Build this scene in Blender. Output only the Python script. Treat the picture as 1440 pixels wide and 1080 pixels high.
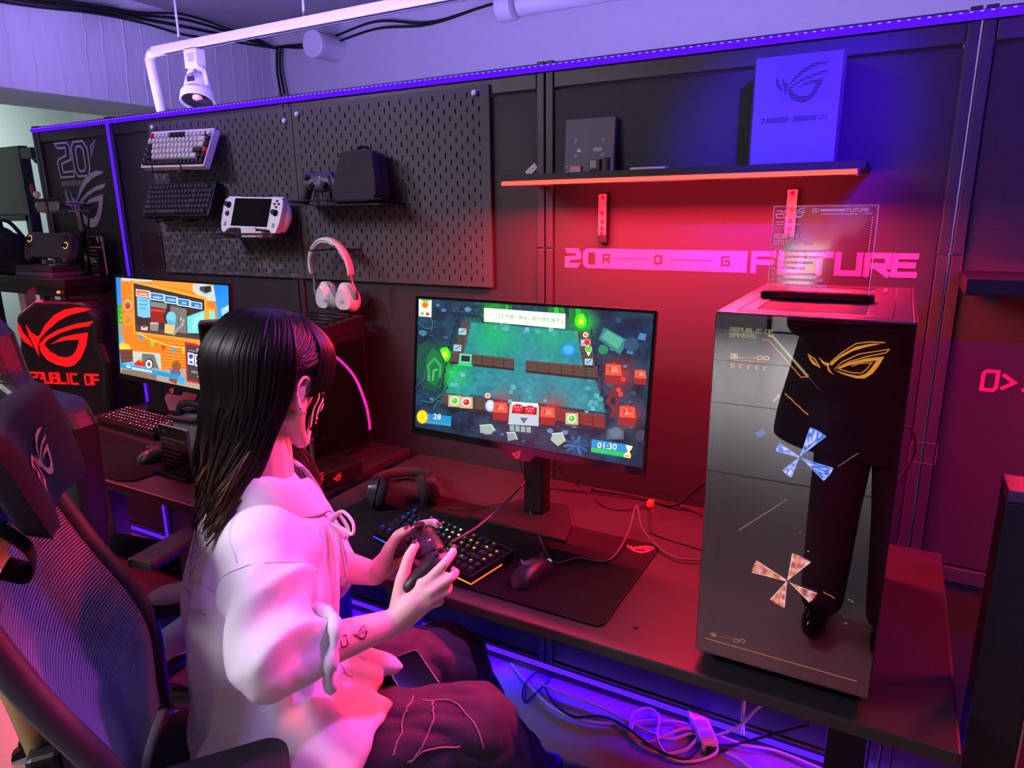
import bpy, math, random
import numpy as np
from mathutils import Vector, Matrix, noise
from mathutils.geometry import tessellate_polygon
random.seed(7); np.random.seed(7)
PI = math.pi
SC = bpy.context.scene
COL = SC.collection
for _o in list(bpy.data.objects): bpy.data.objects.remove(_o)

def lin(c):
    return tuple((x/255/12.92 if x/255 <= .04045 else ((x/255+.055)/1.055)**2.4) for x in c[:3])

# ---------------------------------------------------------------- camera
cam = bpy.data.cameras.new('camera'); cam.sensor_width = 36; cam.lens = 968.15/1440*36
cam.clip_start = .05; cam.clip_end = 60
camo = bpy.data.objects.new('camera', cam); COL.objects.link(camo)
camo.location = (1.05868, -1.79537, 1.48815); camo.rotation_euler = (1.32463, .01254, .50667)
SC.camera = camo
# ---------------------------------------------------------------- world, exposure
w = bpy.data.worlds.new('world'); SC.world = w; w.use_nodes = True
w.node_tree.nodes['Background'].inputs[0].default_value = (.35, .25, .6, 1)
w.node_tree.nodes['Background'].inputs[1].default_value = .02
vs = SC.view_settings
vs.view_transform = 'Standard'; vs.look = 'None'; vs.gamma = 1; vs.use_curve_mapping = False; vs.exposure = 0
SC.cycles.max_bounces = 6; SC.cycles.diffuse_bounces = 3; SC.cycles.glossy_bounces = 3
SC.cycles.transmission_bounces = 6; SC.cycles.transparent_max_bounces = 12
SC.cycles.sample_clamp_indirect = 4; SC.cycles.sample_clamp_direct = 0
SC.cycles.caustics_reflective = False; SC.cycles.caustics_refractive = False
SC.cycles.use_denoising = True
# ---------------------------------------------------------------- lights
def area(name, loc, size, col, power, direction, spread=180):
    l = bpy.data.lights.new(name, 'AREA'); l.shape = 'RECTANGLE'; l.size, l.size_y = size
    l.color = col; l.energy = power; l.spread = math.radians(spread)
    o = bpy.data.objects.new(name, l); COL.objects.link(o); o.location = loc
    d = Vector(direction); q = d.to_track_quat('-Z', 'Y')
    if abs(d.normalized().x) < .5 :   # keep the long side along x
        z = -d.normalized(); x = Vector((1, 0, 0)); x = (x - z*x.dot(z)).normalized(); y = z.cross(x)
        q = Matrix((x, y, z)).transposed().to_quaternion()
    o.rotation_mode = 'QUATERNION'; o.rotation_quaternion = q
    return o
def spot(name, loc, target, col, power, angle, blend=.4, radius=.04):
    l = bpy.data.lights.new(name, 'SPOT'); l.color = col; l.energy = power
    l.spot_size = math.radians(angle); l.spot_blend = blend; l.shadow_soft_size = radius
    o = bpy.data.objects.new(name, l); COL.objects.link(o); o.location = loc
    o.rotation_mode = 'QUATERNION'
    o.rotation_quaternion = (Vector(target)-Vector(loc)).to_track_quat('-Z', 'Y')
    return o
RED = (1, .02, .06); BLU = (.12, .03, 1); PUR = (.3, .05, 1); WHT = (1, .95, .9)
# LED strip under the floating shelf: washes wall and desk red
area('shelf_strip_light_down', (.55, -.185, 1.545), (.84, .012), RED, 68, (0, -.25, -1))
area('shelf_strip_light_wall', (.60, -.185, 1.547), (.72, .012), (1, .01, .04), 2.4, (0, 1, -.55))
# blue strip along the top of the panel wall
area('top_strip_light_up', (-.1, .04, 1.9), (4.4, .03), (.36, .26, 1), 98, (0, .5, 1))
area('top_strip_light_front', (-.1, -.03, 1.868), (4.4, .012), (.22, .05, 1), 5, (0, -.7, -.7))
# blue strip along the foot of the panel wall
area('foot_strip_light', (.35, -.02, .045), (3.0, .015), (.035, .0, 1), 14, (0, -1, -.45))
area('foot_strip_light_up', (1.2, -.02, .03), (2.0, .015), (.2, .08, 1), 2.0, (0, -.3, 1))
area('foot_strip_light_corner', (-1.5, -.02, .045), (.55, .015), (.6, .02, 1), 3, (0, -1, -.4))
# red lamp under the display counter and over the left station
area('counter_strip_light', (-2.25, -.1, 1.185), (.5, .02), RED, 7, (.1, .2, -1))
spot('station_red_lamp', (-2.3, -.5, 2.3), (-1.45, -.55, .5), (1, .02, .10), 210, 50, .6, .06)
area('counter_strip_light_front', (-2.35, -.225, 1.155), (.6, .015), (1, .015, .09), 34, (.35, -.7, -1), 100)
area('far_shelf_strip_light', (1.72, -.19, 1.315), (.7, .012), RED, 60, (-.25, -.25, -1))
# blue flood lamp on the ceiling towards the shelf and the wall at its far end
spot('blue_flood_lamp', (1.6, -2.05, 2.45), (.84, -.1, 1.68), (.05, .0, 1), 1100, 15, .8, .05)
spot('violet_wall_lamp', (2.0, -2.05, 2.45), (1.45, 0, 1.3), (.14, .0, .9), 210, 50, .8, .05)
# added pink fill above the desk, for mixed strip light on player and hands
spot('pink_fill_spot', (1.0, -.30, 2.35), (.28, -.92, .95), (.85, .12, 1), 110, 34, .7, .05)
spot('violet_stage_lamp', (-.3, -2.9, 2.5), (.1, -1.1, .9), (.42, .16, 1), 40, 38, .8, .08)
# white hall lighting behind the photographer
area('hall_light', (-.4, -5.9, 2.55), (6.0, 3.2), (1, .98, .90), 380, (0, -.05, -1), 90)
area('white_shirt_fill', (-.85, -2.35, 2.6), (1.1, .5), (1, .93, 1.0), 27, (.42, .62, -1), 95)  # added soft fill above and behind the player, whitens the shirt
spot('lavender_track_lamp', (-1.75, -1.6, 2.5), (-.9, 0, 1.52), (.78, .60, 1), 75, 52, .7, .03)
area('far_hall_light', (-4.1, .2, 2.0), (1.0, 1.0), (.8, 1, .93), 26, (-1, .05, -.1), 120)

# ---------------------------------------------------------------- materials
MATS = {}
def mat(name, col, rough=.5, metal=0., bump=0., bscale=60., var=.12, spec=.5, trans=0., emit=None, estr=0., coat=0., stretch=None, sheen=0., alpha=1., ior=1.45, subsurf=0., detail=3.):
    if name in MATS: return MATS[name]
    m = bpy.data.materials.new(name); m.use_nodes = True; MATS[name] = m
    nt = m.node_tree; b = nt.nodes['Principled BSDF']; N = nt.nodes.new; L = nt.links.new
    c = lin(col)
    b.inputs['Roughness'].default_value = rough; b.inputs['Metallic'].default_value = metal
    b.inputs['Specular IOR Level'].default_value = spec; b.inputs['IOR'].default_value = ior
    b.inputs['Transmission Weight'].default_value = trans; b.inputs['Coat Weight'].default_value = coat
    b.inputs['Sheen Weight'].default_value = sheen; b.inputs['Alpha'].default_value = alpha
    b.inputs['Subsurface Weight'].default_value = subsurf
    if subsurf: b.inputs['Subsurface Radius'].default_value = (.01, .004, .002)
    tc = N('ShaderNodeTexCoord'); mp = N('ShaderNodeMapping'); L(tc.outputs['Object'], mp.inputs[0])
    if stretch: mp.inputs['Scale'].default_value = stretch
    nz = N('ShaderNodeTexNoise'); nz.inputs['Scale'].default_value = bscale; nz.inputs['Detail'].default_value = detail
    L(mp.outputs[0], nz.inputs['Vector'])
    if var > 0:
        mx = N('ShaderNodeMix'); mx.data_type = 'RGBA'
        L(nz.outputs['Fac'], mx.inputs['Factor'])
        mx.inputs['A'].default_value = tuple(x*(1-var) for x in c)+(1,); mx.inputs['B'].default_value = tuple(min(1, x*(1+var)) for x in c)+(1,)
        L(mx.outputs['Result'], b.inputs['Base Color'])
    else: b.inputs['Base Color'].default_value = c+(1,)
    if bump > 0:
        bp = N('ShaderNodeBump'); bp.inputs['Strength'].default_value = bump; bp.inputs['Distance'].default_value = .004
        L(nz.outputs['Fac'], bp.inputs['Height']); L(bp.outputs[0], b.inputs['Normal'])
    if emit:
        b.inputs['Emission Color'].default_value = lin(emit)+(1,); b.inputs['Emission Strength'].default_value = estr
    return m
def emat(name, col, s):          # something that gives off light itself
    if name in MATS: return MATS[name]
    m = bpy.data.materials.new(name); m.use_nodes = True; MATS[name] = m
    nt = m.node_tree; nt.nodes.remove(nt.nodes['Principled BSDF'])
    e = nt.nodes.new('ShaderNodeEmission'); e.inputs[0].default_value = tuple(col)+(1,); e.inputs[1].default_value = s
    nt.links.new(e.outputs[0], nt.nodes['Material Output'].inputs[0]); return m
def attrmat(name, s=1.0, add=False, lit=False):     # picture on a screen or print: colour kept in the mesh
    if name in MATS: return MATS[name]
    m = bpy.data.materials.new(name); m.use_nodes = True; MATS[name] = m
    nt = m.node_tree; b = nt.nodes['Principled BSDF']
    a = nt.nodes.new('ShaderNodeAttribute'); a.attribute_name = 'Col'
    b.inputs['Roughness'].default_value = .35
    if lit:
        nt.links.new(a.outputs['Color'], b.inputs['Base Color']); return m
    b.inputs['Base Color'].default_value = (.01, .01, .01, 1)
    nt.links.new(a.outputs['Color'], b.inputs['Emission Color']); b.inputs['Emission Strength'].default_value = s
    b.inputs['Specular IOR Level'].default_value = .3
    if add:
        e = nt.nodes.new('ShaderNodeEmission'); nt.links.new(a.outputs['Color'], e.inputs[0]); e.inputs[1].default_value = s
        t = nt.nodes.new('ShaderNodeBsdfTransparent'); ad = nt.nodes.new('ShaderNodeAddShader')
        nt.links.new(e.outputs[0], ad.inputs[0]); nt.links.new(t.outputs[0], ad.inputs[1])
        nt.nodes.remove(b); nt.links.new(ad.outputs[0], nt.nodes['Material Output'].inputs[0])
    return m
def glassmat(name, tint=(235, 235, 240), refl=.06, rough=.0, glossy=(1, 1, 1), body=None):     # thin sheet: see-through with a reflecting face
    if name in MATS: return MATS[name]
    m = bpy.data.materials.new(name); m.use_nodes = True; MATS[name] = m
    nt = m.node_tree; nt.nodes.remove(nt.nodes['Principled BSDF']); N = nt.nodes.new; L = nt.links.new
    t = N('ShaderNodeBsdfTransparent'); t.inputs[0].default_value = lin(tint)+(1,)
    g = N('ShaderNodeBsdfGlossy'); g.inputs['Roughness'].default_value = rough; g.inputs[0].default_value = glossy+(1,)
    fr = N('ShaderNodeFresnel'); fr.inputs[0].default_value = 1.45
    mr = N('ShaderNodeMath'); mr.operation = 'ADD'; mr.inputs[1].default_value = refl; mr.use_clamp = True
    L(fr.outputs[0], mr.inputs[0])
    mx = N('ShaderNodeMixShader'); L(mr.outputs[0], mx.inputs[0]); L(t.outputs[0], mx.inputs[1]); L(g.outputs[0], mx.inputs[2])
    L(mx.outputs[0], nt.nodes['Material Output'].inputs[0]); return m

# ---------------------------------------------------------------- mesh builder
def catmull(P, n=8, closed=False):
    P = [Vector(p) for p in P]; out = []
    if len(P) < 3: return P
    m = len(P)
    for i in range(m if closed else m-1):
        a, b, c, d = (P[(i-1) % m], P[i], P[(i+1) % m], P[(i+2) % m]) if closed else (P[max(i-1, 0)], P[i], P[i+1], P[min(i+2, m-1)])
        for k in range(n):
            t = k/n
            out.append(.5*((2*b)+(-a+c)*t+(2*a-5*b+4*c-d)*t*t+(-a+3*b-3*c+d)*t**3))
    if not closed: out.append(P[-1])
    return out
class MB:
    def __init__(s): s.v = []; s.f = []; s.mi = []; s.c = []
    def add(s, v, f, mi=0, col=None):
        b = len(s.v); s.v += [tuple(x) for x in v]; s.f += [tuple(i+b for i in q) for q in f]; s.mi += [mi]*len(f)
        if col is not None: s.c += [col]*len(v)
        return s
    def box(s, c, d, rot=None, mi=0):
        x, y, z = d[0]/2, d[1]/2, d[2]/2
        v = [Vector((a*x, b*y, e*z)) for e in (-1, 1) for a, b in ((-1, -1), (1, -1), (1, 1), (-1, 1))]
        if rot is not None: v = [rot @ p for p in v]
        c = Vector(c); v = [p+c for p in v]
        return s.add(v, [(3, 2, 1, 0), (4, 5, 6, 7), (0, 1, 5, 4), (1, 2, 6, 5), (2, 3, 7, 6), (3, 0, 4, 7)], mi)
    def b2(s, x0, x1, y0, y1, z0, z1, mi=0):
        return s.box(((x0+x1)/2, (y0+y1)/2, (z0+z1)/2), (x1-x0, y1-y0, z1-z0), None, mi)
    def tube(s, P, r, n=8, mi=0, flat=1., up=None, cap=True):
        P = [Vector(p) for p in P]; k = len(P); R = r if isinstance(r, (list, tuple)) else [r]*k
        t = [(P[min(i+1, k-1)]-P[max(i-1, 0)]).normalized() for i in range(k)]
        u = Vector(up) if up else (Vector((0, 0, 1)) if abs(t[0].z) < .9 else Vector((1, 0, 0)))
        u = (u-t[0]*u.dot(t[0])).normalized(); V = []; F = []
        for i in range(k):
            if i: u = (u-t[i]*u.dot(t[i])); u = u.normalized() if u.length > 1e-6 else t[i].orthogonal().normalized()
            w_ = t[i].cross(u)
            for j in range(n):
                a = 2*PI*j/n; V.append(P[i]+(u*math.cos(a)*flat+w_*math.sin(a))*R[i])
        for i in range(k-1):
            for j in range(n):
                a, b = i*n+j, i*n+(j+1) % n; F.append((a, b, b+n, a+n))
        if cap: F.append(tuple(range(n-1, -1, -1))); F.append(tuple(range((k-1)*n, k*n)))
        return s.add(V, F, mi)
    def cyl(s, a, b, r, n=16, mi=0, r2=None):
        return s.tube([a, b], [r, r if r2 is None else r2], n, mi)
    def lathe(s, prof, c=(0, 0, 0), n=24, M=None, mi=0):
        V = []; F = []; k = len(prof)
        for r, z in prof:
            for j in range(n):
                a = 2*PI*j/n; V.append(Vector((r*math.cos(a), r*math.sin(a), z)))
        if M is not None: V = [M @ v for v in V]
        V = [v+Vector(c) for v in V]
        for i in range(k-1):
            for j in range(n):
                a, b = i*n+j, i*n+(j+1) % n; F.append((a, b, b+n, a+n))
        F.append(tuple(range(n-1, -1, -1))); F.append(tuple(range((k-1)*n, k*n)))
        return s.add(V, F, mi)
    def ell(s, c, r, M=None, n=16, m=10, mi=0):
        V = [Vector((0, 0, -r[2]))]; F = []
        for i in range(1, m):
            ph = -PI/2+PI*i/m
            for j in range(n):
                a = 2*PI*j/n; V.append(Vector((r[0]*math.cos(ph)*math.cos(a), r[1]*math.cos(ph)*math.sin(a), r[2]*math.sin(ph))))
        V.append(Vector((0, 0, r[2])))
        for j in range(n): F.append((0, 1+(j+1) % n, 1+j))
        for i in range(m-2):
            for j in range(n):
                a, b = 1+i*n+j, 1+i*n+(j+1) % n; F.append((a, b, b+n, a+n))
        e = len(V)-1
        for j in range(n): F.append((1+(m-2)*n+j, 1+(m-2)*n+(j+1) % n, e))
        if M is not None: V = [M @ v for v in V]
        return s.add([v+Vector(c) for v in V], F, mi)
    def prism(s, poly, o, u, v, d, mi=0):        # polygon in the u,v plane at o, extruded by the vector d
        o, u, v, d = Vector(o), Vector(u), Vector(v), Vector(d)
        p = [o+u*a+v*b for a, b in poly]; n = len(p)
        tr = tessellate_polygon([[Vector((a, b, 0)) for a, b in poly]])
        V = p+[q+d for q in p]; F = [tuple(t) for t in tr]+[tuple(i+n for i in reversed(t)) for t in tr]
        F += [(i, (i+1) % n, (i+1) % n+n, i+n) for i in range(n)]
        return s.add(V, F, mi)
    def flat(s, poly, o, u, v, mi=0, col=None):
        o, u, v = Vector(o), Vector(u), Vector(v)
        tr = tessellate_polygon([[Vector((a, b, 0)) for a, b in poly]])
        return s.add([o+u*a+v*b for a, b in poly], [tuple(t) for t in tr], mi, col)
    def mesh(s, name, mats=None, smooth=False):
        me = bpy.data.meshes.new(name); me.from_pydata(s.v, [], s.f)
        for m in (mats if isinstance(mats, (list, tuple)) else [mats] if mats else []): me.materials.append(m)
        if any(s.mi): me.polygons.foreach_set('material_index', s.mi)
        if s.c:
            a = me.color_attributes.new('Col', 'FLOAT_COLOR', 'POINT')
            a.data.foreach_set('color', np.array([tuple(c)+(1,) for c in s.c], dtype=np.float32).ravel())
        if smooth: me.polygons.foreach_set('use_smooth', [True]*len(me.polygons))
        me.update(); return me
    def build(s, name, mats=None, parent=None, smooth=False, bevel=0, seg=2, fix=True, auto=None):
        me = s.mesh(name, mats, smooth)
        if fix:
            import bmesh
            bm = bmesh.new(); bm.from_mesh(me); bmesh.ops.recalc_face_normals(bm, faces=bm.faces); bm.to_mesh(me); bm.free()
        o = bpy.data.objects.new(name, me); COL.objects.link(o)
        if parent: o.parent = parent
        if auto is not None:
            try: me.set_sharp_from_angle(angle=math.radians(auto))
            except Exception: pass
        if bevel:
            md = o.modifiers.new('bevel', 'BEVEL'); md.width = bevel; md.segments = seg; md.limit_method = 'ANGLE'; md.angle_limit = math.radians(35)
        return o
def tag(o, label=None, cat=None, group=None, kind=None):
    if label: o['label'] = label
    if cat: o['category'] = cat
    if group: o['group'] = group
    if kind: o['kind'] = kind
    return o
def thing(name, label, cat, loc=(0, 0, 0), rz=0., group=None, rot=None):
    o = bpy.data.objects.new(name, None); COL.objects.link(o); o.location = loc
    o.rotation_euler = rot if rot else (0, 0, rz); o.empty_display_size = .05
    return tag(o, label, cat, group)
def S(o): o['kind'] = 'structure'; return o
def stuff(o): o['kind'] = 'stuff'; return o

# ---------------------------------------------------------------- lettering
G = {
 'A': [[(0, 0), (0, 5), (1, 6), (4, 6), (4, 0)], [(0, 2.4), (4, 2.4)]], 'B': [[(0, 0), (0, 6), (3.6, 6), (3.6, 3.2), (0, 3.2)], [(3.6, 3.2), (4, 2.8), (4, 0), (0, 0)]],
 'C': [[(4, 6), (0, 6), (0, 0), (4, 0)]], 'D': [[(0, 0), (0, 6), (3, 6), (4, 5), (4, 0), (0, 0)]], 'E': [[(4, 6), (0, 6), (0, 0), (4, 0)], [(0, 3.1), (3.6, 3.1)]],
 'F': [[(4, 6), (0, 6), (0, 0)], [(0, 3), (3.6, 3)]], 'G': [[(4, 6), (0, 6), (0, 0), (4, 0), (4, 3), (2, 3)]], 'I': [[(2, 0), (2, 6)]],
 'L': [[(0, 6), (0, 0), (4, 0)]], 'M': [[(0, 0), (0, 6), (2, 3.4), (4, 6), (4, 0)]], 'N': [[(0, 0), (0, 6), (4, 0), (4, 6)]],
 'O': [[(.8, 6), (4, 6), (4, .8), (3.2, 0), (0, 0), (0, 5.2), (.8, 6)]], 'P': [[(0, 0), (0, 6), (4, 6), (4, 2.6), (0, 2.6)]],
 'R': [[(0, 0), (0, 6), (4, 6), (4, 2.6), (0, 2.6)], [(1.8, 2.6), (4, 0)]], 'S': [[(4, 6), (0, 6), (0, 3.1), (4, 3.1), (4, 0), (0, 0)]],
 'T': [[(0, 6), (4, 6)], [(2, 6), (2, 0)]], 'U': [[(0, 6), (0, 0), (4, 0), (4, 6)]], 'V': [[(0, 6), (2, 0), (4, 6)]], 'Y': [[(0, 6), (2, 3), (4, 6)], [(2, 3), (2, 0)]],
 '0': [[(.8, 6), (4, 6), (4, .8), (3.2, 0), (0, 0), (0, 5.2), (.8, 6)]], '1': [[(.8, 5), (2, 6), (2, 0)]], '2': [[(0, 6), (4, 6), (4, 3.1), (0, 3.1), (0, 0), (4, 0)]],
 '6': [[(4, 6), (0, 6), (0, 0), (4, 0), (4, 3.1), (0, 3.1)]], '>': [[(0, 5), (3, 3), (0, 1)]], '-': [[(0, 3), (4, 3)]], ' ': [],
}
def ribbon(P, w, closed=False):       # mitred flat strokes in 2D -> list of quads
    P = [Vector((a, b)) for a, b in P]
    if closed or (P[0]-P[-1]).length < 1e-6: P = P[:-1] if (P[0]-P[-1]).length < 1e-6 else P; closed = True
    n = len(P); Ls = []
    for i in range(n):
        a = P[i-1] if (i or closed) else None; b = P[(i+1) % n] if (i < n-1 or closed) else None
        d1 = (P[i]-a).normalized() if a is not None else None; d2 = (b-P[i]).normalized() if b is not None else None
        d1 = d1 or d2; d2 = d2 or d1
        n1, n2 = Vector((-d1.y, d1.x)), Vector((-d2.y, d2.x)); m = n1+n2
        m = m.normalized() if m.length > 1e-4 else n1
        k = min(2.2, 1/max(.35, m.dot(n1))); ext = Vector((0, 0))
        if a is None: ext = -d2*w/2
        if b is None: ext = d1*w/2
        Ls.append((P[i]+m*k*w/2+ext, P[i]-m*k*w/2+ext))
    q = []
    for i in range(n if closed else n-1):
        a, b = Ls[i], Ls[(i+1) % n]; q.append([tuple(a[0]), tuple(b[0]), tuple(b[1]), tuple(a[1])])
    return q
def letters(t, h, ww, th, gap=None):   # block letters: quads in a u,v plane, origin bottom left
    gap = ww*.38 if gap is None else gap; x = 0; out = []
    for ch in t:
        k = .5 if ch in '1I' else 1
        for st in G.get(ch, []):
            out += ribbon([(x+(a-(2 if ch in 'I' else 0)+(1 if ch == 'I' else 0))/4*ww, b/6*h) for a, b in st], th)
        x += ww*(k if ch != ' ' else .6)+gap
    return out, x-gap
EYE = [  # the brand eye on these things, three filled shapes, unit width
 [(715, 100), (640, 93), (570, 105), (510, 133), (450, 182), (405, 240), (385, 243), (360, 225), (338, 188), (350, 250), (362, 285), (380, 345), (384, 295), (402, 258), (450, 215), (520, 165), (590, 132), (680, 112)],
 [(395, 285), (440, 245), (520, 205), (620, 175), (718, 160), (690, 185), (600, 200), (520, 225), (450, 258), (420, 285), (445, 320), (490, 345), (535, 350), (575, 335), (605, 300), (625, 255), (560, 258), (500, 270), (460, 283), (530, 245), (600, 230), (678, 218), (655, 285), (615, 350), (570, 388), (530, 398), (475, 388), (425, 365), (398, 325)],
 [(287, 200), (300, 180), (312, 225), (340, 262), (355, 300), (312, 272), (292, 236)]]
EYE = [[((a-287)/431, (400-b)/431) for a, b in p] for p in EYE]
def eye(mb, o, u, v, s, mi=0, col=None, d=None):
    o, u, v = Vector(o), Vector(u), Vector(v)
    for p in EYE:
        if d is None: mb.flat(p, o, u*s, v*s, mi, col)
        else: mb.prism(p, o, u*s, v*s, d, mi)
def put_letters(mb, t, o, u, v, h, ww, th, gap=None, mi=0, col=None, d=None):
    q, L_ = letters(t, h, ww, th, gap)
    o = Vector(o); nn = Vector(u).cross(Vector(v))
    for i, k in enumerate(q):
        if d is None: mb.flat(k, o+nn*(i % 7)*2e-5, u, v, mi, col)
        else: mb.prism(k, o+nn*(i % 7)*2e-5, u, v, d, mi)
    return L_
def strokes(mb, pts, w_, o, u, v, mi=0, col=None, closed=False, d=None):
    for q in ribbon(pts, w_, closed):
        if d is None: mb.flat(q, o, u, v, mi, col)
        else: mb.prism(q, o, u, v, d, mi)
def circ(cx, cy, r, n=16, ry=None, a0=0., a1=2*PI):
    return [(cx+r*math.cos(a0+(a1-a0)*i/n), cy+(ry or r)*math.sin(a0+(a1-a0)*i/n)) for i in range(n)]
def typeset(mb, body, size, o, u, v, mi=0, col=None, shear=0.):      # words in Blender's own typeface, turned into mesh
    cu = bpy.data.curves.new('t', 'FONT'); cu.body = body; cu.size = size; cu.shear = shear; cu.resolution_u = 2
    ob = bpy.data.objects.new('t', cu); COL.objects.link(ob)
    dg = bpy.context.evaluated_depsgraph_get(); me = ob.evaluated_get(dg).to_mesh()
    o, u, v = Vector(o), Vector(u), Vector(v)
    V = [o+u*p.co.x+v*p.co.y for p in me.vertices]; F = [tuple(q.vertices) for q in me.polygons]
    wd = max([p.co.x for p in me.vertices] or [0])
    if V: mb.add(V, F, mi, col)
    ob.evaluated_get(dg).to_mesh_clear(); bpy.data.objects.remove(ob); bpy.data.curves.remove(cu)
    return wd
X, Y, Z = Vector((1, 0, 0)), Vector((0, 1, 0)), Vector((0, 0, 1))
# ================================================================ setting
M_panel = mat('charcoal panel', (50, 46, 50), .55, bump=.15, bscale=420, var=.08, spec=.35)
M_post = mat('dark anodised frame', (62, 58, 66), .42, metal=.3, var=.06, bscale=30)
M_white = mat('white paint', (205, 203, 208), .7, bump=.25, bscale=18, var=.05)
M_conc = mat('painted concrete', (200, 198, 204), .75, bump=.9, bscale=9, var=.1, stretch=(1, 3.2, .35), detail=6)
M_ceil = mat('rough concrete ceiling', (150, 145, 150), .85, bump=.8, bscale=7, var=.2, detail=6)
M_floor = mat('grey epoxy floor', (136, 134, 140), .32, bump=.06, bscale=35, var=.12, detail=5)
M_blk = mat('black plastic', (17, 16, 19), .42, var=.1)
M_blkm = mat('matte black metal', (24, 23, 27), .48, metal=.2, var=.08, bump=.08, bscale=300)
M_gloss = mat('gloss black', (10, 10, 12), .12, var=.0)
M_rub = mat('black rubber', (15, 14, 16), .7, var=.05)
M_wht = mat('white plastic', (222, 220, 226), .35, var=.03)
M_steel = mat('brushed steel', (170, 170, 175), .3, metal=1, var=.1)
M_pwhite = mat('white decal', (205, 198, 212), .6, var=.02)
E_top = emat('violet strip glow', (.10, .006, 1), 1.15)
E_foot = emat('blue strip glow', (.11, .012, 1), 1.2)
E_red = emat('red strip glow', (1, .06, .045), 3.0)
E_spk = emat('strip bulbs', (.55, .45, 1), 1.0)

f = MB(); f.b2(-5.2, 4.2, -8.5, 1.83, -.1, 0); S(f.build('floor', M_floor))
j = MB()
for yy in (-6.6, -5.0, -3.5): j.b2(-5.2, 4.2, yy-.008, yy+.008, 0, .002)
S(j.build('trim_3', mat('dark floor joint', (60, 58, 62), .6)))
f = MB(); f.b2(-5.2, 4.2, -8.5, 1.83, 2.64, 2.74); S(f.build('ceiling', M_ceil))
f = MB(); f.b2(-5.2, 4.2, 1.83, 1.93, 0, 2.64); S(f.build('wall_rear', M_white))
f = MB(); f.b2(-5.3, -5.2, -8.5, 1.93, 0, 2.64); S(f.build('wall_left', mat('pale wall', (205, 215, 212), .7, bump=.1)))
f = MB(); f.b2(4.2, 4.3, -8.5, 1.93, 0, 2.64); S(f.build('wall_right', mat('grey hall wall', (120, 118, 124), .7)))
t = S(thing('added_glow_door', None, None, (.22, -8.5, 0))); a = MB(); a.b2(-.40, .25, 0, .02, .34, 1.05); a.build('bright_pane', emat('added door pane glow', (1, .96, .85), 4), t); a = MB(); a.b2(-.45, .45, 0.001, .018, .02, .34); a.b2(-.45, .45, .001, .018, 1.05, 2.1); a.build('door_leaf', M_white, t)  # added unseen door; its glowing pane gives the acrylic sign a highlight
a = MB()
for q in ((-.5, -.45, 0, 2.15), (.45, .5, 0, 2.15), (-.45, .45, 2.1, 2.15), (-.45, .45, .0, .02), (-.02, .02, .02, 2.1)): a.b2(q[0], q[1], 0, .05, q[2], q[3])
a.build('frame', M_blkm, t)
f = MB(); f.b2(-5.3, 4.3, -8.6, -8.5, 0, 2.64); S(f.build('wall_front', mat('grey hall wall', (120, 118, 124), .7)))
# concrete beam with rough formwork ridges
f = MB(); f.b2(-3.38, -2.8, -8.5, 1.83, 2.097, 2.64); bm_ = S(f.build('concrete_beam', M_conc))
rg = MB()
for yy in np.arange(-.05, 1.8, .118):
    yy += random.uniform(-.02, .02); n = 12; P = []
    for k in range(n+1): P.append((-2.8+.001, yy+random.uniform(-.006, .006)+.02*k/n, 2.1+.53*k/n))
    rg.tube(P, [random.uniform(.002, .011) for _ in P], 5)
stuff(rg.build('form_ridges', M_conc, bm_))

# panel wall of framed charcoal boards
wall = thing('wall_back', None, None); wall['kind'] = 'structure'
seams = [-1.79, -.809, .172, 1.153, 2.134, 3.115]
def panel(x0, x1):
    a = MB(); a.b2(x0, x1, 0, .03, .66, 1.803); a.build('panel', M_panel, wall, bevel=.002)
    a = MB(); a.b2(x0, x1, 0, .03, .045, .615); a.build('panel', M_panel, wall, bevel=.002)
    a = MB(); a.b2(x0, x1, -.006, .04, .619, .656); a.build('frame_rail', M_post, wall, bevel=.002)
    a = MB(); a.b2(x0, x1, -.006, .04, 1.807, 1.872); a.build('frame_rail', M_post, wall, bevel=.003)
    a = MB(); a.b2(x0, x1, -.006, .04, 0, .042); a.build('frame_rail', M_post, wall, bevel=.003)
panel(-2.303, seams[0]-.026)
for a_, b_ in zip(seams[:-1], seams[1:]): panel(a_+.026, b_-.026)
for sx in [-2.33]+seams:
    for q in ((-.0245, -.0025), (.0025, .0245)):
        for z0, z1 in ((0, 1.383), (1.386, 1.876)):
            a = MB(); a.b2(sx+q[0], sx+q[1], -.008, .042, z0, z1); a.build('frame_post', M_post, wall, bevel=.002)
a = MB()
for sx in (1.153,):
    for q in ((-.026, .028, .904, .9052), (-.026, .028, .954, .9552), (-.026, -.0248, .904, .955), (.0268, .028, .904, .955)): a.b2(sx+q[0], sx+q[1], -.0088, -.0083, q[2], q[3])
a.build('clear_tape', mat('clear tape', (120, 90, 110), .2), wall)

def strip(name, label, P, r, m, dots=None, cat='led strip'):
    t = thing(name, label, cat)
    a = MB(); a.tube(P, r, 8); a.build('glowing_tube', m, t, smooth=True)
    return t
t = strip('led_strip', 'violet glowing strip along the top edge of the dark panel wall', [(-2.335, -.016, 1.857), (3.1, -.016, 1.857)], .0088, E_top)
a = MB(); a.b2(-2.335, 3.1, -.013, -.0085, 1.848, 1.867); a.build('channel', M_post, t)
a = MB()
for k in range(300):
    xx = -2.33+k*.0181; a.b2(xx, xx+.006, -.0258, -.0245, 1.861, 1.8625)
stuff(a.build('bulb_glints', E_spk, t))
strip('led_strip', 'blue glowing strip along the foot of the wall under the desks', [(-2.3, -.016, .024), (3.1, -.016, .024)], .008, E_foot)
strip('led_strip', 'blue strip running down the panel seam beside the anniversary board', [(-1.785, -.016, 1.85), (-1.785, -.016, .03)], .0055, E_foot)

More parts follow.
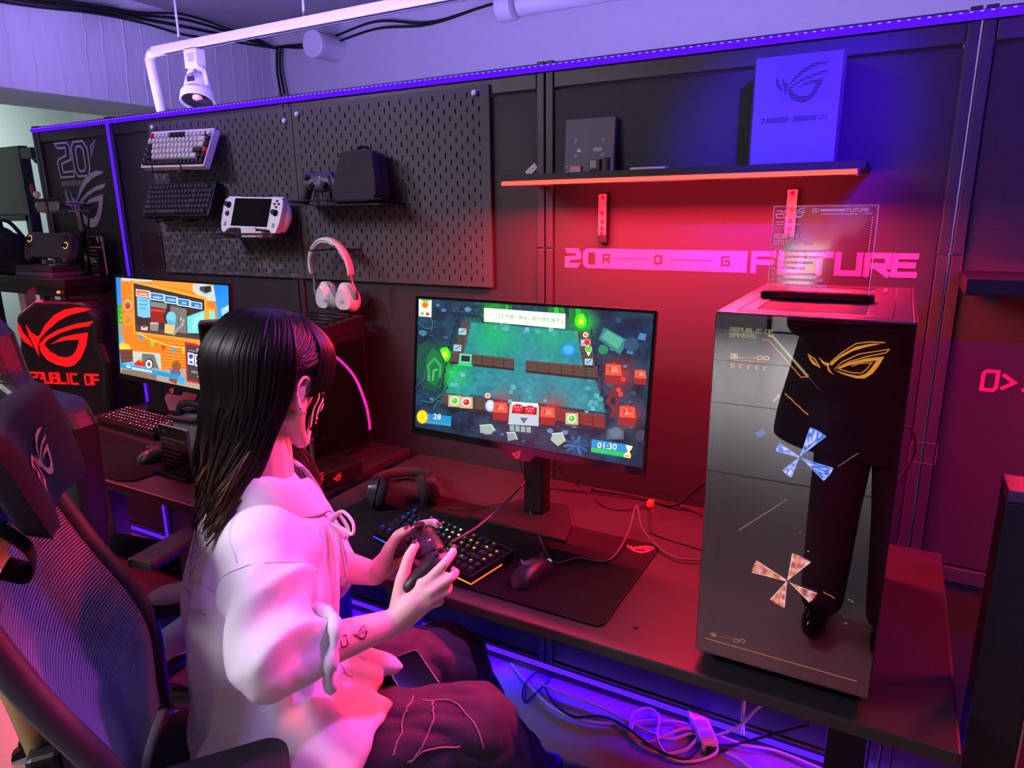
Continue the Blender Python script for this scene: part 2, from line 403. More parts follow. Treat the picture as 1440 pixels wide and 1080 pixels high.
# ---------------------------------------------------------------- wall lettering
t = thing('wall_lettering', 'pink 20 FUTURE lettering with a long bar on the dark wall', 'lettering', (0, -.0015, 0))
M_pink = mat('magenta decal', (255, 96, 168), .55, var=.02)
a = MB()
z0, z1 = 1.332, 1.385; h = z1-z0
a.flat([(.232, z0+.012), (.232, z1-.0), (.236, z1), (.27, z1), (.282, z1-.01), (.282, z0+.022), (.249, z0+.018), (.249, z0+.012), (.282, z0+.012), (.27, z0), (.232, z0)][0:0] or
       [(.232, z1), (.272, z1), (.281, z1-.011), (.281, z0+.024), (.247, z0+.02), (.247, z0+.013), (.281, z0+.013), (.27, z0), (.232, z0), (.232, z0+.03), (.266, z0+.033), (.266, z1-.013), (.238, z1-.013)], (0, 0, 0), X, Z)
bar = [(.297, z0), (.287, z0+.012), (.287, z1-.01), (.297, z1), (.728, z1), (.728, z0)]
holes = [[(.302, z0+.012), (.302, z1-.013), (.305, z1-.01), (.322, z1-.01), (.324, z1-.013), (.324, z0+.012), (.321, z0+.009), (.305, z0+.009)]]
holes += [[(x0, z) for x0, z in r] for r in ([(.38, z0+.0265), (.38, z0+.0285), (.475, z0+.0285), (.475, z0+.0265)], [(.535, z0+.0265), (.535, z0+.0285), (.645, z0+.0285), (.645, z0+.0265)])]
tr = tessellate_polygon([[Vector((p[0], p[1], 0)) for p in q] for q in [bar]+holes])
V = [Vector((p[0], 0, p[1])) for q in [bar]+holes for p in q]
a.add(V, [tuple(x) for x in tr])
a.build('bar', M_pink, t)
for ch, xx in (('R', .348), ('O', .493), ('G', .667)): dk = MB(); put_letters(dk, ch, (xx, -.0006, z0+.017), X, Z, .02, .017, .005); dk.build('dark_letter', M_panel, t)
pass
a = MB()
def wide(ch, x, w_):
    a = MB()
    q, L_ = letters(ch, h-.012, w_-.013, .0125)
    for i, k in enumerate(q): a.flat(k, (x+.0065, -3e-5*i, z0+.006), X, Z)
    a.build('letter', M_pink, t)
for ch, xx, w_ in (('F', .737, .058), ('U', .80, .058), ('T', .864, .058), ('U', .926, .058), ('R', .987, .055), ('E', 1.043, .052)): wide(ch, xx, w_)
t = thing('wall_lettering', 'pink 0 and arrow marks low on the wall past the computer', 'lettering', (0, -.0015, 0))
a = MB(); put_letters(a, '0>>>', (1.247, 0, 1.092), X, Z, .042, .026, .0075, .012); a.build('letter', mat('red decal', (255, 60, 110), .55), t)

t = thing('wall_decal', 'outlined 20 with the small word ANNIVERSARY on the end board', 'decal', (0, -.0015, 0))
a = MB(); xx, zz, s = -2.205, 1.656, .0225
strokes(a, [(xx, zz+.14), (xx+.02, zz+.12), (xx+.075, zz+.12), (xx+.075, zz+.088), (xx+.015, zz+.075), (xx, zz+.06), (xx+.008, zz), (xx+.11, zz), (xx+.115, zz+.022), (xx+.035, zz+.02), (xx+.03, zz+.055), (xx+.105, zz+.07), (xx+.108, zz+.125), (xx+.092, zz+.14)], .0085, (0, 0, 0), X, Z, closed=True)
strokes(a, [(xx+.14, zz), (xx+.12, zz+.03), (xx+.12, zz+.115), (xx+.14, zz+.14), (xx+.21, zz+.14), (xx+.235, zz+.11), (xx+.235, zz+.03), (xx+.215, zz)], .0085, (0, 0, 0), X, Z, closed=True)
strokes(a, [(xx+.16, zz+.02), (xx+.15, zz+.035), (xx+.15, zz+.105), (xx+.162, zz+.12), (xx+.192, zz+.12), (xx+.205, zz+.105), (xx+.205, zz+.035), (xx+.19, zz+.02)], .0085, (0, 0, 0), X, Z, closed=True)
strokes(a, [(xx+.255, zz+.075), (xx+.262, zz+.115), (xx+.3, zz+.14), (xx+.275, zz+.105)], .006, (0, 0, 0), X, Z, closed=True)
a.build('number', M_pwhite, t)
a = MB(); wd = typeset(a, 'ANNIVERSARY', .032, (-2.2, 0, 1.618), X*.78, Z); a.build('word', M_pwhite, t)
t = thing('wall_decal', 'large pale eye emblem below the 20 on the end board', 'decal', (0, -.0015, 0))
a = MB(); eye(a, (-2.19, 0, 1.44), X, Z*1.06+X*.03, .31); a.build('emblem', M_pwhite, t)

# ---------------------------------------------------------------- beam cables, track, pipes
def cable(name, label, P, r, m, cat='cable', group=None, n=8, parent=None, k=6):
    a = MB(); a.tube(catmull(P, n), r, k)
    o = a.build(name, m, parent, smooth=True)
    return tag(o, label, cat, group) if label else o
for i, (dz, dy) in enumerate(((0, 0), (.018, .01), (-.02, .0), (.03, -.02))):
    cable('cable', ['thickest black cable in the bundle along the concrete beam', 'black cable riding highest in the bundle along the concrete beam', 'black cable sagging lowest along the concrete beam', 'thinnest black cable beside the bundle on the concrete beam'][i],
          [(-2.78, -.4+dy, 2.46+dz), (-2.775, .25, 2.50+dz), (-2.77, .6, 2.535+dz*.8), (-2.77, .88, 2.55+dz), (-2.775, 1.16, 2.565+dz*2.2), (-2.775, 1.45, 2.575+dz*1.5), (-2.76, 1.66, 2.575+dz), (-2.70, 1.79, 2.55)], .009-.001*i, M_rub, group='cable bundle on the beam', n=5)
for i, dx in enumerate((0, .03, .055)):
    cable('cable', ['black cable dropping down the beam corner, nearest to the beam', 'black cable dropping down the beam corner, middle of three', 'thin black cable dropping down the rear wall beside the corner cables'][i], [(-2.70+dx, 1.8, 2.56), (-2.72+dx, 1.8, 2.42), (-2.70+dx*1.3, 1.8, 2.2), (-2.69+dx*1.5, 1.8, 1.9)], .008 if i < 2 else .004, M_rub, group='corner cables', n=5)
for i in range(2):
    cable('cable', ['upper black cable sagging along the white rear wall', 'lower black cable sagging along the white rear wall'][i], [(-2.70, 1.79, 2.56), (-2.3, 1.78, 2.545-.03*i), (-1.85, 1.78, 2.60-.04*i), (-1.45, 1.78, 2.545-.01*i), (-1.0, 1.78, 2.585), (-.4, 1.78, 2.60)], .007, M_rub, n=6)
M_trk = mat('track white', (168, 165, 172), .4, var=.03)
t = thing('light_track', 'white lighting track on thin rods with an elbow pipe at its end', 'track', (0, .3, 2.178))
a = MB(); a.b2(-1.87, 3.6, -.02, .02, -.015, .018); a.build('rail', M_trk, t, bevel=.002)
a = MB(); a.b2(-1.80, 3.6, -.007, .007, -.0175, -.0152); a.build('slot', M_rub, t)
a = MB(); a.tube(catmull([(-1.84, 0, 0), (-1.885, 0, 0), (-1.905, 0, -.02), (-1.905, 0, -.06), (-1.885, .02, -.35)], 6), .021, 12); a.build('elbow_pipe', M_trk, t, smooth=True)
for xx in (-1.70, -.98, .3): a = MB(); a.cyl((xx, 0, .018), (xx, 0, .462), .0045, 8); a.build('hanger_rod', M_trk, t)
t = thing('track_spotlight', 'white track spotlight with a round louvred head pointing down', 'spotlight', (-1.615, .3, 2.16))
a = MB(); a.b2(-.038, .038, -.024, .024, -.075, 0); a.build('driver_box', M_trk, t, bevel=.004)
a = MB()
for k in range(6): a.b2(-.012, .026, -.0255, -.0238, -.052+k*.006, -.049+k*.006)
a.build('vent_lines', mat('grey line', (120, 118, 125), .5), t)
a = MB()
for s_ in (-1, 1): a.tube(catmull([(s_*.008, 0, -.078), (s_*.04, 0, -.082), (s_*.05, 0, -.10), (s_*.054, 0, -.145)], 5), .008, 6, flat=1.6)
a.build('yoke', M_trk, t, smooth=True)
Mt = Matrix.Rotation(math.radians(-14), 3, 'Y') @ Matrix.Rotation(math.radians(-20), 3, 'X')
a = MB(); a.lathe([(.012, .062), (.03, .06), (.052, .035), (.056, 0), (.055, -.025), (.067, -.03), (.07, -.065), (.064, -.065), (.055, -.035), (.02, -.02)], (0, 0, -.150), 28, Mt); a.build('lamp_head', M_trk, t, smooth=True, auto=40)
a = MB(); a.lathe([(.0, -.03), (.05, -.034), (.062, -.058), (.06, -.06), (.045, -.037), (.0, -.033)], (0, 0, -.150), 24, Mt); a.build('reflector', M_steel, t, smooth=True)
a = MB(); a.lathe([(.0, -.03), (.02, -.04), (.022, -.05), (0, -.052)], (0, 0, -.150), 14, Mt); a.build('bulb', mat('lamp glass', (190, 150, 120), .1), t, smooth=True)
a = MB()
for k in range(5): a.b2(.012+k*.009, .0165+k*.009, -.0595, -.054, -.135, -.115)
a.build('louvre', M_rub, t)
cable('wire', None, [(.006, 0, -.075), (-.012, .01, -.1), (-.01, .0, -.14), (.02, 0, -.12)], .002, M_rub, parent=t)
t = thing('pipe_stub', 'short capped white pipe stub sticking out of the rear wall', 'pipe', (-2.2, 1.7, 2.49))
a = MB(); a.lathe([(0, .1), (.075, .1), (.08, .095), (.08, .05), (.076, .045), (.076, -.14), (0, -.14)], (0, 0, 0), 28, Matrix.Rotation(PI/2, 3, 'X')); a.build('pipe', M_wht, t, smooth=True, auto=40)
t = thing('wall_pipe', 'long horizontal white pipe with a capped end under the ceiling', 'pipe', (0, 1.66, 2.52))
a = MB(); a.cyl((-.80, 0, 0), (4.1, 0, 0), .055, 20); a.build('pipe', M_wht, t, smooth=True, auto=40)
a = MB(); a.lathe([(0, 0), (.05, .0), (.066, .012), (.07, .03), (.07, .1), (.057, .105), (0, .105)], (-.93, 0, 0), 24, Matrix.Rotation(PI/2, 3, 'Y')); a.build('end_cap', M_wht, t, smooth=True, auto=40)
for xx in (.8, 2.6): a = MB(); a.cyl((xx, 0, .05), (xx, .16, .05), .012, 8); a.b2(xx-.02, xx+.02, -.062, .17, -.064, -.056); a.build('bracket', M_wht, t)

# ---------------------------------------------------------------- pegboards
M_peg = mat('pegboard', (66, 66, 68), .6, bump=.1, bscale=300, var=.06)
def peg_print():      # pegboard with a printed diagonal scrawl fading out of one corner
    m = mat('printed pegboard', (66, 66, 68), .6, bump=.0, var=0.0); nt = m.node_tree; N = nt.nodes.new; L = nt.links.new; b = nt.nodes['Principled BSDF']
    tc = N('ShaderNodeTexCoord'); mp = N('ShaderNodeMapping'); mp.inputs['Rotation'].default_value = (0, math.radians(-42), 0); mp.inputs['Scale'].default_value = (26, 26, 60)
    L(tc.outputs['Object'], mp.inputs[0]); vo = N('ShaderNodeTexVoronoi'); vo.distance = 'CHEBYCHEV'; vo.inputs['Scale'].default_value = 1; L(mp.outputs[0], vo.inputs['Vector'])
    cr = N('ShaderNodeValToRGB'); cr.color_ramp.interpolation = 'CONSTANT'; cr.color_ramp.elements[0].position = 0; cr.color_ramp.elements[1].position = .36
    cr.color_ramp.elements[0].color = (1, 1, 1, 1); cr.color_ramp.elements[1].color = (0, 0, 0, 1); L(vo.outputs['Distance'], cr.inputs[0])
    sx = N('ShaderNodeSeparateXYZ'); L(tc.outputs['Object'], sx.inputs[0])
    a1 = N('ShaderNodeMath'); a1.operation = 'MULTIPLY'; a1.inputs[1].default_value = .62; L(sx.outputs['X'], a1.inputs[0])
    a2 = N('ShaderNodeMath'); a2.operation = 'ADD'; L(a1.outputs[0], a2.inputs[0]); L(sx.outputs['Z'], a2.inputs[1])
    lt = N('ShaderNodeMath'); lt.operation = 'LESS_THAN'; lt.inputs[1].default_value = .46; L(a2.outputs[0], lt.inputs[0])
    mu = N('ShaderNodeMath'); mu.operation = 'MULTIPLY'; L(lt.outputs[0], mu.inputs[0]); L(cr.outputs[0], mu.inputs[1])
    mx = N('ShaderNodeMix'); mx.data_type = 'RGBA'; mx.inputs['A'].default_value = lin((66, 66, 68))+(1,); mx.inputs['B'].default_value = lin((94, 91, 97))+(1,)
    L(mu.outputs[0], mx.inputs['Factor']); L(mx.outputs['Result'], b.inputs['Base Color']); return m
def pegboard(name, label, x0, m):
    t = thing(name, label, 'pegboard', (x0, -.016, 1.27)); W_, H_ = .76, .56
    a = MB(); V = []; F = []; d = .005
    def q(pts): b = len(V); V.extend(pts); return b
    for i in range(38):
        cx = .01+.02*i; x0_, x1_ = cx-.01, cx+.01
        zs = [(k*.04, 1) for k in range(14)] if i % 2 == 0 else [(-.02, 0)]+[(.02+k*.04, 1) for k in range(13)]+[(.54, 0)]
        if i % 2: cells = [(0, .02, 0)]+[(.02+k*.04, .06+k*.04, 1) for k in range(13)]+[(.54, .56, 0)]
        else: cells = [(k*.04, k*.04+.04, 1) for k in range(14)]
        for za, zb, hole in cells:
            if i in (0, 37): hole = 0
            if not hole:
                b = q([(x0_, 0, za), (x1_, 0, za), (x1_, 0, zb), (x0_, 0, zb)]); F.append((b, b+1, b+2, b+3)); continue
            zc = (za+zb)/2; r = .0026; hh = .0052
            sl = [(cx-r, zc-hh), (cx-r*.6, zc-hh-r), (cx+r*.6, zc-hh-r), (cx+r, zc-hh), (cx+r, zc+hh), (cx+r*.6, zc+hh+r), (cx-r*.6, zc+hh+r), (cx-r, zc+hh)]
            b = q([(x0_, 0, za), (x1_, 0, za), (x1_, 0, zb), (x0_, 0, zb)]+[(p, 0, z) for p, z in sl]+[(p, d, z) for p, z in sl])
            A, B, C, D = b, b+1, b+2, b+3; s_ = [b+4+k for k in range(8)]; e = [b+12+k for k in range(8)]
            F += [(A, B, s_[2], s_[1]), (B, s_[3], s_[2]), (B, C, s_[4], s_[3]), (C, s_[5], s_[4]), (C, D, s_[6], s_[5]), (D, s_[7], s_[6]), (D, A, s_[0], s_[7]), (A, s_[1], s_[0])]
            F += [(s_[k], s_[(k+1) % 8], e[(k+1) % 8], e[k]) for k in range(8)]
    a.add(V, F)
    a.b2(-.003, .0, -.0, .008, 0, .56); a.b2(.76, .763, 0, .008, 0, .56); a.b2(-.003, .763, 0, .008, .56, .563); a.b2(-.003, .763, 0, .008, -.003, 0)
    a.build('perforated_board', m, t, fix=False)
    return t
pb1 = pegboard('pegboard', 'black slotted pegboard with a pale diagonal scrawl print in its corner', -1.525, peg_print())
pb2 = pegboard('pegboard', 'plain black slotted pegboard above the headset', -.762, M_peg)
for px, pz, par in ((-1.495, 1.815, pb1), (-.795, 1.79, pb1), (-.735, 1.807, pb2), (-.045, 1.813, pb2)):
    a = MB(); a.ell((0, 0, 0), (.0085, .006, .0085), None, 14, 8); a.cyl((0, 0, 0), (0, .008, 0), .004, 8)
    o = a.build('screw_cap', M_wht, par, smooth=True); o.location = (px-par.location.x, -.005, pz-par.location.z)
# ================================================================ pictures on screens
class Pic:
    def __init__(s, W_, H_, corners): s.W, s.H = W_, H_; s.mb = MB(); s.k = 0; s.h(corners)
    def h(s, c):        # homography from the drawing's own coordinates to 0..1
        A = []; B = []
        for (x, y), (u, v) in zip(c, ((0, 1), (1, 1), (1, 0), (0, 0))):
            A += [[x, y, 1, 0, 0, 0, -u*x, -u*y], [0, 0, 0, x, y, 1, -v*x, -v*y]]; B += [u, v]
        s.m = np.append(np.linalg.solve(np.array(A, float), np.array(B, float)), 1).reshape(3, 3)
    def uv(s, p):
        q = s.m @ np.array([p[0], p[1], 1]); return (min(1, max(0, q[0]/q[2]))*s.W-s.W/2, min(1, max(0, q[1]/q[2]))*s.H-s.H/2)
    def poly(s, pts, col, raw=False):
        s.k += 1; y = -.0012-s.k*4e-6
        pts = [s.uv(p) for p in pts]
        try: s.mb.flat(pts, (0, y, 0), X, Z, 0, lin(col))
        except Exception: pass
    def circle(s, x, y, r, col, n=14, ry=None): s.poly(circ(x, y, r, n, ry), col)
    def line(s, pts, w_, col, closed=False):
        for q in ribbon(pts, w_, closed): s.poly(q, col)
    def text(s, body, x, y, size, col, ang=0., sx=1., shear=0.):
        s.k += 1; y0 = -.0012-s.k*4e-6; t = MB(); typeset(t, body, size, (0, 0, 0), X, Y, shear=shear)
        c, sn = math.cos(ang), math.sin(ang)
        V = []
        for p in t.v:
            a, b = p[0]*sx, -p[1]; q = s.uv((x+a*c-b*sn, y+a*sn+b*c)); V.append((q[0], y0, q[1]))
        if V: s.mb.add(V, t.f, 0, lin(col))
    def base(s, fn, nx=150, ny=84):
        V = []; Cc = []; F = []
        for j in range(ny+1):
            for i in range(nx+1):
                u, v = i/nx, j/ny; V.append((u*s.W-s.W/2, -.001, v*s.H-s.H/2)); Cc.append(lin(fn(u, v)))
        for j in range(ny):
            for i in range(nx): a = j*(nx+1)+i; F.append((a, a+1, a+nx+2, a+nx+1))
        b = len(s.mb.v); s.mb.v += V; s.mb.f += [tuple(k+b for k in q) for q in F]; s.mb.mi += [0]*len(F); s.mb.c += Cc
def mixc(a, b, t): return tuple(x+(y-x)*t for x, y in zip(a, b))
M_scr = attrmat('lit screen picture', 1.25)

def kitchen_game():
    p = Pic(.61, .343, [(108, 62), (1383, 150), (1308, 1010), (84, 782)])
    inv = np.linalg.inv(p.m)
    def fn(u, v):
        q = inv @ np.array([u, v, 1]); x, y = q[0]/q[2], q[1]/q[2]
        n = noise.noise(Vector((x*.012, y*.012, 0))); n2 = noise.noise(Vector((x*.045, y*.045, 3)))
        c = mixc((8, 26, 48), (24, 68, 94), max(0, min(1, .5+.9*n+.5*n2)))
        # paved floor of the level
        lx = 390-(y-195)*.38; rx = 975+(y-250)*.32; ty = 195+(x-390)*.09; by = 590+(x-240)*.125
        if lx < x < rx and ty < y < by: c = mixc((16, 112, 132), (40, 146, 158), max(0, min(1, .5+n2*.7+n*.5)))
        def glow(cx, cy, r, col, k):
            nonlocal c
            d = math.hypot(x-cx, y-cy)/r; c = mixc(c, col, k*math.exp(-d*d*2.2))
        glow(520, 270, 190, (12, 190, 90), .6); glow(830, 280, 150, (12, 185, 100), .5); glow(300, 500, 110, (20, 210, 70), .75)
        glow(1000, 200, 90, (40, 240, 40), .8); glow(200, 440, 120, (30, 220, 20), .75); glow(520, 120, 90, (10, 170, 30), .8)
        glow(560, 650, 110, (230, 60, 50), .55); glow(830, 680, 120, (235, 50, 40), .6); glow(1190, 490, 130, (225, 45, 40), .75); glow(1240, 720, 100, (230, 60, 45), .7)
        glow(1230, 250, 130, (14, 24, 70), .6); glow(720, 450, 200, (40, 140, 150), .3)
        return c
    p.base(fn)
    R_ = random.Random(3)
    for _ in range(46):      # rubble and rocks round the border
        side = R_.random()
        x, y = ((R_.uniform(95, 260), R_.uniform(180, 640)) if side < .25 else (R_.uniform(1090, 1350), R_.uniform(170, 820)) if side < .62 else (R_.uniform(280, 1000), R_.uniform(755, 900)) if side < .85 else (R_.uniform(190, 460), R_.uniform(75, 130)))
        r = R_.uniform(9, 26); k = R_.random(); c = (int(20+60*k), int(50+90*k), int(80+100*k))
        pts = [(x+r*R_.uniform(.6, 1.1)*math.cos(a+.3), y+r*.8*R_.uniform(.6, 1.1)*math.sin(a+.3)) for a in np.arange(0, 6.2, 1.05)]
        p.poly([(a, b+6) for a, b in pts], (9, 18, 34)); p.poly(pts, c)
    for _ in range(46):     # loose pale floor tiles
        x, y = R_.choice([(R_.uniform(280, 360), R_.uniform(440, 560)), (R_.uniform(990, 1100), R_.uniform(560, 700)), (R_.uniform(480, 850), R_.uniform(205, 260)), (R_.uniform(600, 900), R_.uniform(560, 640))])
        s_ = R_.uniform(7, 13); p.poly([(x-s_, y-s_), (x+s_, y-s_+2), (x+s_+2, y+s_), (x-s_+1, y+s_+2)], mixc((40, 150, 150), (110, 180, 190), R_.random()))
    for x0, x1 in ((468, 535), (560, 620), (812, 905), (925, 1030)):     # green lit wall blocks along the top
        for k in range(3):
            p.poly([(x0+k*(x1-x0)/3+2, 98+k*2), (x0+(k+1)*(x1-x0)/3-2, 100+k*2), (x0+(k+1)*(x1-x0)/3-2, 205+k*3), (x0+k*(x1-x0)/3+2, 203+k*3)], mixc((8, 110, 40), (30, 190, 50), R_.random()))
    fence = (14, 30, 48)
    for pts in ([(300, 150), (450, 165), (460, 190)], [(340, 110), (270, 340), (230, 590)], [(270, 680), (500, 720), (600, 760)], [(760, 740), (930, 790), (1110, 815)], [(1045, 250), (1090, 480), (1130, 760)]):
        p.line(pts, 7, fence)
        for a, b in zip(pts[:-1], pts[1:]):
            for k in range(6):
                x, y = a[0]+(b[0]-a[0])*k/6, a[1]+(b[1]-a[1])*k/6; p.line([(x, y-16), (x+2, y+14)], 6, fence); p.circle(x, y-16, 5, (60, 80, 100), 8)
    wood, dark, lt = (84, 66, 56), (46, 34, 32), (112, 90, 76)
    def counter(q, n, c=wood):
        a, b, c2, d = q
        p.poly([(x, y+14) for x, y in q], dark); p.poly(q, c)
        for k in range(1, n):
            t = k/n; p.line([(a[0]+(b[0]-a[0])*t, a[1]+(b[1]-a[1])*t), (d[0]+(c2[0]-d[0])*t, d[1]+(c2[1]-d[1])*t)], 4, dark)
        for k in (.33, .66): p.line([(a[0]+(d[0]-a[0])*k, a[1]+(d[1]-a[1])*k), (b[0]+(c2[0]-b[0])*k, b[1]+(c2[1]-b[1])*k)], 2, dark)
        p.line([a, b], 3, lt)
    counter([(395, 198), (350, 367), (300, 360), (345, 194)], 3); counter([(285, 363), (628, 402), (628, 455), (276, 415)], 6)
    counter([(688, 410), (1075, 447), (1078, 508), (688, 465)], 6); counter([(1035, 258), (1060, 440), (1000, 432), (973, 252)], 3)
    counter([(235, 600), (470, 622), (472, 690), (225, 655)], 4); counter([(845, 685), (1113, 715), (1115, 790), (850, 745)], 4, (130, 48, 40))
    for x, y in ((350, 248), (322, 340), (1032, 418), (1012, 312)):
        p.poly([(x-22, y-18), (x+20, y-16), (x+18, y+20), (x-24, y+18)], (150, 195, 215)); p.line([(x-14, y+8), (x+12, y-10)], 5, (70, 90, 110))
    p.poly([(332, 372), (398, 378), (394, 430), (328, 424)], (110, 210, 170)); p.poly([(342, 382), (390, 386), (386, 420), (338, 415)], (26, 44, 50)); p.line([(328, 432), (394, 438)], 12, (40, 220, 90))
    for x, y, c in ((302, 637, (70, 200, 40)), (366, 645, (200, 40, 30)), (935, 735, (70, 190, 60))):
        p.poly([(x-32, y-32), (x+34, y-28), (x+34, y+36), (x-34, y+32)], (196, 176, 140)); p.circle(x, y, 24, (235, 240, 230)); p.circle(x, y, 18, c); p.circle(x-5, y-5, 7, mixc(c, (255, 255, 255), .4))
    for x, y, c in ((1015, 268, (240, 120, 30)), (1022, 310, (225, 30, 20)), (1030, 348, (90, 200, 50)), (482, 608, (240, 120, 30))): p.circle(x, y, 19 if c[0] != 240 else 15, (240, 240, 235)); p.circle(x, y, 17 if c[0] != 240 else 10, c)
    p.poly([(1018, 366), (1042, 366), (1030, 388)], (235, 245, 220)); p.circle(495, 665, 27, (150, 180, 225), 16, 34); p.circle(495, 662, 20, (205, 220, 245), 16, 26)
    for x, y in ((250, 372), (197, 530), (990, 184)):      # green flames
        p.circle(x, y+6, 34, (40, 235, 20), 12, 42); p.poly([(x-20, y+22), (x-8, y-30), (x+2, y-6), (x+12, y-40), (x+22, y+20), (x, y+34)], (150, 250, 30)); p.circle(x+2, y+8, 10, (230, 250, 60), 10, 16)
    p.poly([(105, 330), (150, 300), (215, 335), (250, 410), (245, 520), (205, 590), (130, 570), (100, 470)], (14, 74, 62)); p.poly([(150, 400), (185, 340), (235, 380), (245, 470), (200, 560), (150, 520)], (18, 112, 58)); p.line([(165, 520), (160, 440), (195, 400), (228, 440), (225, 500)], 13, (44, 160, 84)); p.line([(185, 520), (190, 470), (208, 462)], 9, (70, 196, 96))
    for q in ([(92, 560), (140, 520), (150, 470)], [(120, 640), (180, 650), (240, 600), (262, 560)], [(190, 690), (215, 640), (250, 650)], [(100, 200), (150, 235), (200, 230)], [(165, 150), (190, 200), (182, 250)]): p.line(q, 12, (12, 40, 48)); p.line([(a-2, b-3) for a, b in q], 4, (60, 120, 130))
    def lamp(x, y, s_=1.):
        q = lambda pts: [(x+a*s_, y+b*s_) for a, b in pts]
        p.poly(q([(-42, 10), (38, 16), (36, 60), (-44, 52)]), (150, 40, 36)); p.poly(q([(-38, -46), (34, -40), (38, 16), (-42, 10)]), (235, 82, 62)); p.poly(q([(-20, -30), (18, -26), (20, 4), (-22, 2)]), (190, 40, 36)); p.poly(q([(-8, -34), (12, -34), (24, 0), (-18, 0)]), (250, 130, 95)); p.circle(x+2*s_, y-40*s_, 9*s_, (235, 60, 60))
    lamp(552, 690); lamp(808, 715); lamp(1165, 480, 1.1); lamp(1238, 715, 1.1); lamp(1310, 500, .8)
    for q in ([(1150, 560), (1190, 640), (1150, 720)], [(1180, 560), (1130, 640), (1180, 700)]): p.line(q, 18, (120, 40, 44))
    for x, y in ((1215, 515), (1200, 600), (1190, 575), (1250, 690)): p.circle(x, y, 14, (220, 60, 60))
    p.poly([(603, 652), (760, 664), (756, 778), (592, 768)], (196, 190, 176)); p.poly([(612, 640), (755, 652), (755, 672), (612, 660)], (222, 222, 216)); p.poly([(618, 664), (748, 674), (746, 715), (612, 706)], (110, 24, 30))
    for x, y in ((645, 680), (710, 688)):
        p.circle(x, y, 30, (214, 24, 44), 16, 26)
        for a in range(5): p.circle(x-16+a*8, y-8+(a % 2)*14, 4, (250, 200, 200), 6)
    p.poly([(612, 715), (748, 724), (746, 770), (606, 762)], (176, 196, 220)); p.poly([(655, 730), (700, 733), (676, 764)], (96, 96, 92))
    for k in range(4): p.poly([(600+k*30, 772+k*3), (624+k*30, 774+k*3), (624+k*30, 806+k*3), (600+k*30, 804+k*3)], (140, 166, 160))
    for c_, q in (((150, 170, 165), [(440, 775), (500, 770), (520, 800), (495, 825), (440, 815)]), ((160, 180, 170), [(830, 820), (880, 815), (900, 860), (860, 890), (820, 855)]), ((130, 150, 160), [(585, 815), (625, 812), (640, 850), (590, 862)])): p.poly(q, c_); p.line(q[:3], 6, (196, 208, 200))
    p.poly([(1115, 225), (1245, 300), (1200, 380), (1085, 290)], (50, 120, 130)); p.poly([(1130, 240), (1220, 295), (1190, 350), (1100, 285)], (70, 170, 140)); p.circle(1110, 350, 28, (40, 130, 90), 9)
    p.circle(1262, 322, 40, (44, 74, 110)); p.poly([(1310, 255), (1345, 265), (1335, 300), (1295, 290)], (70, 120, 190)); p.circle(1178, 815, 36, (70, 86, 100)); p.circle(1310, 830, 34, (60, 60, 80)); p.poly([(1130, 790), (1215, 800), (1215, 850), (1120, 850)], (80, 90, 110)); p.circle(1172, 815, 32, (92, 112, 130))
    for a in np.arange(0, 6.2, .62): p.line([(960, 880), (960+62*math.cos(a), 885+46*math.sin(a))], 15, mixc((20, 70, 120), (50, 120, 170), (a*7) % 1))
    p.circle(922, 352, 40, (20, 130, 230), 18, 34); p.circle(922, 350, 30, (60, 170, 240), 18, 25)       # player marker ring
    p.poly([(468, 116), (908, 150), (905, 234), (466, 192)], (236, 246, 226)); p.text('刀工不錯！現在，把它放在盤子上。', 528, 168, 25, (104, 116, 114), .085)
    p.poly([(113, 66), (182, 72), (180, 168), (112, 162)], (240, 244, 230)); p.poly([(124, 68), (172, 72), (172, 80), (124, 76)], (40, 190, 60)); p.circle(147, 98, 21, (240, 160, 30), 9); p.circle(146, 100, 12, (225, 90, 30), 7); p.line([(113, 128), (181, 132)], 3, (200, 210, 205)); p.circle(131, 147, 10, (120, 200, 70)); p.circle(160, 150, 10, (225, 60, 30))
    p.poly([(148, 708), (285, 724), (281, 780), (140, 762)], (20, 140, 200)); p.line([(155, 755), (278, 770)], 9, (90, 140, 170)); p.circle(127, 727, 30, (250, 190, 0), 20, 38); p.circle(127, 727, 22, (255, 222, 10), 20, 28); p.circle(127, 727, 13, (245, 200, 0), 16, 18); p.text('28', 184, 738, 44, (240, 250, 250), .11)
    p.poly([(1042, 850), (1240, 880), (1224, 952), (1038, 922)], (20, 140, 200)); p.line([(1048, 908), (1205, 932)], 20, (24, 200, 50)); p.text('01:30', 1070, 898, 48, (245, 250, 250), .11)
    p.poly([(1225, 882), (1262, 888), (1256, 905), (1244, 918), (1252, 940), (1248, 956), (1212, 948), (1216, 932), (1236, 916), (1228, 900)], (250, 225, 180)); p.poly([(1222, 936), (1246, 940), (1244, 950), (1216, 946)], (235, 160, 70))
    return p
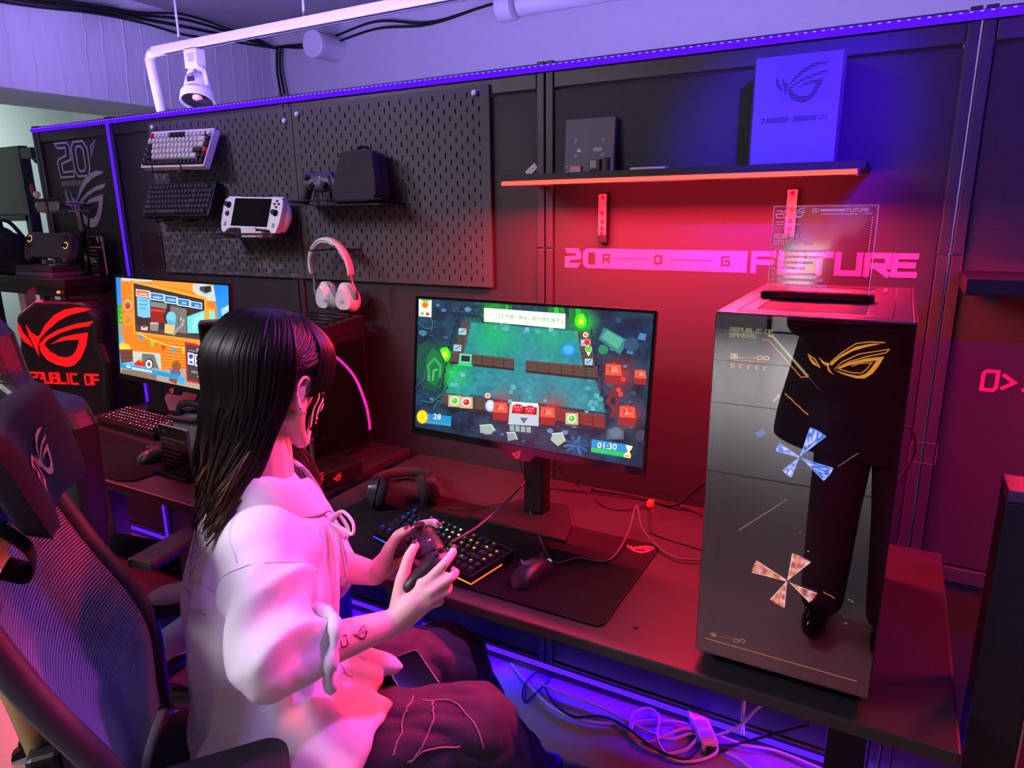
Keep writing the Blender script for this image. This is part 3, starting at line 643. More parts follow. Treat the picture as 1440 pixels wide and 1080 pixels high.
def truck_menu():
    p = Pic(.61, .343, [(72, 98), (988, 166), (1010, 1110), (106, 914)])
    def fn(u, v): return mixc((25, 130, 225), (90, 190, 250), max(0, min(1, 1-v+.3*noise.noise(Vector((u*5, v*4, 0))))))
    p.base(fn, 60, 34)
    OR, OD, OL = (238, 126, 20), (206, 92, 14), (255, 166, 50)
    P, T, C_, Ln = p.poly, p.text, p.circle, p.line
    P([(70, 330), (125, 330), (140, 520), (95, 520)], (60, 160, 40)); P([(80, 480), (140, 500), (150, 620), (95, 600)], (150, 150, 150))
    for k in range(10): C_(84+(k % 3)*14, 345+k*15, 13, mixc((40, 140, 30), (110, 200, 60), (k*.37) % 1), 8)
    P([(85, 840), (1010, 940), (1010, 1110), (106, 914)], (176, 160, 140)); P([(120, 880), (400, 915), (400, 1000), (110, 930)], (140, 110, 90))
    P([(110, 100), (860, 150), (905, 500), (905, 900), (420, 880), (200, 810), (130, 640)], OR); P([(770, 150), (865, 165), (885, 300), (800, 290), (690, 210), (700, 150)], (200, 208, 200)); P([(120, 100), (370, 120), (360, 135), (118, 128)], (200, 205, 205))
    P([(365, 128), (695, 150), (698, 215), (360, 160)], OL)
    for k in range(4): Ln([(370, 138+k*9), (694, 160+k*14)], 3, OD)
    P([(752, 175), (845, 165), (850, 215), (800, 235), (752, 205)], (70, 70, 76)); C_(815, 195, 24, (30, 30, 34))
    P([(200, 125), (800, 265), (815, 650), (215, 570)], OL); P([(215, 145), (790, 285), (800, 635), (228, 555)], (60, 44, 44)); Ln([(205, 130), (800, 268), (815, 640)], 16, OL); Ln([(205, 130), (220, 570), (815, 655)], 18, (246, 150, 36))
    P([(355, 300), (485, 320), (482, 365), (352, 345)], (130, 130, 126)); P([(515, 335), (645, 365), (645, 605), (520, 570)], (120, 116, 112)); Ln([(580, 350), (582, 590)], 4, (84, 80, 80))
    P([(355, 365), (470, 375), (450, 395), (470, 480), (355, 480)], (150, 30, 22)); P([(355, 360), (475, 375), (470, 396), (355, 386)], (220, 50, 30)); P([(650, 430), (790, 375), (795, 575), (652, 570)], (110, 220, 220)); P([(700, 450), (790, 390), (792, 470), (690, 560)], (150, 240, 235)); P([(228, 500), (800, 605), (800, 635), (228, 558)], (84, 60, 56))
    P([(345, 485), (420, 490), (412, 555), (352, 548)], (150, 130, 130)); C_(382, 487, 38, (190, 180, 178), 14, 8); P([(275, 515), (330, 518), (326, 548), (276, 544)], (210, 200, 196)); C_(300, 515, 14, (200, 50, 40), 8)
    C_(520, 440, 40, (120, 200, 235), 16, 54); P([(485, 455), (560, 470), (555, 505), (490, 490)], (90, 180, 225)); P([(470, 490), (550, 505), (545, 585), (465, 570)], (240, 190, 120)); Ln([(540, 580), (600, 510)], 22, (150, 150, 150))
    for x, y in ((600, 450), (620, 465), (612, 495)): P([(x-8, y-14), (x+8, y-12), (x+8, y+14), (x-8, y+12)], (180, 176, 160))
    P([(815, 350), (875, 365), (880, 450), (850, 470), (850, 560), (825, 555)], OL); P([(832, 380), (876, 392), (878, 455), (850, 475), (848, 545), (838, 545)], (120, 225, 225))
    C_(168, 335, 30, (255, 240, 220), 16, 44); C_(168, 335, 25, (215, 44, 30), 16, 38); P([(150, 300), (185, 300), (176, 322), (160, 322)], (90, 170, 40)); C_(168, 455, 34, (250, 190, 120), 18, 54); C_(168, 455, 30, OR, 18, 48)
    for a in range(7): C_(168+16*math.cos(a), 440+20*math.sin(a), 8, (214, 130, 60), 8)
    P([(445, 640), (640, 660), (640, 890), (450, 860)], (246, 140, 30))
    for k in range(8): Ln([(450, 660+k*26), (636, 684+k*26)], 7, (196, 92, 14))
    Ln([(250, 570), (340, 620), (460, 665), (560, 690), (640, 695)], 8, (255, 220, 120)); Ln([(640, 695), (760, 660), (800, 620)], 8, (255, 220, 120))
    for x, y, c in ((272, 585, (60, 150, 210)), (365, 635, (160, 205, 40)), (455, 672, (220, 60, 30)), (540, 690, (60, 160, 215)), (622, 695, (170, 210, 40))): P([(x-18, y), (x+22, y+8), (x-2, y+62)], c)
    P([(205, 725), (430, 745), (440, 880), (215, 830)], (196, 204, 196)); P([(285, 745), (380, 755), (420, 880), (270, 850)], (110, 112, 110)); C_(340, 835, 36, (60, 60, 62), 18, 48); C_(338, 838, 27, (230, 230, 226), 18, 38); C_(338, 838, 14, (90, 90, 92), 14, 20)
    P([(95, 660), (140, 650), (190, 700), (105, 715)], (236, 190, 50))
    for k in range(8): C_(100+k*11, 680+(k % 2)*18, 14, (250, 205, 60), 8)
    P([(100, 712), (205, 712), (205, 815), (110, 830)], (110, 66, 50)); Ln([(104, 745), (204, 742)], 5, (70, 40, 34)); Ln([(106, 785), (204, 778)], 5, (70, 40, 34)); P([(215, 830), (255, 800), (300, 815), (305, 860), (225, 850)], (222, 40, 28)); P([(250, 800), (290, 785), (280, 820)], (150, 190, 50))
    C_(562, 855, 38, (150, 84, 44), 14, 46); P([(520, 880), (600, 900), (560, 1010), (500, 980)], (140, 76, 42)); Ln([(512, 880), (590, 925)], 14, (60, 110, 220)); P([(582, 940), (630, 950), (626, 1010), (584, 1005)], (60, 170, 225))
    for i, (x0, y0, x1, y1, body, c) in enumerate(((238, 200, 345, 262, '故事模式', (238, 110, 50)), (354, 228, 462, 292, '街機模式', (30, 130, 200)), (470, 250, 568, 318, '對戰模式', (30, 130, 200)), (575, 276, 672, 340, '廚師', (30, 130, 200)), (680, 300, 768, 358, '設定', (30, 130, 200)))):
        dy = 14; P([(x0-3, y0-4), (x1+4, y0+dy-2), (x1+4, y1+8), (x0-3, y1-dy+8)], (236, 244, 248)); P([(x0+2, y0+2), (x1-2, y0+dy+3), (x1-2, y1+1), (x0+2, y1-dy+2)], c)
        T(body, x0+(18 if len(body) > 2 else 32), y0+42, 19, (250, 250, 250), .12)
    P([(243, 262), (350, 278), (352, 438), (300, 440), (248, 425)], (120, 196, 236))
    for k, yy in enumerate((290, 326, 358)): Ln([(270, yy), (326-k*8, yy+5)], 11, (90, 150, 196))
    P([(105, 828), (582, 930), (582, 970), (106, 868)], (30, 150, 215)); P([(150, 855), (170, 842), (170, 852), (190, 856), (190, 868), (170, 866), (170, 872)], (250, 250, 250)); [P([(200+k*21, 862+k*4), (216+k*21, 865+k*4), (216+k*21, 884+k*4), (200+k*21, 881+k*4)], (225, 240, 248)) for k in range(8)]
    P([(630, 645), (990, 715), (1010, 1060), (645, 985)], (190, 40, 44)); P([(645, 668), (985, 730), (1005, 1040), (655, 966)], (74, 60, 62)); T('邀請好友', 725, 718, 22, (240, 236, 232), .17)
    Ln([(660, 715), (870, 755)], 3, (210, 205, 200))
    P([(655, 735), (705, 745), (705, 845), (658, 836)], (236, 240, 246)); C_(681, 770, 19, (50, 80, 200), 12, 22); P([(668, 806), (694, 810), (696, 832), (668, 828)], (60, 90, 200)); P([(712, 750), (768, 760), (768, 862), (714, 852)], (236, 240, 246)); P([(722, 764), (758, 770), (758, 850), (724, 842)], (70, 66, 66)); Ln([(741, 780), (741, 835)], 9, (240, 240, 240)); Ln([(725, 806), (758, 810)], 9, (240, 240, 240))
    T('玩家2按下', 680, 905, 20, (214, 205, 200), .2); C_(775, 912, 11, (206, 226, 170)); T('空格鍵加', 790, 925, 20, (214, 205, 200), .2); T('入本地遊戲', 726, 945, 20, (214, 205, 200), .2)
    P([(925, 370), (985, 335), (988, 470), (940, 440)], (150, 205, 245)); P([(940, 365), (988, 330), (988, 372)], (220, 240, 252))
    return p
def monitor(label, loc, yaw, tilt, pic, foot_y, W_=.65):
    t = thing('monitor', label, 'monitor', (loc[0], loc[1], .71), 0)
    c = Vector(loc)-Vector((loc[0], loc[1], .71)); Mh = Matrix.Rotation(yaw, 3, 'Z') @ Matrix.Rotation(-tilt, 3, 'X'); M4 = Matrix.Translation(c) @ Mh.to_4x4()
    w2, h2 = W_/2, W_*9/32; k = W_/.625
    def put(o): o.matrix_local = M4; return o
    a = MB(); a.b2(-w2, w2, .0, .012, -h2, h2); a.b2(-w2*.6, w2*.6, .012, .045, -h2*.75, h2*.7); put(a.build('housing', M_blkm, t, bevel=.003))
    a = MB(); a.mb = None
    for q in ((-w2, w2, h2-.006, h2), (-w2, w2, -h2, -h2+.017), (-w2, -w2+.006, -h2+.017, h2-.006), (w2-.006, w2, -h2+.017, h2-.006)): a.b2(q[0], q[1], -.0035, .0, q[2], q[3])
    put(a.build('bezel', M_gloss, t))
    s = (W_-.014)/.61
    for i, v in enumerate(pic.mb.v): pic.mb.v[i] = (v[0]*s, v[1], v[2]*s*(h2*2-.025)/(.343*s)+.0055)
    put(pic.mb.build('screen_picture', M_scr, t, fix=False))
    a = MB(); a.prism([(-.05, 0), (.05, 0), (.035, -.018), (-.035, -.018)], (0, -.003, -h2), X, Z, (0, .012, 0)); put(a.build('chin_tab', M_gloss, t))
    a = MB(); eye(a, (-.014, -.0036, -h2-.014), X, Z, .026); put(a.build('lit_emblem', emat('red emblem glow', (1, .05, .08), 1.0), t))
    # stand
    lo = Vector((loc[0], loc[1], .71)); fy = foot_y-loc[1]
    a = MB(); a.box((0, fy+.005, .19), (.06, .045, .36)); a.build('column', M_blkm, t, bevel=.008)
    a = MB(); a.tube([(0, fy-.01, c.z-.02), (0, .05, c.z-.005)], .025, 10); a.build('arm', M_blkm, t)
    a = MB(); a.prism([(-.14, -.12), (.14, -.12), (.12, -.04), (.06, .07), (-.06, .07), (-.12, -.04)], (0, fy, 0), X, Y, (0, 0, .012)); a.build('foot', M_blkm, t, bevel=.003)
    return t
monitor('wide black monitor showing a green kitchen game with a score of 28', (.291, -.376, 1.096), -.027, .118, kitchen_game(), -.30)
monitor('black monitor showing an orange food truck menu screen', (-1.032, -.375, 1.104), -.064, .1, truck_menu(), -.20)
# ================================================================ desks
M_desk = mat('black desk laminate', (42, 39, 43), .42, bump=.12, bscale=420, var=.08)
M_leg = mat('black desk steel', (34, 33, 40), .45, metal=.2, var=.05)
def desk(name, label, x0, x1, y0, y1, legs):
    t = thing(name, label, 'desk', ((x0+x1)/2, (y0+y1)/2, 0)); cx, cy = t.location.x, t.location.y
    a = MB(); a.b2(x0-cx, x1-cx, y0-cy, y1-cy, .684, .71); a.build('desktop', M_desk, t, bevel=.004)
    for lx in legs:
        a = MB(); a.b2(lx-cx-.04, lx-cx+.04, -.345-cy, -.275-cy, .035, .66); a.build('leg', M_leg, t, bevel=.004)
        a = MB(); a.b2(lx-cx-.042, lx-cx+.042, y0+.06-cy, y1-.02-cy, .004, .034); a.build('foot', M_leg, t, bevel=.005)
        a = MB(); a.b2(lx-cx-.035, lx-cx+.035, y0+.08-cy, y1-.06-cy, .655, .684); a.build('cross_bracket', M_leg, t)
    a = MB(); a.b2(legs[0]-cx, legs[1]-cx, -.335-cy, -.285-cy, .615, .655); a.build('rail', M_leg, t)
    return t
desk('gaming_desk', 'black desk carrying the tall computer tower and the green game monitor', -.27, 1.216, -.745, -.055, (-.16, 1.07))
desk('gaming_desk', 'black desk carrying the monitor with the orange food truck', -1.72, -.33, -.69, -.03, (-1.645, -.45))

def rcorner(x0, x1, y0, y1, r, n=5):
    P = []
    for cx, cy, a0 in ((x1-r, y1-r, 0), (x0+r, y1-r, PI/2), (x0+r, y0+r, PI), (x1-r, y0+r, 1.5*PI)):
        for k in range(n+1): a = a0+PI/2*k/n; P.append((cx+r*math.cos(a), cy+r*math.sin(a)))
    return P
M_cloth = mat('mouse mat cloth', (27, 23, 26), .95, bump=.3, bscale=700, var=.12, spec=.15)
t = thing('mouse_mat', 'large black cloth mat under the rainbow lit keyboard', 'mat', (.25, -.53, .7105))
a = MB(); a.prism(rcorner(-.43, .385, -.167, .205, .018), (0, 0, 0), X, Y, (0, 0, .004)); a.build('cloth', M_cloth, t)
a = MB(); a.tube([Vector((p[0], p[1], .0035)) for p in rcorner(-.43, .385, -.167, .205, .018)+[(.385, .185)]], .0014, 5, cap=False); a.build('stitched_edge', M_rub, t)
a = MB(); eye(a, (.315, .142, .0046), X*.98+Y*.1, Y*.85, .066); a.build('printed_emblem', mat('red print', (255, 90, 110), .6), t)
t = thing('mouse_mat', 'angular black cloth mat at the front of the food truck desk', 'mat', (-1.2, -.5, .7105))
mp = [(-.31, .105), (.33, .06), (.31, -.15), (.265, -.175), (.0, -.165), (-.35, -.11), (-.36, .06)]
a = MB(); a.prism(mp, (0, 0, 0), X, Y, (0, 0, .004)); a.build('cloth', M_cloth, t)
a = MB(); a.tube([Vector((p[0], p[1], .0035)) for p in mp+[mp[0]]], .0014, 5, cap=False); a.build('stitched_edge', M_rub, t)

# ================================================================ keyboards
KEYROWS = {
 '75': [[1, .15]+[1, 1, 1, 1, .15]*3+[1], [1]*13+[2, 1], [1.5]+[1]*12+[1.5, 1], [1.75]+[1]*11+[2.25, 1], [2.25]+[1]*10+[1.75, 1, 1], [1.25, 1.25, 1.25, 6.25, 1, 1, 1, 1, 1, 1]],
 '98': [[1, .15]+[1, 1, 1, 1, .15]*3+[1, 1, 1, .1, 1], [1]*13+[2, .1, 1, 1, 1, 1], [1.5]+[1]*12+[1.5, .1, 1, 1, 1, 1], [1.75]+[1]*11+[2.25, .1, 1, 1, 1, 1], [2.25]+[1]*10+[1.75, 1, .1, 1, 1, 1, 1], [1.25, 1.25, 1.25, 6.25, 1, 1, 1, .1, 1, 1, 1, 1, 1]],
}
def keycap_mesh(w_, u, m):
    key = ('k', round(w_, 2), u, m.name)
    if key in MATS: return MATS[key]
    a = MB(); g = u*.05; x0, x1, y0, y1 = g, w_*u-g, g, u-g; b = u*.13; h_ = u*.42
    V = [(x0, y0, 0), (x1, y0, 0), (x1, y1, 0), (x0, y1, 0), (x0+b, y0+b*1.1, h_), (x1-b, y0+b*1.1, h_), (x1-b, y1-b*.7, h_*1.06), (x0+b, y1-b*.7, h_*1.06)]
    a.add(V, [(4, 5, 6, 7), (0, 1, 5, 4), (1, 2, 6, 5), (2, 3, 7, 6), (3, 0, 4, 7)])
    MATS[key] = a.mesh('key', m); return MATS[key]
def keyboard(label, M4, rows, u, mcase, mkey, accent=None, legend=None, hcase=.024, knob=False, group=None):
    t = thing('keyboard', label, 'keyboard'); t.matrix_world = M4
    R_ = KEYROWS[rows]; wu = max(sum(r) for r in R_); W_, D_ = wu*u+.012, 6*u+.016
    a = MB(); a.b2(-W_/2, W_/2, -D_/2, D_/2, -hcase, -.002); a.build('case', mcase, t, bevel=.003)
    a = MB()
    for q in ((-W_/2, W_/2, -D_/2, -D_/2+.005), (-W_/2, W_/2, D_/2-.007, D_/2), (-W_/2, -W_/2+.005, -D_/2, D_/2), (W_/2-.005, W_/2, -D_/2, D_/2)): a.b2(q[0], q[1], q[2], q[3], -.006, .0035)
    a.build('rim', mcase, t, bevel=.0015)
    lg = MB(); rr = random.Random(2)
    for ri, row in enumerate(R_):
        x = -wu*u/2; y = 3*u-(ri+1)*u
        ci = 0
        for w_ in row:
            if w_ >= .9:
                m = mkey
                if accent and accent(ri, x/(wu*u)+.5, w_): m = accent(ri, x/(wu*u)+.5, w_)
                if not (knob and ri == 0 and x > wu*u/2-2.3*u):
                    o = bpy.data.objects.new('key', keycap_mesh(w_, u, m)); COL.objects.link(o); o.parent = t; o.location = (x, y, .001)
                    if legend:
                        c = legend(x/(wu*u)+.5, ri, rr)
                        if c:
                            cx = x+w_*u*.5-(u*.12); s_ = u*.16
                            lg.add([(cx-s_, y+u*.48, u*.505), (cx+s_*.7, y+u*.48, u*.505), (cx+s_*.7, y+u*.74, u*.515), (cx-s_, y+u*.74, u*.515)], [(0, 1, 2, 3)], 0, c)
            x += w_*u; ci += 1
    if lg.v: stuff(lg.build('lit_legends', attrmat('lit key legends', 1.6), t, fix=False))
    if knob:
        a = MB(); a.b2(wu*u/2-2.2*u, wu*u/2-1.15*u, 2*u+.001, 3*u-.002, 0, .006); a.build('small_display', M_gloss, t)
        a = MB(); a.lathe([(0, 0), (.0085, 0), (.0085, .011), (.0075, .0125), (0, .0125)], (wu*u/2-.52*u, 2.5*u, .0), 18); a.build('volume_knob', mcase, t, smooth=True, auto=40)
    return t, W_, D_
def frame4(o, u, v):
    u = Vector(u).normalized(); v = Vector(v); v = (v-u*v.dot(u)).normalized(); n = u.cross(v)
    return Matrix.Translation(Vector(o)) @ Matrix((u, v, n)).transposed().to_4x4()
M_key = mat('black keycap', (22, 21, 24), .5, var=.04); M_keyw = mat('white keycap', (205, 198, 208), .5, var=.03); M_keyr = mat('red keycap', (190, 30, 45), .5, var=.03)
def rainbow(x, ri, rr):
    if rr.random() < .1: return None
    stops = [(0, (25, 70, 255)), (.3, (60, 170, 255)), (.42, (120, 255, 190)), (.55, (235, 255, 130)), (.72, (255, 200, 70)), (1, (255, 120, 60))]
    for (a, ca), (b, cb) in zip(stops[:-1], stops[1:]):
        if x <= b: c = mixc(ca, cb, (x-a)/(b-a)); k = rr.uniform(.25, 1.0); return lin(tuple(q*k for q in c))
    return lin((255, 120, 60))
# keyboard in front of the player (level, turned a little)
u_ = Vector((.356+.0, -.595, 0))-Vector((.018, -.53, 0)); u_ = Vector((.325, -.075, 0))
kb, W_, D_ = keyboard('black keyboard with rainbow lit legends in front of the player', frame4((.186, -.588, .739), u_, (.23, 1, .06)), '75', .0205, M_blk, M_key, legend=rainbow)
# glowing underside line of that keyboard
a = MB(); n = 40
for i in range(n):
    x0 = -W_/2+W_*i/n; c = rainbow((i+.5)/n, 0, random.Random(5)) or lin((200, 160, 60)); c = tuple(min(1, q*1.3) for q in c)
    a.add([(x0, -D_/2-.0006, -.016), (x0+W_/n, -D_/2-.0006, -.016), (x0+W_/n, -D_/2-.0006, -.012), (x0, -D_/2-.0006, -.012)], [(0, 1, 2, 3)], 0, c)
for i in range(8):
    y0 = -D_/2+D_*.7*i/8; a.add([(W_/2+.0006, y0, -.016), (W_/2+.0006, y0+D_*.7/8, -.016), (W_/2+.0006, y0+D_*.7/8, -.012), (W_/2+.0006, y0, -.012)], [(0, 1, 2, 3)], 0, lin((255, 90, 60)))
stuff(a.build('light_line', attrmat('lit key legends', 1.6), kb, fix=False))
keyboard('black keyboard with pale red lit legends in front of the food truck screen', frame4((-1.375, -.31, .741), (.36, -.02, 0), (-.1, 1, .1)), '98', .0192, M_blk, mat('dark red keycap', (40, 24, 30), .45, var=.05), legend=lambda x, r, q: lin(mixc((190, 60, 80), (255, 190, 210), q.random())))
def acc(ri, x, w_):
    if ri == 0 and x < .06: return M_keyr
    if ri == 0 and .28 < x < .52: return M_key
    if x > .93 or (x < .06 and w_ > 1.2) or (ri == 5 and w_ < 6) or (ri in (3, 4) and x > .78): return M_keyr if (ri == 3 and x > .9) else M_key
    if ri == 5: return M_key
    return None
wv = Vector((.0, -.62, .78))
keyboard('white keyboard with dark accent keys on the pegboard', frame4((-1.275, -.085, 1.722), (1, .0, -.025), (.06, .42, .9)), '75', .0213, M_wht, M_keyw, accent=acc, knob=True)
keyboard('all black keyboard on the pegboard below the white keyboard', frame4((-1.315, -.075, 1.545), (1, .0, -.0), (.03, .40, .92)), '98', .0192, M_blk, mat('grey black keycap', (58, 57, 64), .3, var=.05, spec=.7), hcase=.03)
def wire(name, label, paths, r, m=None, cat='bracket', group=None):
    t = thing(name, label, cat, group=group)
    for P in paths:
        a = MB(); a.tube(P, r, 8); a.build('wire', m or M_blkm, t, smooth=True)
    return t
for lab, cx, z_, yb in (('black wire hook pair holding the white keyboard', -1.275, 1.655, -.125), ('black wire hook pair holding the black keyboard', -1.315, 1.478, -.115)):
    wire('wire_hook', lab, [[(cx+s_, -.012, z_+.035), (cx+s_, -.03, z_-.004), (cx+s_, yb+.0, z_-.012), (cx+s_+.012, yb-.008, z_-.006), (cx+s_+.012, yb-.008, z_+.012)] for s_ in (-.10, .06)]+[[(cx-.1, yb+.03, z_-.013), (cx+.06, yb+.03, z_-.013)]], .0026)

# ================================================================ game handhelds, shelves, case, headset
def handheld(label, M4, mb_, screen, ring=None, s=1.):
    t = thing('handheld_console', label, 'handheld console'); t.matrix_world = M4 @ Matrix.Scale(s, 4)
    a = MB(); P = []
    top = [(-.14, .02), (-.137, .045), (-.12, .056), (0, .056), (.12, .056), (.137, .045), (.14, .02), (.138, -.03), (.128, -.062), (.112, -.068), (.1, -.055), (.085, -.05), (-.085, -.05), (-.1, -.055), (-.112, -.068), (-.128, -.062), (-.138, -.03)]
    a.prism(top, (0, 0, -.012), X, Y, (0, 0, .022)); a.build('body', mb_, t, bevel=.006, seg=3)
    for s_ in (-1, 1):
        a = MB(); a.tube(catmull([(s_*.122, .04, -.018), (s_*.128, 0, -.024), (s_*.122, -.05, -.02)], 4), [.012, .014, .016, .017, .018, .017, .016, .014, .011], 10); a.build('grip', mb_, t, smooth=True)
        a = MB(); a.b2(s_*.1-.03, s_*.1+.03, .052, .060, -.014, .004); a.build('trigger', mb_, t, bevel=.003)
    a = MB(); a.b2(-.087, .087, -.044, .051, .0098, .0106); a.build('screen', screen, t, bevel=.0004)
    for x_, y_ in ((-.113, .028), (.113, .004)):
        a = MB(); a.lathe([(0, .01), (.0115, .01), (.0105, .012), (.006, .013), (.006, .019), (.0095, .021), (.0085, .0235), (0, .0225)], (x_, y_, 0), 18); o = a.build('thumb_stick', M_rub, t, smooth=True, auto=50)
        if ring:
            a = MB(); R1 = circ(x_, y_, .0145, 20); R0 = circ(x_, y_, .0115, 20); a.add([Vector((p[0], p[1], .0112)) for p in R1+R0], [(k, (k+1) % 20, (k+1) % 20+20, k+20) for k in range(20)]); a.build('light_ring', ring, t, fix=False)
    for k in range(4):
        a = MB(); a.cyl((.113+.010*math.cos(k*PI/2), .033+.010*math.sin(k*PI/2), .009), (.113+.010*math.cos(k*PI/2), .033+.010*math.sin(k*PI/2), .013), .004, 12); a.build('face_button', M_rub, t)
    a = MB(); a.lathe([(0, .01), (.0095, .01), (.0085, .0125), (0, .012)], (-.113, -.002, 0), 16); a.build('direction_pad', M_rub, t, smooth=True, auto=40)
    a = MB()
    for k in range(4): a.b2(-.12+k*.003, -.1185+k*.003, -.045, -.03, .0098, .0103); a.b2(.108+k*.003, .1095+k*.003, -.045, -.03, .0098, .0103)
    a.build('speaker_slots', M_rub, t); return t
handheld('white handheld console with a dark screen on a wire shelf', frame4((-.915, -.085, 1.488), (1, .0, -.03), (.0, .32, .95)), M_wht, M_gloss, s=1.04)
def wire_shelf(label, x0, x1, z_, d):
    t = thing('wire_shelf', label, 'shelf')
    a = MB(); a.b2(x0, x1, -d, -.018, z_-.004, z_); a.build('tray', M_blkm, t)
    a = MB()
    for P in ([(x0, -.016, z_+.06), (x0, -.03, z_+.0), (x0, -d, z_+.012), (x1, -d, z_+.012), (x1, -.03, z_), (x1, -.016, z_+.06)],): a.tube(P, .0028, 6)
    a.build('rim_wire', M_blkm, t)
    for xx in (x0+.01, x1-.01): a = MB(); a.b2(xx-.006, xx+.006, -.018, -.014, z_-.015, z_+.07); a.build('hanger', M_blkm, t)
wire_shelf('black wire shelf under the white handheld console', -1.08, -.765, 1.412, -.0+.13)
wire_shelf('black wire shelf under the carrying case and pad', -.685, -.305, 1.516, .135)
t = thing('console_stand', 'small white plastic prop holding up the white handheld', 'stand', (-.905, -.1, 1.4125))
a = MB(); a.b2(-.035, .035, -.024, -.018, 0, .036); a.prism([(-.02, 0), (.03, 0), (.03, .012), (-.02, .02)], (-.035, 0, 0), Y, Z, (.095, 0, 0)); a.build('prop', M_wht, t, bevel=.002)

def gamepad(label, M4, m, name='game_controller'):
    t = thing(name, label, 'game controller'); t.matrix_world = M4
    a = MB()
    a.tube(catmull([(-.055, .0, 0), (-.03, .012, .002), (0, .014, .003), (.03, .012, .002), (.055, 0, 0)], 4), [.02]+[.027]*15+[.02], 14, flat=.62, up=(0, 0, 1))
    a.ell((0, .006, .003), (.055, .034, .017))
    for s_ in (-1, 1):
        a.tube(catmull([(s_*.05, .02, 0), (s_*.06, 0, -.002), (s_*.068, -.03, -.008), (s_*.072, -.056, -.016)], 4), [.021, .023, .0235, .023, .0225, .021, .0195, .019, .0185, .018, .017, .015, .011], 12)
        a.ell((s_*.05, .014, .002), (.028, .027, .017))
    ob = a.build('shell', m, t)
    md = ob.modifiers.new('r', 'REMESH'); md.mode = 'VOXEL'; md.voxel_size = .0028; md.use_smooth_shade = True
    md = ob.modifiers.new('s', 'SMOOTH'); md.factor = .6; md.iterations = 8
    for x_, y_ in ((-.052, .016), (.026, -.008)):
        b = MB(); b.lathe([(0, .012), (.013, .014), (.012, .0175), (.006, .018), (.006, .024), (.0105, .0262), (.0095, .029), (0, .0275)], (x_, y_, 0), 18); b.build('thumb_stick', M_rub, t, smooth=True, auto=50)
    for k, c in enumerate(((.062, .016), (.051, .027), (.04, .016), (.051, .005))):
        b = MB(); b.lathe([(0, .012), (.0052, .014), (.005, .0205), (.004, .0218), (0, .022)], (c[0], c[1], 0), 14); b.build('face_button', M_gloss, t, smooth=True, auto=40)
    b = MB(); b.b2(-.037, -.015, -.013, -.006, .012, .0205); b.b2(-.0295, -.0225, -.0205, .0015, .012, .0205); b.build('direction_pad', M_gloss, t, bevel=.001)
    for s_ in (-1, 1):
        b = MB(); b.tube(catmull([(s_*.03, .034, .004), (s_*.05, .036, .002), (s_*.066, .026, 0)], 4), .0075, 8); b.build('shoulder_button', M_gloss, t, smooth=True)
        b = MB(); b.ell((s_*.05, .036, -.011), (.014, .011, .011)); b.build('trigger', M_gloss, t, smooth=True)
    b = MB(); b.lathe([(0, .0175), (.0055, .0178), (.005, .0195), (0, .0195)], (0, .017, 0), 16); b.build('home_button', M_steel, t, smooth=True)
    for x_ in (-.012, .012): b = MB(); b.ell((x_, .004, .0195), (.0035, .0022, .0016)); b.build('menu_button', M_gloss, t, smooth=True)
    return t
gamepad('black game controller leaning beside the carrying case on the wall shelf', frame4((-.585, -.085, 1.577), (1, .05, -.02), (.05, .35, .94)), mat('dark shell', (46, 42, 52), .45, var=.05))
t = thing('carrying_case', 'dark hard carrying case with rounded corners on the wall shelf', 'case'); t.matrix_world = frame4((-.428, -.075, 1.590), (1, -.05, -.0), (.0, .16, 1))
M_case = mat('woven case fabric', (38, 33, 42), .8, bump=.5, bscale=500, var=.15)
cp = [(-.066, .07), (-.055, .078), (0, .082), (.055, .08), (.068, .07), (.085, .0), (.092, -.05), (.085, -.068), (.06, -.074), (-.06, -.074), (-.085, -.068), (-.092, -.05), (-.085, 0)]
for q, nm in (((-.03, -.002), 'rear_shell'), ((.002, .034), 'front_shell')):
    a = MB(); a.prism(cp, (0, 0, q[0]), X, Y, (0, 0, q[1]-q[0])); a.build(nm, M_case, t, bevel=.012, seg=4)
a = MB(); a.tube([Vector((x_*1.005, y_*1.005, 0)) for x_, y_ in cp+[cp[0]]], .0035, 6); a.build('zip', M_rub, t)
a = MB(); a.tube(catmull([(-.02, .084, 0), (-.015, .096, 0), (.015, .096, 0), (.02, .084, 0)], 4), .004, 6, flat=2); a.build('loop', M_rub, t)

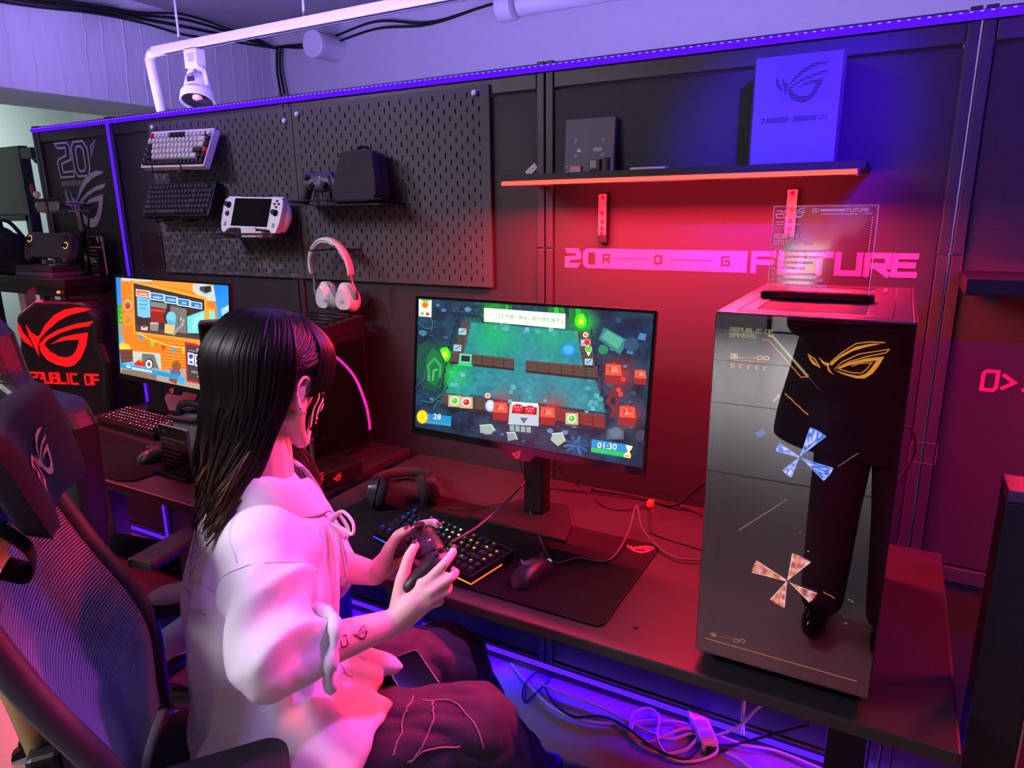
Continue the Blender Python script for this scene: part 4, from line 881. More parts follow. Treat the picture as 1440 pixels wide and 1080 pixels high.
def headset(label, M4, m, mp_, s=1., swivel=62):
    t = thing('headset', label, 'headset'); t.matrix_world = M4 @ Matrix.Scale(s, 4)
    A = [(.088*math.sin(a)*1.0, 0, .1*math.cos(a)) for a in np.linspace(-1.75, 1.75, 25)]
    a = MB(); a.tube(A, .0155, 10, flat=.36); a.build('headband', m, t, smooth=True)
    a = MB(); a.tube([(x_*.93, 0, z_*.93-.001) for x_, y_, z_ in A[4:-4]], .014, 10, flat=.42); a.build('headband_pad', mp_, t, smooth=True)
    for s_ in (-1, 1):
        a = MB(); a.tube(catmull([(s_*.086, 0, -.015), (s_*.089, 0, -.045), (s_*.097, 0, -.07), (s_*.094, 0, -.1)], 4), .0065, 8, flat=.6); a.build('slider', M_steel, t, smooth=True)
        Me = Matrix.Rotation(s_*math.radians(90), 3, 'Y') @ Matrix.Scale(1, 3)
        Ry = Matrix.Rotation(-s_*math.radians(swivel), 3, 'Z')
        def cup(nm, r0, r1, d0, d1, m_, k=1.0):
            a = MB(); V = []; F = []; n = 28
            for r_, d_ in ((0, d0), (r0*.9, d0), (r0, d0+(d1-d0)*.2), (r1, d1-(d1-d0)*.25), (r1*.9, d1), (0, d1)):
                for j in range(n):
                    an = 2*PI*j/n; tri = 1+.10*math.cos(3*an+PI/2)*k
                    V.append(Ry @ Vector((s_*d_, r_*tri*math.cos(an)*.9, r_*tri*math.sin(an)*1.08))+Vector((s_*(.080-.0004*swivel), 0, -.100)))
            for i in range(5):
                for j in range(n): p_, q_ = i*n+j, i*n+(j+1) % n; F.append((p_, q_, q_+n, p_+n))
            a.add(V, F); return a.build(nm, m_, t, smooth=True, auto=50)
        cup('ear_pad', .045, .048, -.030, -.004, mp_, .4); cup('ear_cup', .047, .036, -.006, .022, m)
        ec = MB(); Rm = Ry; o = Rm @ Vector((s_*.0228, -s_*0-.012, -.012))+Vector((s_*(.080-.0004*swivel), 0, -.100)); eye(ec, o, Rm @ Vector((0, s_*1., 0)), (0, 0, 1), .022); ec.build('cup_emblem', mat('grey print', (120, 110, 130), .5), t, fix=False)
    return t
headset('white over ear headset hanging from a wire hook on the pegboard', frame4((-.565, -.095, 1.312), (1, -.03, 0), (.03, 1, .14)), M_wht, mat('pale cushion', (190, 186, 196), .75, bump=.3, bscale=200), s=.98, swivel=84)
wire('wire_hook', 'black wire hook carrying the white headset', [[(-.60, -.012, 1.40), (-.60, -.02, 1.372), (-.605, -.14, 1.372), (-.61, -.15, 1.392)], [(-.50, -.012, 1.40), (-.50, -.02, 1.372), (-.51, -.12, 1.372), (-.515, -.13, 1.39)], [(-.6, -.03, 1.372), (-.5, -.03, 1.372)]], .0026)
t = thing('notice_card', 'small dark red card with corner marks on the wall beside the pegboard', 'card', (-1.627, -.004, 1.353))
a = MB(); a.b2(-.072, .072, 0, .003, -.07, .07); a.build('card', mat('dark red card', (44, 12, 24), .5), t)
a = MB()
for sx in (-1, 1):
    for sz in (-1, 1): a.b2(sx*.066-.004, sx*.066+.004, -.0006, 0, sz*.064-.0008, sz*.064+.0008); a.b2(sx*.069-.0008, sx*.069+.0008, -.0006, 0, sz*.061-.004, sz*.061+.004)
for k in range(14): a.b2(-.0695, -.0685, -.0006, 0, -.05+k*.007, -.047+k*.007); a.b2(.0685, .0695, -.0006, 0, -.05+k*.007, -.047+k*.007)
stuff(a.build('corner_marks', mat('pink print', (235, 150, 170), .6), t))

# ================================================================ floating shelf
t = thing('floating_shelf', 'dark floating shelf edged with a glowing red strip', 'shelf', (.56, -.1, 1.56))
a = MB(); a.b2(-.42, .42, -.10, .10, -.0, .018); a.build('board', M_blkm, t, bevel=.002)
a = MB(); a.tube([(-.41, -.108, -.004), (.405, -.108, -.004)], .0048, 8); a.build('glowing_tube', E_red, t, smooth=True)
a = MB(); a.b2(-.41, .41, -.1035, -.1002, -.011, .003); a.build('channel', M_post, t)
for px, pz in ((.350, 1.532), (.823, 1.537)):
    t = thing('shelf_bracket', ['black metal bracket strip with a clear label, under the shelf above the pink bar', 'black metal bracket strip partly behind the clear acrylic sign'][px > .5], 'bracket', (px, -.001, 1.47))
    a = MB(); a.b2(-.013, .013, -.02, 0, -.068, .062); a.build('strip', M_blkm, t, bevel=.002)
    a = MB(); a.b2(-.011, .011, -.0212, -.0202, -.048, .058); a.build('clear_label', mat('clear silver label', (180, 150, 160), .25, metal=.6), t)
    for zz in (.05, .01, -.012, -.03, -.043): a = MB(); a.ell((0, -.021, zz), (.0055, .002, .0055), None, 12, 6); a.build('screw', mat('red screw', (150, 16, 26), .4), t, smooth=True)
# tall boxed item
M_box = mat('satin pale carton', (96, 92, 124), .5, var=.03); M_boxd = mat('dark carton', (52, 44, 56), .5)
t = thing('product_box', 'tall white carton with a striped eye mark standing on the shelf end', 'box', (.826, -.105, 1.5785))
a = MB(); a.b2(-.085, .087, -.02, .07, 0, .222); a.build('carton', M_box, t, bevel=.001)
a = MB(); a.b2(-.0895, -.0855, -.012, .096, 0, .221); a.b2(-.085, .087, .0702, .096, 0, .221); a.build('dark_sleeve', M_boxd, t)
a = MB(); eye(a, (-.042, -.0206, .125), X, Z*1.05, .105)
a.build('emblem', mat('grey hatch print', (20, 18, 30), .5), t)
a = MB()
for k in range(16): strokes(a, [(-.06+k*.009, .105), (.02+k*.009, .222)], .0022, (0, -.0210, 0), X, Z)
hx = [q for q in a.f]; V = a.v
a2 = MB()
for k in range(22):
    y_ = .13+k*.0042; a2.b2(-.045, .068, -.0209, -.0207, y_, y_+.0013)
stuff(a2.build('hatch_lines', M_box, t))
a = MB(); strokes(a, [(-.066, .098), (-.060, .098), (-.064, .089)], .002, (0, -.0206, 0), X, Z)
for x0, n in ((-.056, 10), (.0, 10)):
    for k in range(n): strokes(a, [(x0+k*.0046, .089), (x0+.004+k*.0046, .098)], .0022, (0, -.0206, 0), X, Z)
for zz in (.0965, .091): strokes(a, [(.05, zz), (.066, zz)], .0016, (0, -.0206, 0), X, Z)
a.build('striped_print', mat('grey hatch print', (20, 18, 30), .5), t)
a = MB(); eye(a, (-.0900, .075, .135), -Y, Z*1.25, .06); a.build('side_emblem', M_steel, t, fix=False)
t = thing('product_box', 'flat dark square box leaning on the wall above the shelf', 'box', (.312, -.02, 1.5785))
Mq = Matrix.Rotation(math.radians(-4), 4, 'X')
a = MB(); a.b2(-.07, .07, -.012, .006, 0, .142); o = a.build('carton', mat('violet grey carton', (92, 78, 100), .5, var=.04), t, bevel=.0015); o.matrix_local = Mq
a = MB()
for sx in (-1, 1):
    for zz, dz in ((.088, -.005), (.048, .005)): strokes(a, [(sx*.034, zz), (sx*.04, zz), (sx*.04, zz+dz)], .0016, (.0, -.0126, 0), X, Z)
for k in range(5): a.b2(.012+k*.005, .015+k*.005, -.0127, -.0125, .058, .067)
a.b2(-.034, -.024, -.0127, -.0125, .058, .066)
o = a.build('corner_print', M_pwhite, t); o.matrix_local = Mq
t = thing('toy_camera', 'tiny clear boxy trinket standing before the flat dark box', 'trinket', (.363, -.10, 1.5785))
a = MB(); a.b2(-.018, .012, -.009, .009, .006, .034); a.build('body', mat('smoky plastic', (90, 70, 84), .3), t, bevel=.002)
a = MB(); a.b2(-.013, .003, -.0105, -.009, .012, .03); a.build('face', mat('cream print', (176, 160, 150), .5), t)
a = MB(); a.cyl((.026, 0, .004), (.026, 0, .036), .011, 14); a.build('barrel', mat('smoky plastic', (90, 70, 84), .3), t, smooth=True, auto=40)
t = thing('trinket', 'tiny striped silver trinket lying near the shelf start', 'trinket', (.30, -.11, 1.5785))
a = MB(); a.b2(-.004, .028, -.007, .007, .0, .019); a.build('block', mat('striped silver', (170, 120, 130), .35, metal=.5), t, bevel=.002)
a = MB(); a.cyl((-.012, 0, .003), (-.012, 0, .016), .002, 8); a.ell((-.012, 0, .003), (.005, .005, .004)); a.ell((-.012, 0, .017), (.005, .005, .003)); a.build('spool', mat('cream print', (176, 160, 150), .5), t, smooth=True)
t = thing('acrylic_slab', 'thin pale oblong slab lying in the middle of the shelf', 'stand', (.505, -.11, 1.5785))
a = MB(); a.b2(-.044, .044, -.018, .018, 0, .008); a.build('base', M_pwhite, t, bevel=.002)
t = thing('sticker', 'small white sticker with three rings on the wall at the shelf start', 'sticker', (.127, -.0012, 1.60))
Rz = Matrix.Rotation(math.radians(-38), 4, 'Y')
a = MB(); a.b2(-.018, .018, -.0006, 0, -.008, .008); o = a.build('backing', M_wht, t); o.matrix_local = Rz
a = MB()
for k in (-1, 0, 1): strokes(a, circ(k*.0105, 0, .0042, 12), .0014, (0, -.0009, 0), X, Z, closed=True)
o = a.build('ring', M_blk, t); o.matrix_local = Rz
# ================================================================ tall computer with a glass front
PCX, PCW, PCF, PCB, PCZ, PCT = .9535, .273, -.712, -.235, .735, 1.333
t = thing('computer_tower', 'tall black computer tower with a reflecting glass front and lit fans', 'computer', (PCX, PCF, .71))
M_pc = mat('computer case steel', (46, 42, 50), .38, metal=.35, var=.05, bump=.05, bscale=500)
hw, D_, z0, z1 = PCW/2, PCB-PCF, PCZ-.71, PCT-.71
a = MB(); a.b2(-hw, -hw+.006, .004, D_, z0, z1); a.build('side_panel', M_pc, t, bevel=.0015)
a = MB(); a.b2(hw-.006, hw, .004, D_, z0, z1); a.build('side_panel', M_pc, t, bevel=.0015)
a = MB(); a.b2(-hw+.006, hw-.006, .004, D_, z0, z0+.012); a.build('bottom_panel', M_pc, t)
a = MB(); a.b2(-hw+.006, hw-.006, D_-.006, D_, z0+.012, z1-.006); a.build('rear_panel', M_pc, t)
a = MB()
for q in ((-hw+.006, -hw+.052, .004, D_-.004), (hw-.066, hw-.006, .004, D_-.004), (-hw+.052, hw-.066, .004, .05), (-hw+.052, hw-.066, D_-.05, D_-.004)): a.b2(q[0], q[1], q[2], q[3], z1-.006, z1)
a.build('top_panel', M_pc, t, bevel=.001)
for k in range(34):
    y_ = .052+k*(D_-.104)/34; a = MB(); a.box((-.007, y_+.004, z1-.004), (hw*2-.118, .0075, .003), Matrix.Rotation(.35, 3, 'X')); a.build('vent_slat', M_pc, t)
a = MB(); a.b2(-hw+.01, hw-.01, .01, D_-.01, z1-.02, z1-.012); a.build('dust_filter', M_rub, t)
a = MB()
for q in ((-hw+.028, hw-.03, .018, .0195), (-hw+.028, hw-.03, D_-.02, D_-.0185), (-hw+.028, -hw+.0295, .018, D_-.0185), (hw-.0315, hw-.03, .018, D_-.0185)): a.b2(q[0], q[1], q[2], q[3], z1, z1+.0004)
a.build('groove', M_gloss, t)
a = MB()
for k in range(3): a.b2(hw-.052, hw-.046, D_-.1+k*.02, D_-.088+k*.02, z1, z1+.0012)
a.b2(hw-.066, hw-.055, .04, .045, z1, z1+.0008); a.build('top_button', mat('mauve print', (170, 110, 140), .5), t)
for sx in (-1, 1):
    for yy in (.05, D_-.05): a = MB(); a.b2(sx*(hw-.03)-.02, sx*(hw-.03)+.02, yy-.02, yy+.02, 0, z0); a.build('foot', M_rub, t, bevel=.003)
# front: frame, inner wall of hexagon mesh, printed light marks, spinning-light rotors, glass pane
a = MB()
for q in ((-hw, -hw+.004, z0, z1), (hw-.004, hw, z0, z1), (-hw+.004, hw-.004, z1-.004, z1), (-hw+.004, hw-.004, z0, z0+.004)): a.b2(q[0], q[1], .0, .006, q[2], q[3])
a.build('front_frame', M_pc, t, bevel=.001)
a = MB(); a.b2(-hw+.006, hw-.006, .075, .08, z0+.012, z1-.02); a.build('inner_wall', mat('inner black wall', (20, 19, 23), .5, bump=.0), t)
def hexes():
    a = MB(); r = .0052; V = []; F = []
    for j in range(58):
        for i in range(19):
            cx = -.022+i*r*1.78*.86+(j % 2)*r*.77; cz = z0+.05+j*r*1.36
            if cx > hw-.02 or cz > z1-.17: continue
            b = len(V)
            for rr_ in (r*.92, r*.68):
                for k in range(6): an = PI/6+k*PI/3; V.append((cx+rr_*.86*math.cos(an), .0745, cz+rr_*.86*math.sin(an)))
            F += [(b+k, b+(k+1) % 6, b+6+(k+1) % 6, b+6+k) for k in range(6)]
    a.add(V, F); return a
stuff(hexes().build('hexagon_mesh', mat('mesh grey', (70, 66, 82), .5), t, fix=False))
pc = Pic(PCW, PCT-PCZ, [(1002, 440), (1287, 455), (1222, 978), (978, 918)])
OG, GD, OL_ = (255, 170, 60), (214, 150, 60), (170, 172, 110)
def face(x, y): q = pc.uv((x, y)); return (q[0], q[1]+(z0+z1)/2)
pr = MB()
def ln(pts, w_, c, closed=False): strokes(pr, [face(*p) for p in pts], w_, (0, .0065, 0), X, Z, col=lin(c), closed=closed)
def fill(pts, c): pr.flat([face(*p) for p in pts], (0, .0063, 0), X, Z, col=lin(c))
fx = lambda X_, Y_: (1040+X_/4, 270+Y_/4)       # marks measured on an enlarged view of the front
fill([fx(*p) for p in ((372, 925), (396, 955), (440, 998), (400, 980), (382, 955))], OG); ln([fx(*p) for p in ((372, 925), (410, 950), (440, 998))], .0012, OG)
fill([fx(*p) for p in ((432, 940), (465, 968), (500, 976), (486, 990), (500, 1020), (520, 1042), (486, 1016), (480, 990), (500, 972), (560, 925), (640, 880), (730, 862), (780, 862), (700, 880), (620, 905), (550, 945), (505, 988), (480, 990), (455, 975))], OG)
ln([fx(*p) for p in ((500, 968), (560, 915), (640, 862), (720, 852), (802, 855))], .0012, OG)
ln([fx(*p) for p in ((520, 1008), (560, 968), (660, 920), (828, 893), (810, 912), (700, 935), (600, 965), (520, 1008))], .0012, OG)
fill([fx(*p) for p in ((540, 1000), (600, 970), (700, 945), (800, 934), (770, 985), (735, 1030), (690, 1058), (640, 1056), (570, 1035), (522, 1012), (600, 1035), (660, 1044), (700, 1030), (735, 990), (758, 955), (690, 965), (600, 985), (548, 1006))], OG)
ln([fx(*p) for p in ((552, 1008), (620, 1026), (672, 1028), (700, 1008), (730, 968))], .001, OG); ln([fx(*p) for p in ((618, 990), (660, 975), (735, 968))], .001, OG)
gx = lambda X_, Y_: (960+X_/4, 400+Y_/4)
q0, q1, q2 = face(*gx(247, 275)), face(*gx(493, 290)), face(*gx(247, 300))
put_letters(pr, 'REPUBLIC OF', (q0[0], .0063, face(*gx(247, 274))[1]), X, Z, .0054, .0050, .0010, .0013, col=lin(OL_))
put_letters(pr, 'GAMERS', (q0[0], .0063, face(*gx(247, 305))[1]), X, Z, .0054, .0054, .0010, .0013, col=lin(OL_))
ln([gx(435, 322), gx(468, 325), gx(655, 535), gx(690, 530)], .0016, (235, 120, 70)); ln([gx(470, 300), gx(490, 303), gx(690, 528)], .0035, (176, 176, 128)); ln([gx(690, 528), gx(755, 600)], .0008, (96, 84, 96))
put_letters(pr, '06', (face(*gx(253, 428))[0], .0063, face(*gx(253, 428))[1]), X, Z, .0068, .0042, .0014, .0014, col=lin((255, 190, 120)))
ln([gx(300, 424), gx(396, 428)], .0005, OG); ln([gx(380, 415), gx(398, 428)], .0006, OG); ln([gx(300, 422), gx(316, 434)], .0006, OG)
def infinity(c, r, w_, col): ln([(c[0]+r*1.6*math.sin(a)/(1+math.cos(a)**2)*1.1, c[1]+r*1.5*math.sin(a)*math.cos(a)/(1+math.cos(a)**2)+.06*r*math.sin(a)) for a in np.linspace(0, 2*PI, 29)[:-1]], w_, col, True)
infinity(gx(437, 427), 4.8, .0013, (255, 190, 120))
for k in range(13): ln([gx(272+k*14, 441+k*.8), gx(279+k*14, 442+k*.8)], .0009, (235, 140, 90))
for k, xx in enumerate((262, 308, 356, 402, 448)):
    for j in range(3): ln([gx(xx-9, 462+k*4+j*9), gx(xx+9-(j*k) % 5*2, 463+k*4+j*9)], .0011, (225, 120, 70) if k < 4 else (150, 140, 140))
    ln([gx(xx-7, 460+k*4), gx(xx-4, 484+k*4)], .0011, (225, 120, 70) if k < 4 else (150, 140, 140))
for cx, cy, n, dx, dy in ((565, 630, 11, 12, 11), (498, 665, 4, 9, -9)):
    for k in range(n): ln([gx(cx+k*dx, cy+k*dy+3*math.sin(k*1.7)), gx(cx+k*dx+8, cy+k*dy+5)], .0016, (225, 160, 80))
hx_ = lambda X_, Y_: (960+X_/3.178, 660+Y_/3.178)
for k in range(4): ln([hx_(628+k*13, 556+k*7+2*math.sin(k*2)), hx_(636+k*13, 560+k*7)], .0012, (235, 170, 80))
for x_, y_ in ((520, 296), (740, 586), (754, 594), (556, 376), (726, 692)): ln([hx_(x_, y_), hx_(x_+4, y_+1)], .0012, (230, 225, 220))
ln([hx_(246, 290), hx_(462, 147)], .0009, (190, 170, 110)); ln([hx_(262, 330), hx_(355, 272)], .0007, (110, 70, 70)); ln([gx(866, 1034), gx(978, 958)], .0009, (150, 140, 110))
ln([hx_(98, 780), hx_(778, 946)], .0012, (190, 140, 70))
put_letters(pr, '06', (face(*hx_(122, 768))[0], .0063, face(*hx_(122, 766))[1]), X, Z, .0052, .0036, .0009, .0012, col=lin(GD)); ln([hx_(158, 768), hx_(222, 780)], .0004, GD); infinity(hx_(251, 786), 4.6, .0009, GD)
pr.build('lit_print', attrmat('lit front print', 1.5), t, fix=False)
# slightly lighter inner display field and its bars
a = MB()
def bar_(pts, mi=0): a.flat([face(*p) for p in pts], (0, .0080, 0), X, Z, mi)
bar_([gx(228, 238), gx(1215, 292), gx(1180, 605), gx(210, 525)])
a.build('display_field', mat('smoked field', (46, 44, 52), .4), t, fix=False)
a = MB(); a.flat([face(*p) for p in (gx(245, 555), gx(1172, 640), hx_(778, 940), hx_(100, 775))], (0, .0745, 0), X, Z)
a.build('inner_field', mat('smoked inner field', (34, 33, 40), .5), t, fix=False)
def rotor(cx, cy, blades, cols, seed):
    h = t; c = face(cx, cy); o = MB(); rr = random.Random(seed)
    hub = MB(); hub.cyl((c[0], .03, c[1]), (c[0], .05, c[1]), .006, 14); hub.build('rotor_hub', M_gloss, t)
    for a0, a1, r in blades:
        b = MB(); n = 7; V = []; F = []; C_ = []; m = 9
        for i in range(m+1):
            rad = r*(.03+.97*i/m)
            for k in range(n+1):
                an = a0+(a1-a0)*k/n; V.append((c[0]+rad*math.cos(an), .028-.004*k/n, c[1]+rad*math.sin(an)))
                q = rr.random(); f_ = (math.sin(i*1.9+k*.35+seed)*.5+.5)**1.6*.95
                cc = mixc(cols[0], cols[1], f_) if q < .7 else cols[2]
                if k in (0, n): cc = cols[1]
                C_.append(tuple(x*(1.0 if i > 1 else 1.3) for x in lin(cc)))
        for i in range(m):
            for k in range(n): p_ = i*(n+1)+k; F.append((p_, p_+1, p_+n+2, p_+n+1))
        b.v = V; b.f = F; b.mi = [0]*len(F); b.c = C_
        b.build('rotor_blade', attrmat('lit rotor', 1.9), t, fix=False)
R = math.radians
rotor(1120, 652, ((R(48), R(78), .052), (R(150), R(172), .036), (R(-42), R(-10), .05), (R(228), R(256), .036)), ((20, 70, 235), (120, 190, 255), (235, 240, 255)), 2)
rotor(1104, 829, ((R(52), R(86), .052), (R(155), R(178), .056), (R(-40), R(-10), .047), (R(240), R(270), .048)), ((190, 40, 60), (255, 225, 215), (255, 170, 80)), 5)
a = MB(); q = [face(*gx(376, 880)), face(*gx(425, 850)), face(*gx(443, 880)), face(*gx(400, 905))]; a.prism(q, (0, .03, 0), X, Z, (0, .002, 0)); a.build('lit_chip', emat('blue chip glow', (.06, .28, .85), .8), t)
a = MB(); a.b2(-hw+.001, hw-.001, -.004, -.0005, z0+.001, z1-.001); a.build('glass_pane', glassmat('tinted mirror glass', (225, 222, 230), .13, 0.0), t, bevel=.001)
cable('computer_cable', 'red lit cable looping out beside the computer tower', [(1.05, -.237, 1.02), (1.11, -.19, 1.04), (1.13, -.17, .98), (1.10, -.17, .9), (1.04, -.237, .84)], .003, M_rub, n=6)
cable('computer_cable', 'black cable curling from behind the tower down to the desk rear', [(.85, -.237, .90), (.74, -.16, .86), (.66, -.1, .78), (.60, -.10, .72), (.50, -.08, .716), (.36, -.09, .716)], .0045, M_rub, n=6)

# clear sign on the tower
t = thing('acrylic_sign', 'clear acrylic sign on a black bar standing on the computer tower', 'sign', (.939, -.5, 1.3335))
M_acr = glassmat('clear acrylic', (246, 232, 240), .05, .07); M_etch = mat('etched frost', (235, 190, 205), .45, var=.05)
a = MB(); a.b2(-.09, .09, -.016, .016, 0, .012); a.build('foot_bar', M_gloss, t, bevel=.002)
a = MB(); a.b2(-.081, .081, -.0025, .0025, .010, .157); a.build('pane', M_acr, t, bevel=.0008)
a = MB()
for q in ((-.081, -.0795, .012, .157), (.0795, .081, .012, .157), (-.081, .081, .1558, .1572)): a.b2(q[0], q[1], -.0027, .0027, q[2], q[3])
a.build('polished_edge', mat('acrylic edge', (235, 170, 190), .2), t)
a = MB(); E_ = lambda s, x, z, h_, w_, th: put_letters(a, s, (x, -.0029, z), X, Z, h_, w_, th)
E_('20', -.075, .138, .011, .0085, .0016); eye(a, (-.052, -.0029, .137), X, Z, .024)
E_('20', -.018, .147, .005, .004, .001); a.flat([(-.006, .1475), (.032, .1475), (.032, .1515), (-.006, .1515)], (0, -.0029, 0), X, Z); E_('FUTURE', .034, .147, .005, .0042, .001)
for q in ((-.075, -.062, .130), (-.075, -.035, .126), (-.004, .052, .1425), (.06, .073, .143)): a.flat([(q[0], q[2]), (q[1], q[2]), (q[1], q[2]+.0012), (q[0], q[2]+.0012)], (0, -.0029, 0), X, Z)
for k in range(6): strokes(a, circ(-.074+k*.0055, .1205, .0014, 6), .0006, (0, -.0029, 0), X, Z, closed=True)
E_('ROG G1000', -.076, .103, .007, .0052, .0013); E_('EDITION 20', -.076, .0925, .007, .0052, .0013)
rr = random.Random(4)
for k, L_ in enumerate((.078, .07, .052, .042, .06, .072, .078)):
    zz = .0795-k*.0098; strokes(a, [(-.0735, zz+.0035), (-.0755, zz), (-.0715, zz)], .0007, (0, -.0029, 0), X, Z, closed=True)
    x_ = -.066
    while x_ < -.066+L_: w_ = rr.uniform(.002, .006); a.flat([(x_, zz), (x_+w_, zz), (x_+w_, zz+.004), (x_, zz+.004)], (0, -.0029, 0), X, Z); x_ += w_+.001
for k in range(24): a.flat([(.0725, .04+k*.0042), (.074, .04+k*.0042), (.074, .042+k*.0042), (.0725, .042+k*.0042)], (0, -.0029, 0), X, Z)
stuff(a.build('engraved_print', M_etch, t, fix=False))
def label_sign(label, loc, rz, w_, h_, tint, tilt=.0, base=True):
    t = thing('acrylic_sign', label, 'sign', loc, rz)
    a = MB(); a.b2(-w_/2, w_/2, -.003, .003, .012, h_); a.build('pane', glassmat('smoked acrylic', tint, .06, .05), t, bevel=.0008)
    a = MB()
    for q in ((-w_/2-.0004, -w_/2+.0012, .012, h_), (w_/2-.0012, w_/2+.0004, .012, h_), (-w_/2, w_/2, h_-.0012, h_+.0004)): a.b2(q[0], q[1], -.0033, .0033, q[2], q[3])
    a.build('polished_edge', mat('pale acrylic edge', (170, 140, 165), .25), t)
    if base: a = MB(); a.b2(-w_/2-.012, w_/2+.012, -.035, .02, 0, .012); a.build('foot_bar', M_gloss, t, bevel=.002)
    a = MB(); rr = random.Random(int(w_*1000))
    for k in range(7):
        zz = h_*.72-k*h_*.09; x_ = -w_*.42; L_ = (.8, .45, .55, .6, .4, .5, .35)[k]*w_; hh = .006 if k < 2 else .003
        while x_ < -w_*.42+L_: q = rr.uniform(.003, .007); a.flat([(x_, zz), (x_+q, zz), (x_+q, zz+hh), (x_, zz+hh)], (0, -.0034, 0), X, Z); x_ += q+.0015
    eye(a, (-w_*.4, -.0034, h_*.83), X, Z, w_*.14)
    stuff(a.build('engraved_print', mat('faint print', (150, 140, 120), .5), t, fix=False))
label_sign('smoked acrylic sign standing on the food truck desk near the mouse', (-.815, -.555, .7105), math.radians(-3), .145, .155, (120, 112, 120))
label_sign('dark acrylic sign standing on the wall counter beside the blue seam strip', (-1.915, -.06, 1.2405), math.radians(-8), .135, .165, (96, 90, 110))

# ================================================================ mice
def mouse(label, loc, rz, s=1., led=False):
    t = thing('mouse', label, 'mouse', loc, rz); n, m = 24, 13; V = []; F = []
    for j in range(m):
        v = j/(m-1); y = (-.062+.124*v)
        hw_ = .032*(1-.10*math.sin(PI*v*1.0))*(max(.001, 1-abs(2*v-1)**5))**.5; hz = .039*(max(.0, math.sin(PI*(.12+.80*(1-v)*.95+.02)))**.7)*(max(.001, 1-abs(2*v-1)**7))**.6
        for i in range(n+1):
            a_ = PI*i/n; V.append((hw_*math.cos(a_)*s, y*s, max(0, hz*math.sin(a_)**.75)*s))
    for j in range(m-1):
        for i in range(n): a_ = j*(n+1)+i; F.append((a_, a_+1, a_+n+2, a_+n+1))
    b = MB(); b.add(V, F); b.add([V[j*(n+1)] for j in range(m)]+[V[j*(n+1)+n] for j in range(m)], [(j, j+1, m+j+1, m+j) for j in range(m-1)])
    b.build('shell', mat('matte mouse shell', (34, 32, 38), .42, var=.05), t, smooth=True, auto=60)
    b = MB(); b.tube([(0, .012*s, .0405*s), (0, .03*s, .0375*s), (0, .05*s, .028*s), (0, .0605*s, .012*s)], .0009, 5); b.build('button_gap', M_rub, t)
    b = MB(); b.lathe([(0, -.004*s), (.009*s, -.0035*s), (.0095*s, 0), (.009*s, .0035*s), (0, .004*s)], (0, .036*s, .0335*s), 18, Matrix.Rotation(PI/2, 3, 'Y')); b.build('scroll_wheel', M_rub, t, smooth=True)
    b = MB(); eye(b, (-.016*s, -.03*s, .0445*s), X, Y, .03*s); b.build('palm_emblem', mat('grey emblem print', (120, 110, 125), .5), t, fix=False)
    for k in (0, 1): b = MB(); b.tube([(-.0315*s, (-.012+k*.022)*s, .021*s), (-.0322*s, (.006+k*.022)*s, .0215*s)], .003*s, 6); b.build('side_button', M_gloss, t)
    if led: b = MB(); b.ell((0, .0655*s, .012*s), (.006, .003, .004)); b.build('cable_light', emat('cyan cable light', (.12, .45, .7), .9), t, smooth=True)
    return t
mouse('black mouse on the large mat beside the rainbow lit keyboard', (.432, -.598, .7148), math.radians(-10), 1.0, True)
mouse('black mouse on the angular mat behind the smoked sign', (-1.0, -.5, .7148), math.radians(-14), 1.05)

# ================================================================ desk cables
zc = .7185
cable('controller_cable', 'dark braided cable running from the held controller over the big mat', [(.400, -.852, .905), (.37, -.70, .87), (.31, -.45, .83), (.255, -.27, .80), (.24, -.245, .788), (.262, -.29, .74), (.30, -.34, zc), (.39, -.46, zc), (.452, -.524, zc), (.49, -.479, zc), (.556, -.457, zc), (.56, -.35, .735), (.548, -.262, .765), (.555, -.262, .768), (.583, -.304, .735), (.645, -.353, zc), (.70, -.375, zc), (.76, -.33, zc), (.80, -.2, zc)], .0026, mat('braided grey sheath', (66, 60, 74), .7, bump=.4, bscale=600), n=7)
cable('mouse_cable', 'thin dark cable from the mouse on the big mat', [(.432, -.533, .725), (.424, -.50, zc), (.40, -.47, zc), (.31, -.418, zc), (.211, -.327, zc), (.19, -.29, zc)], .0014, M_rub, n=6)
cable('headset_cable', 'thin cable of the dark headset lying under the game monitor', [(.19, -.29, zc), (.116, -.377, zc), (.04, -.399, zc), (-.055, -.482, zc), (-.105, -.45, zc), (-.08, -.41, zc), (-.03, -.38, zc)], .0013, M_rub, n=6)
cable('monitor_cable', 'black cable behind the game monitor leading to a small orange plug', [(.27, -.2, .95), (.28, -.15, .80), (.351, -.111, zc-.004), (.434, -.177, zc-.004), (.493, -.173, zc-.004), (.541, -.122, zc)], .002, M_rub, n=6)
cable('power_cable', 'black cable running along the desk rear from orange plug to tower', [(.541, -.122, zc), (.585, -.25, zc-.005), (.60, -.272, zc-.005), (.678, -.29, zc-.005), (.80, -.30, zc-.005), (.84, -.22, zc-.004)], .002, M_rub, n=6)
cable('power_cable', 'slim black cable crossing behind the game monitor foot', [(.16, -.21, .95), (.17, -.16, .78), (.2, -.14, zc-.004), (.3, -.12, zc-.004), (.474, -.09, zc-.004), (.589, -.08, zc-.004), (.7, -.12, zc-.004)], .0018, M_rub, n=6)
cable('power_cable', 'black loop of cable hanging behind the game monitor stand', [(.30, -.30, .97), (.315, -.27, .86), (.30, -.255, .80), (.285, -.26, .84), (.28, -.27, .93)], .002, M_rub, n=6)
t = thing('cable_plug', 'small orange plug lying on the rear of the tower desk', 'plug', (.541, -.115, .715)); a = MB(); a.b2(-.008, .008, -.012, .012, -.004, .012); a.b2(-.005, .005, -.02, -.012, -.002, .007); a.build('shell', mat('orange plug', (225, 110, 50), .45), t, bevel=.002)
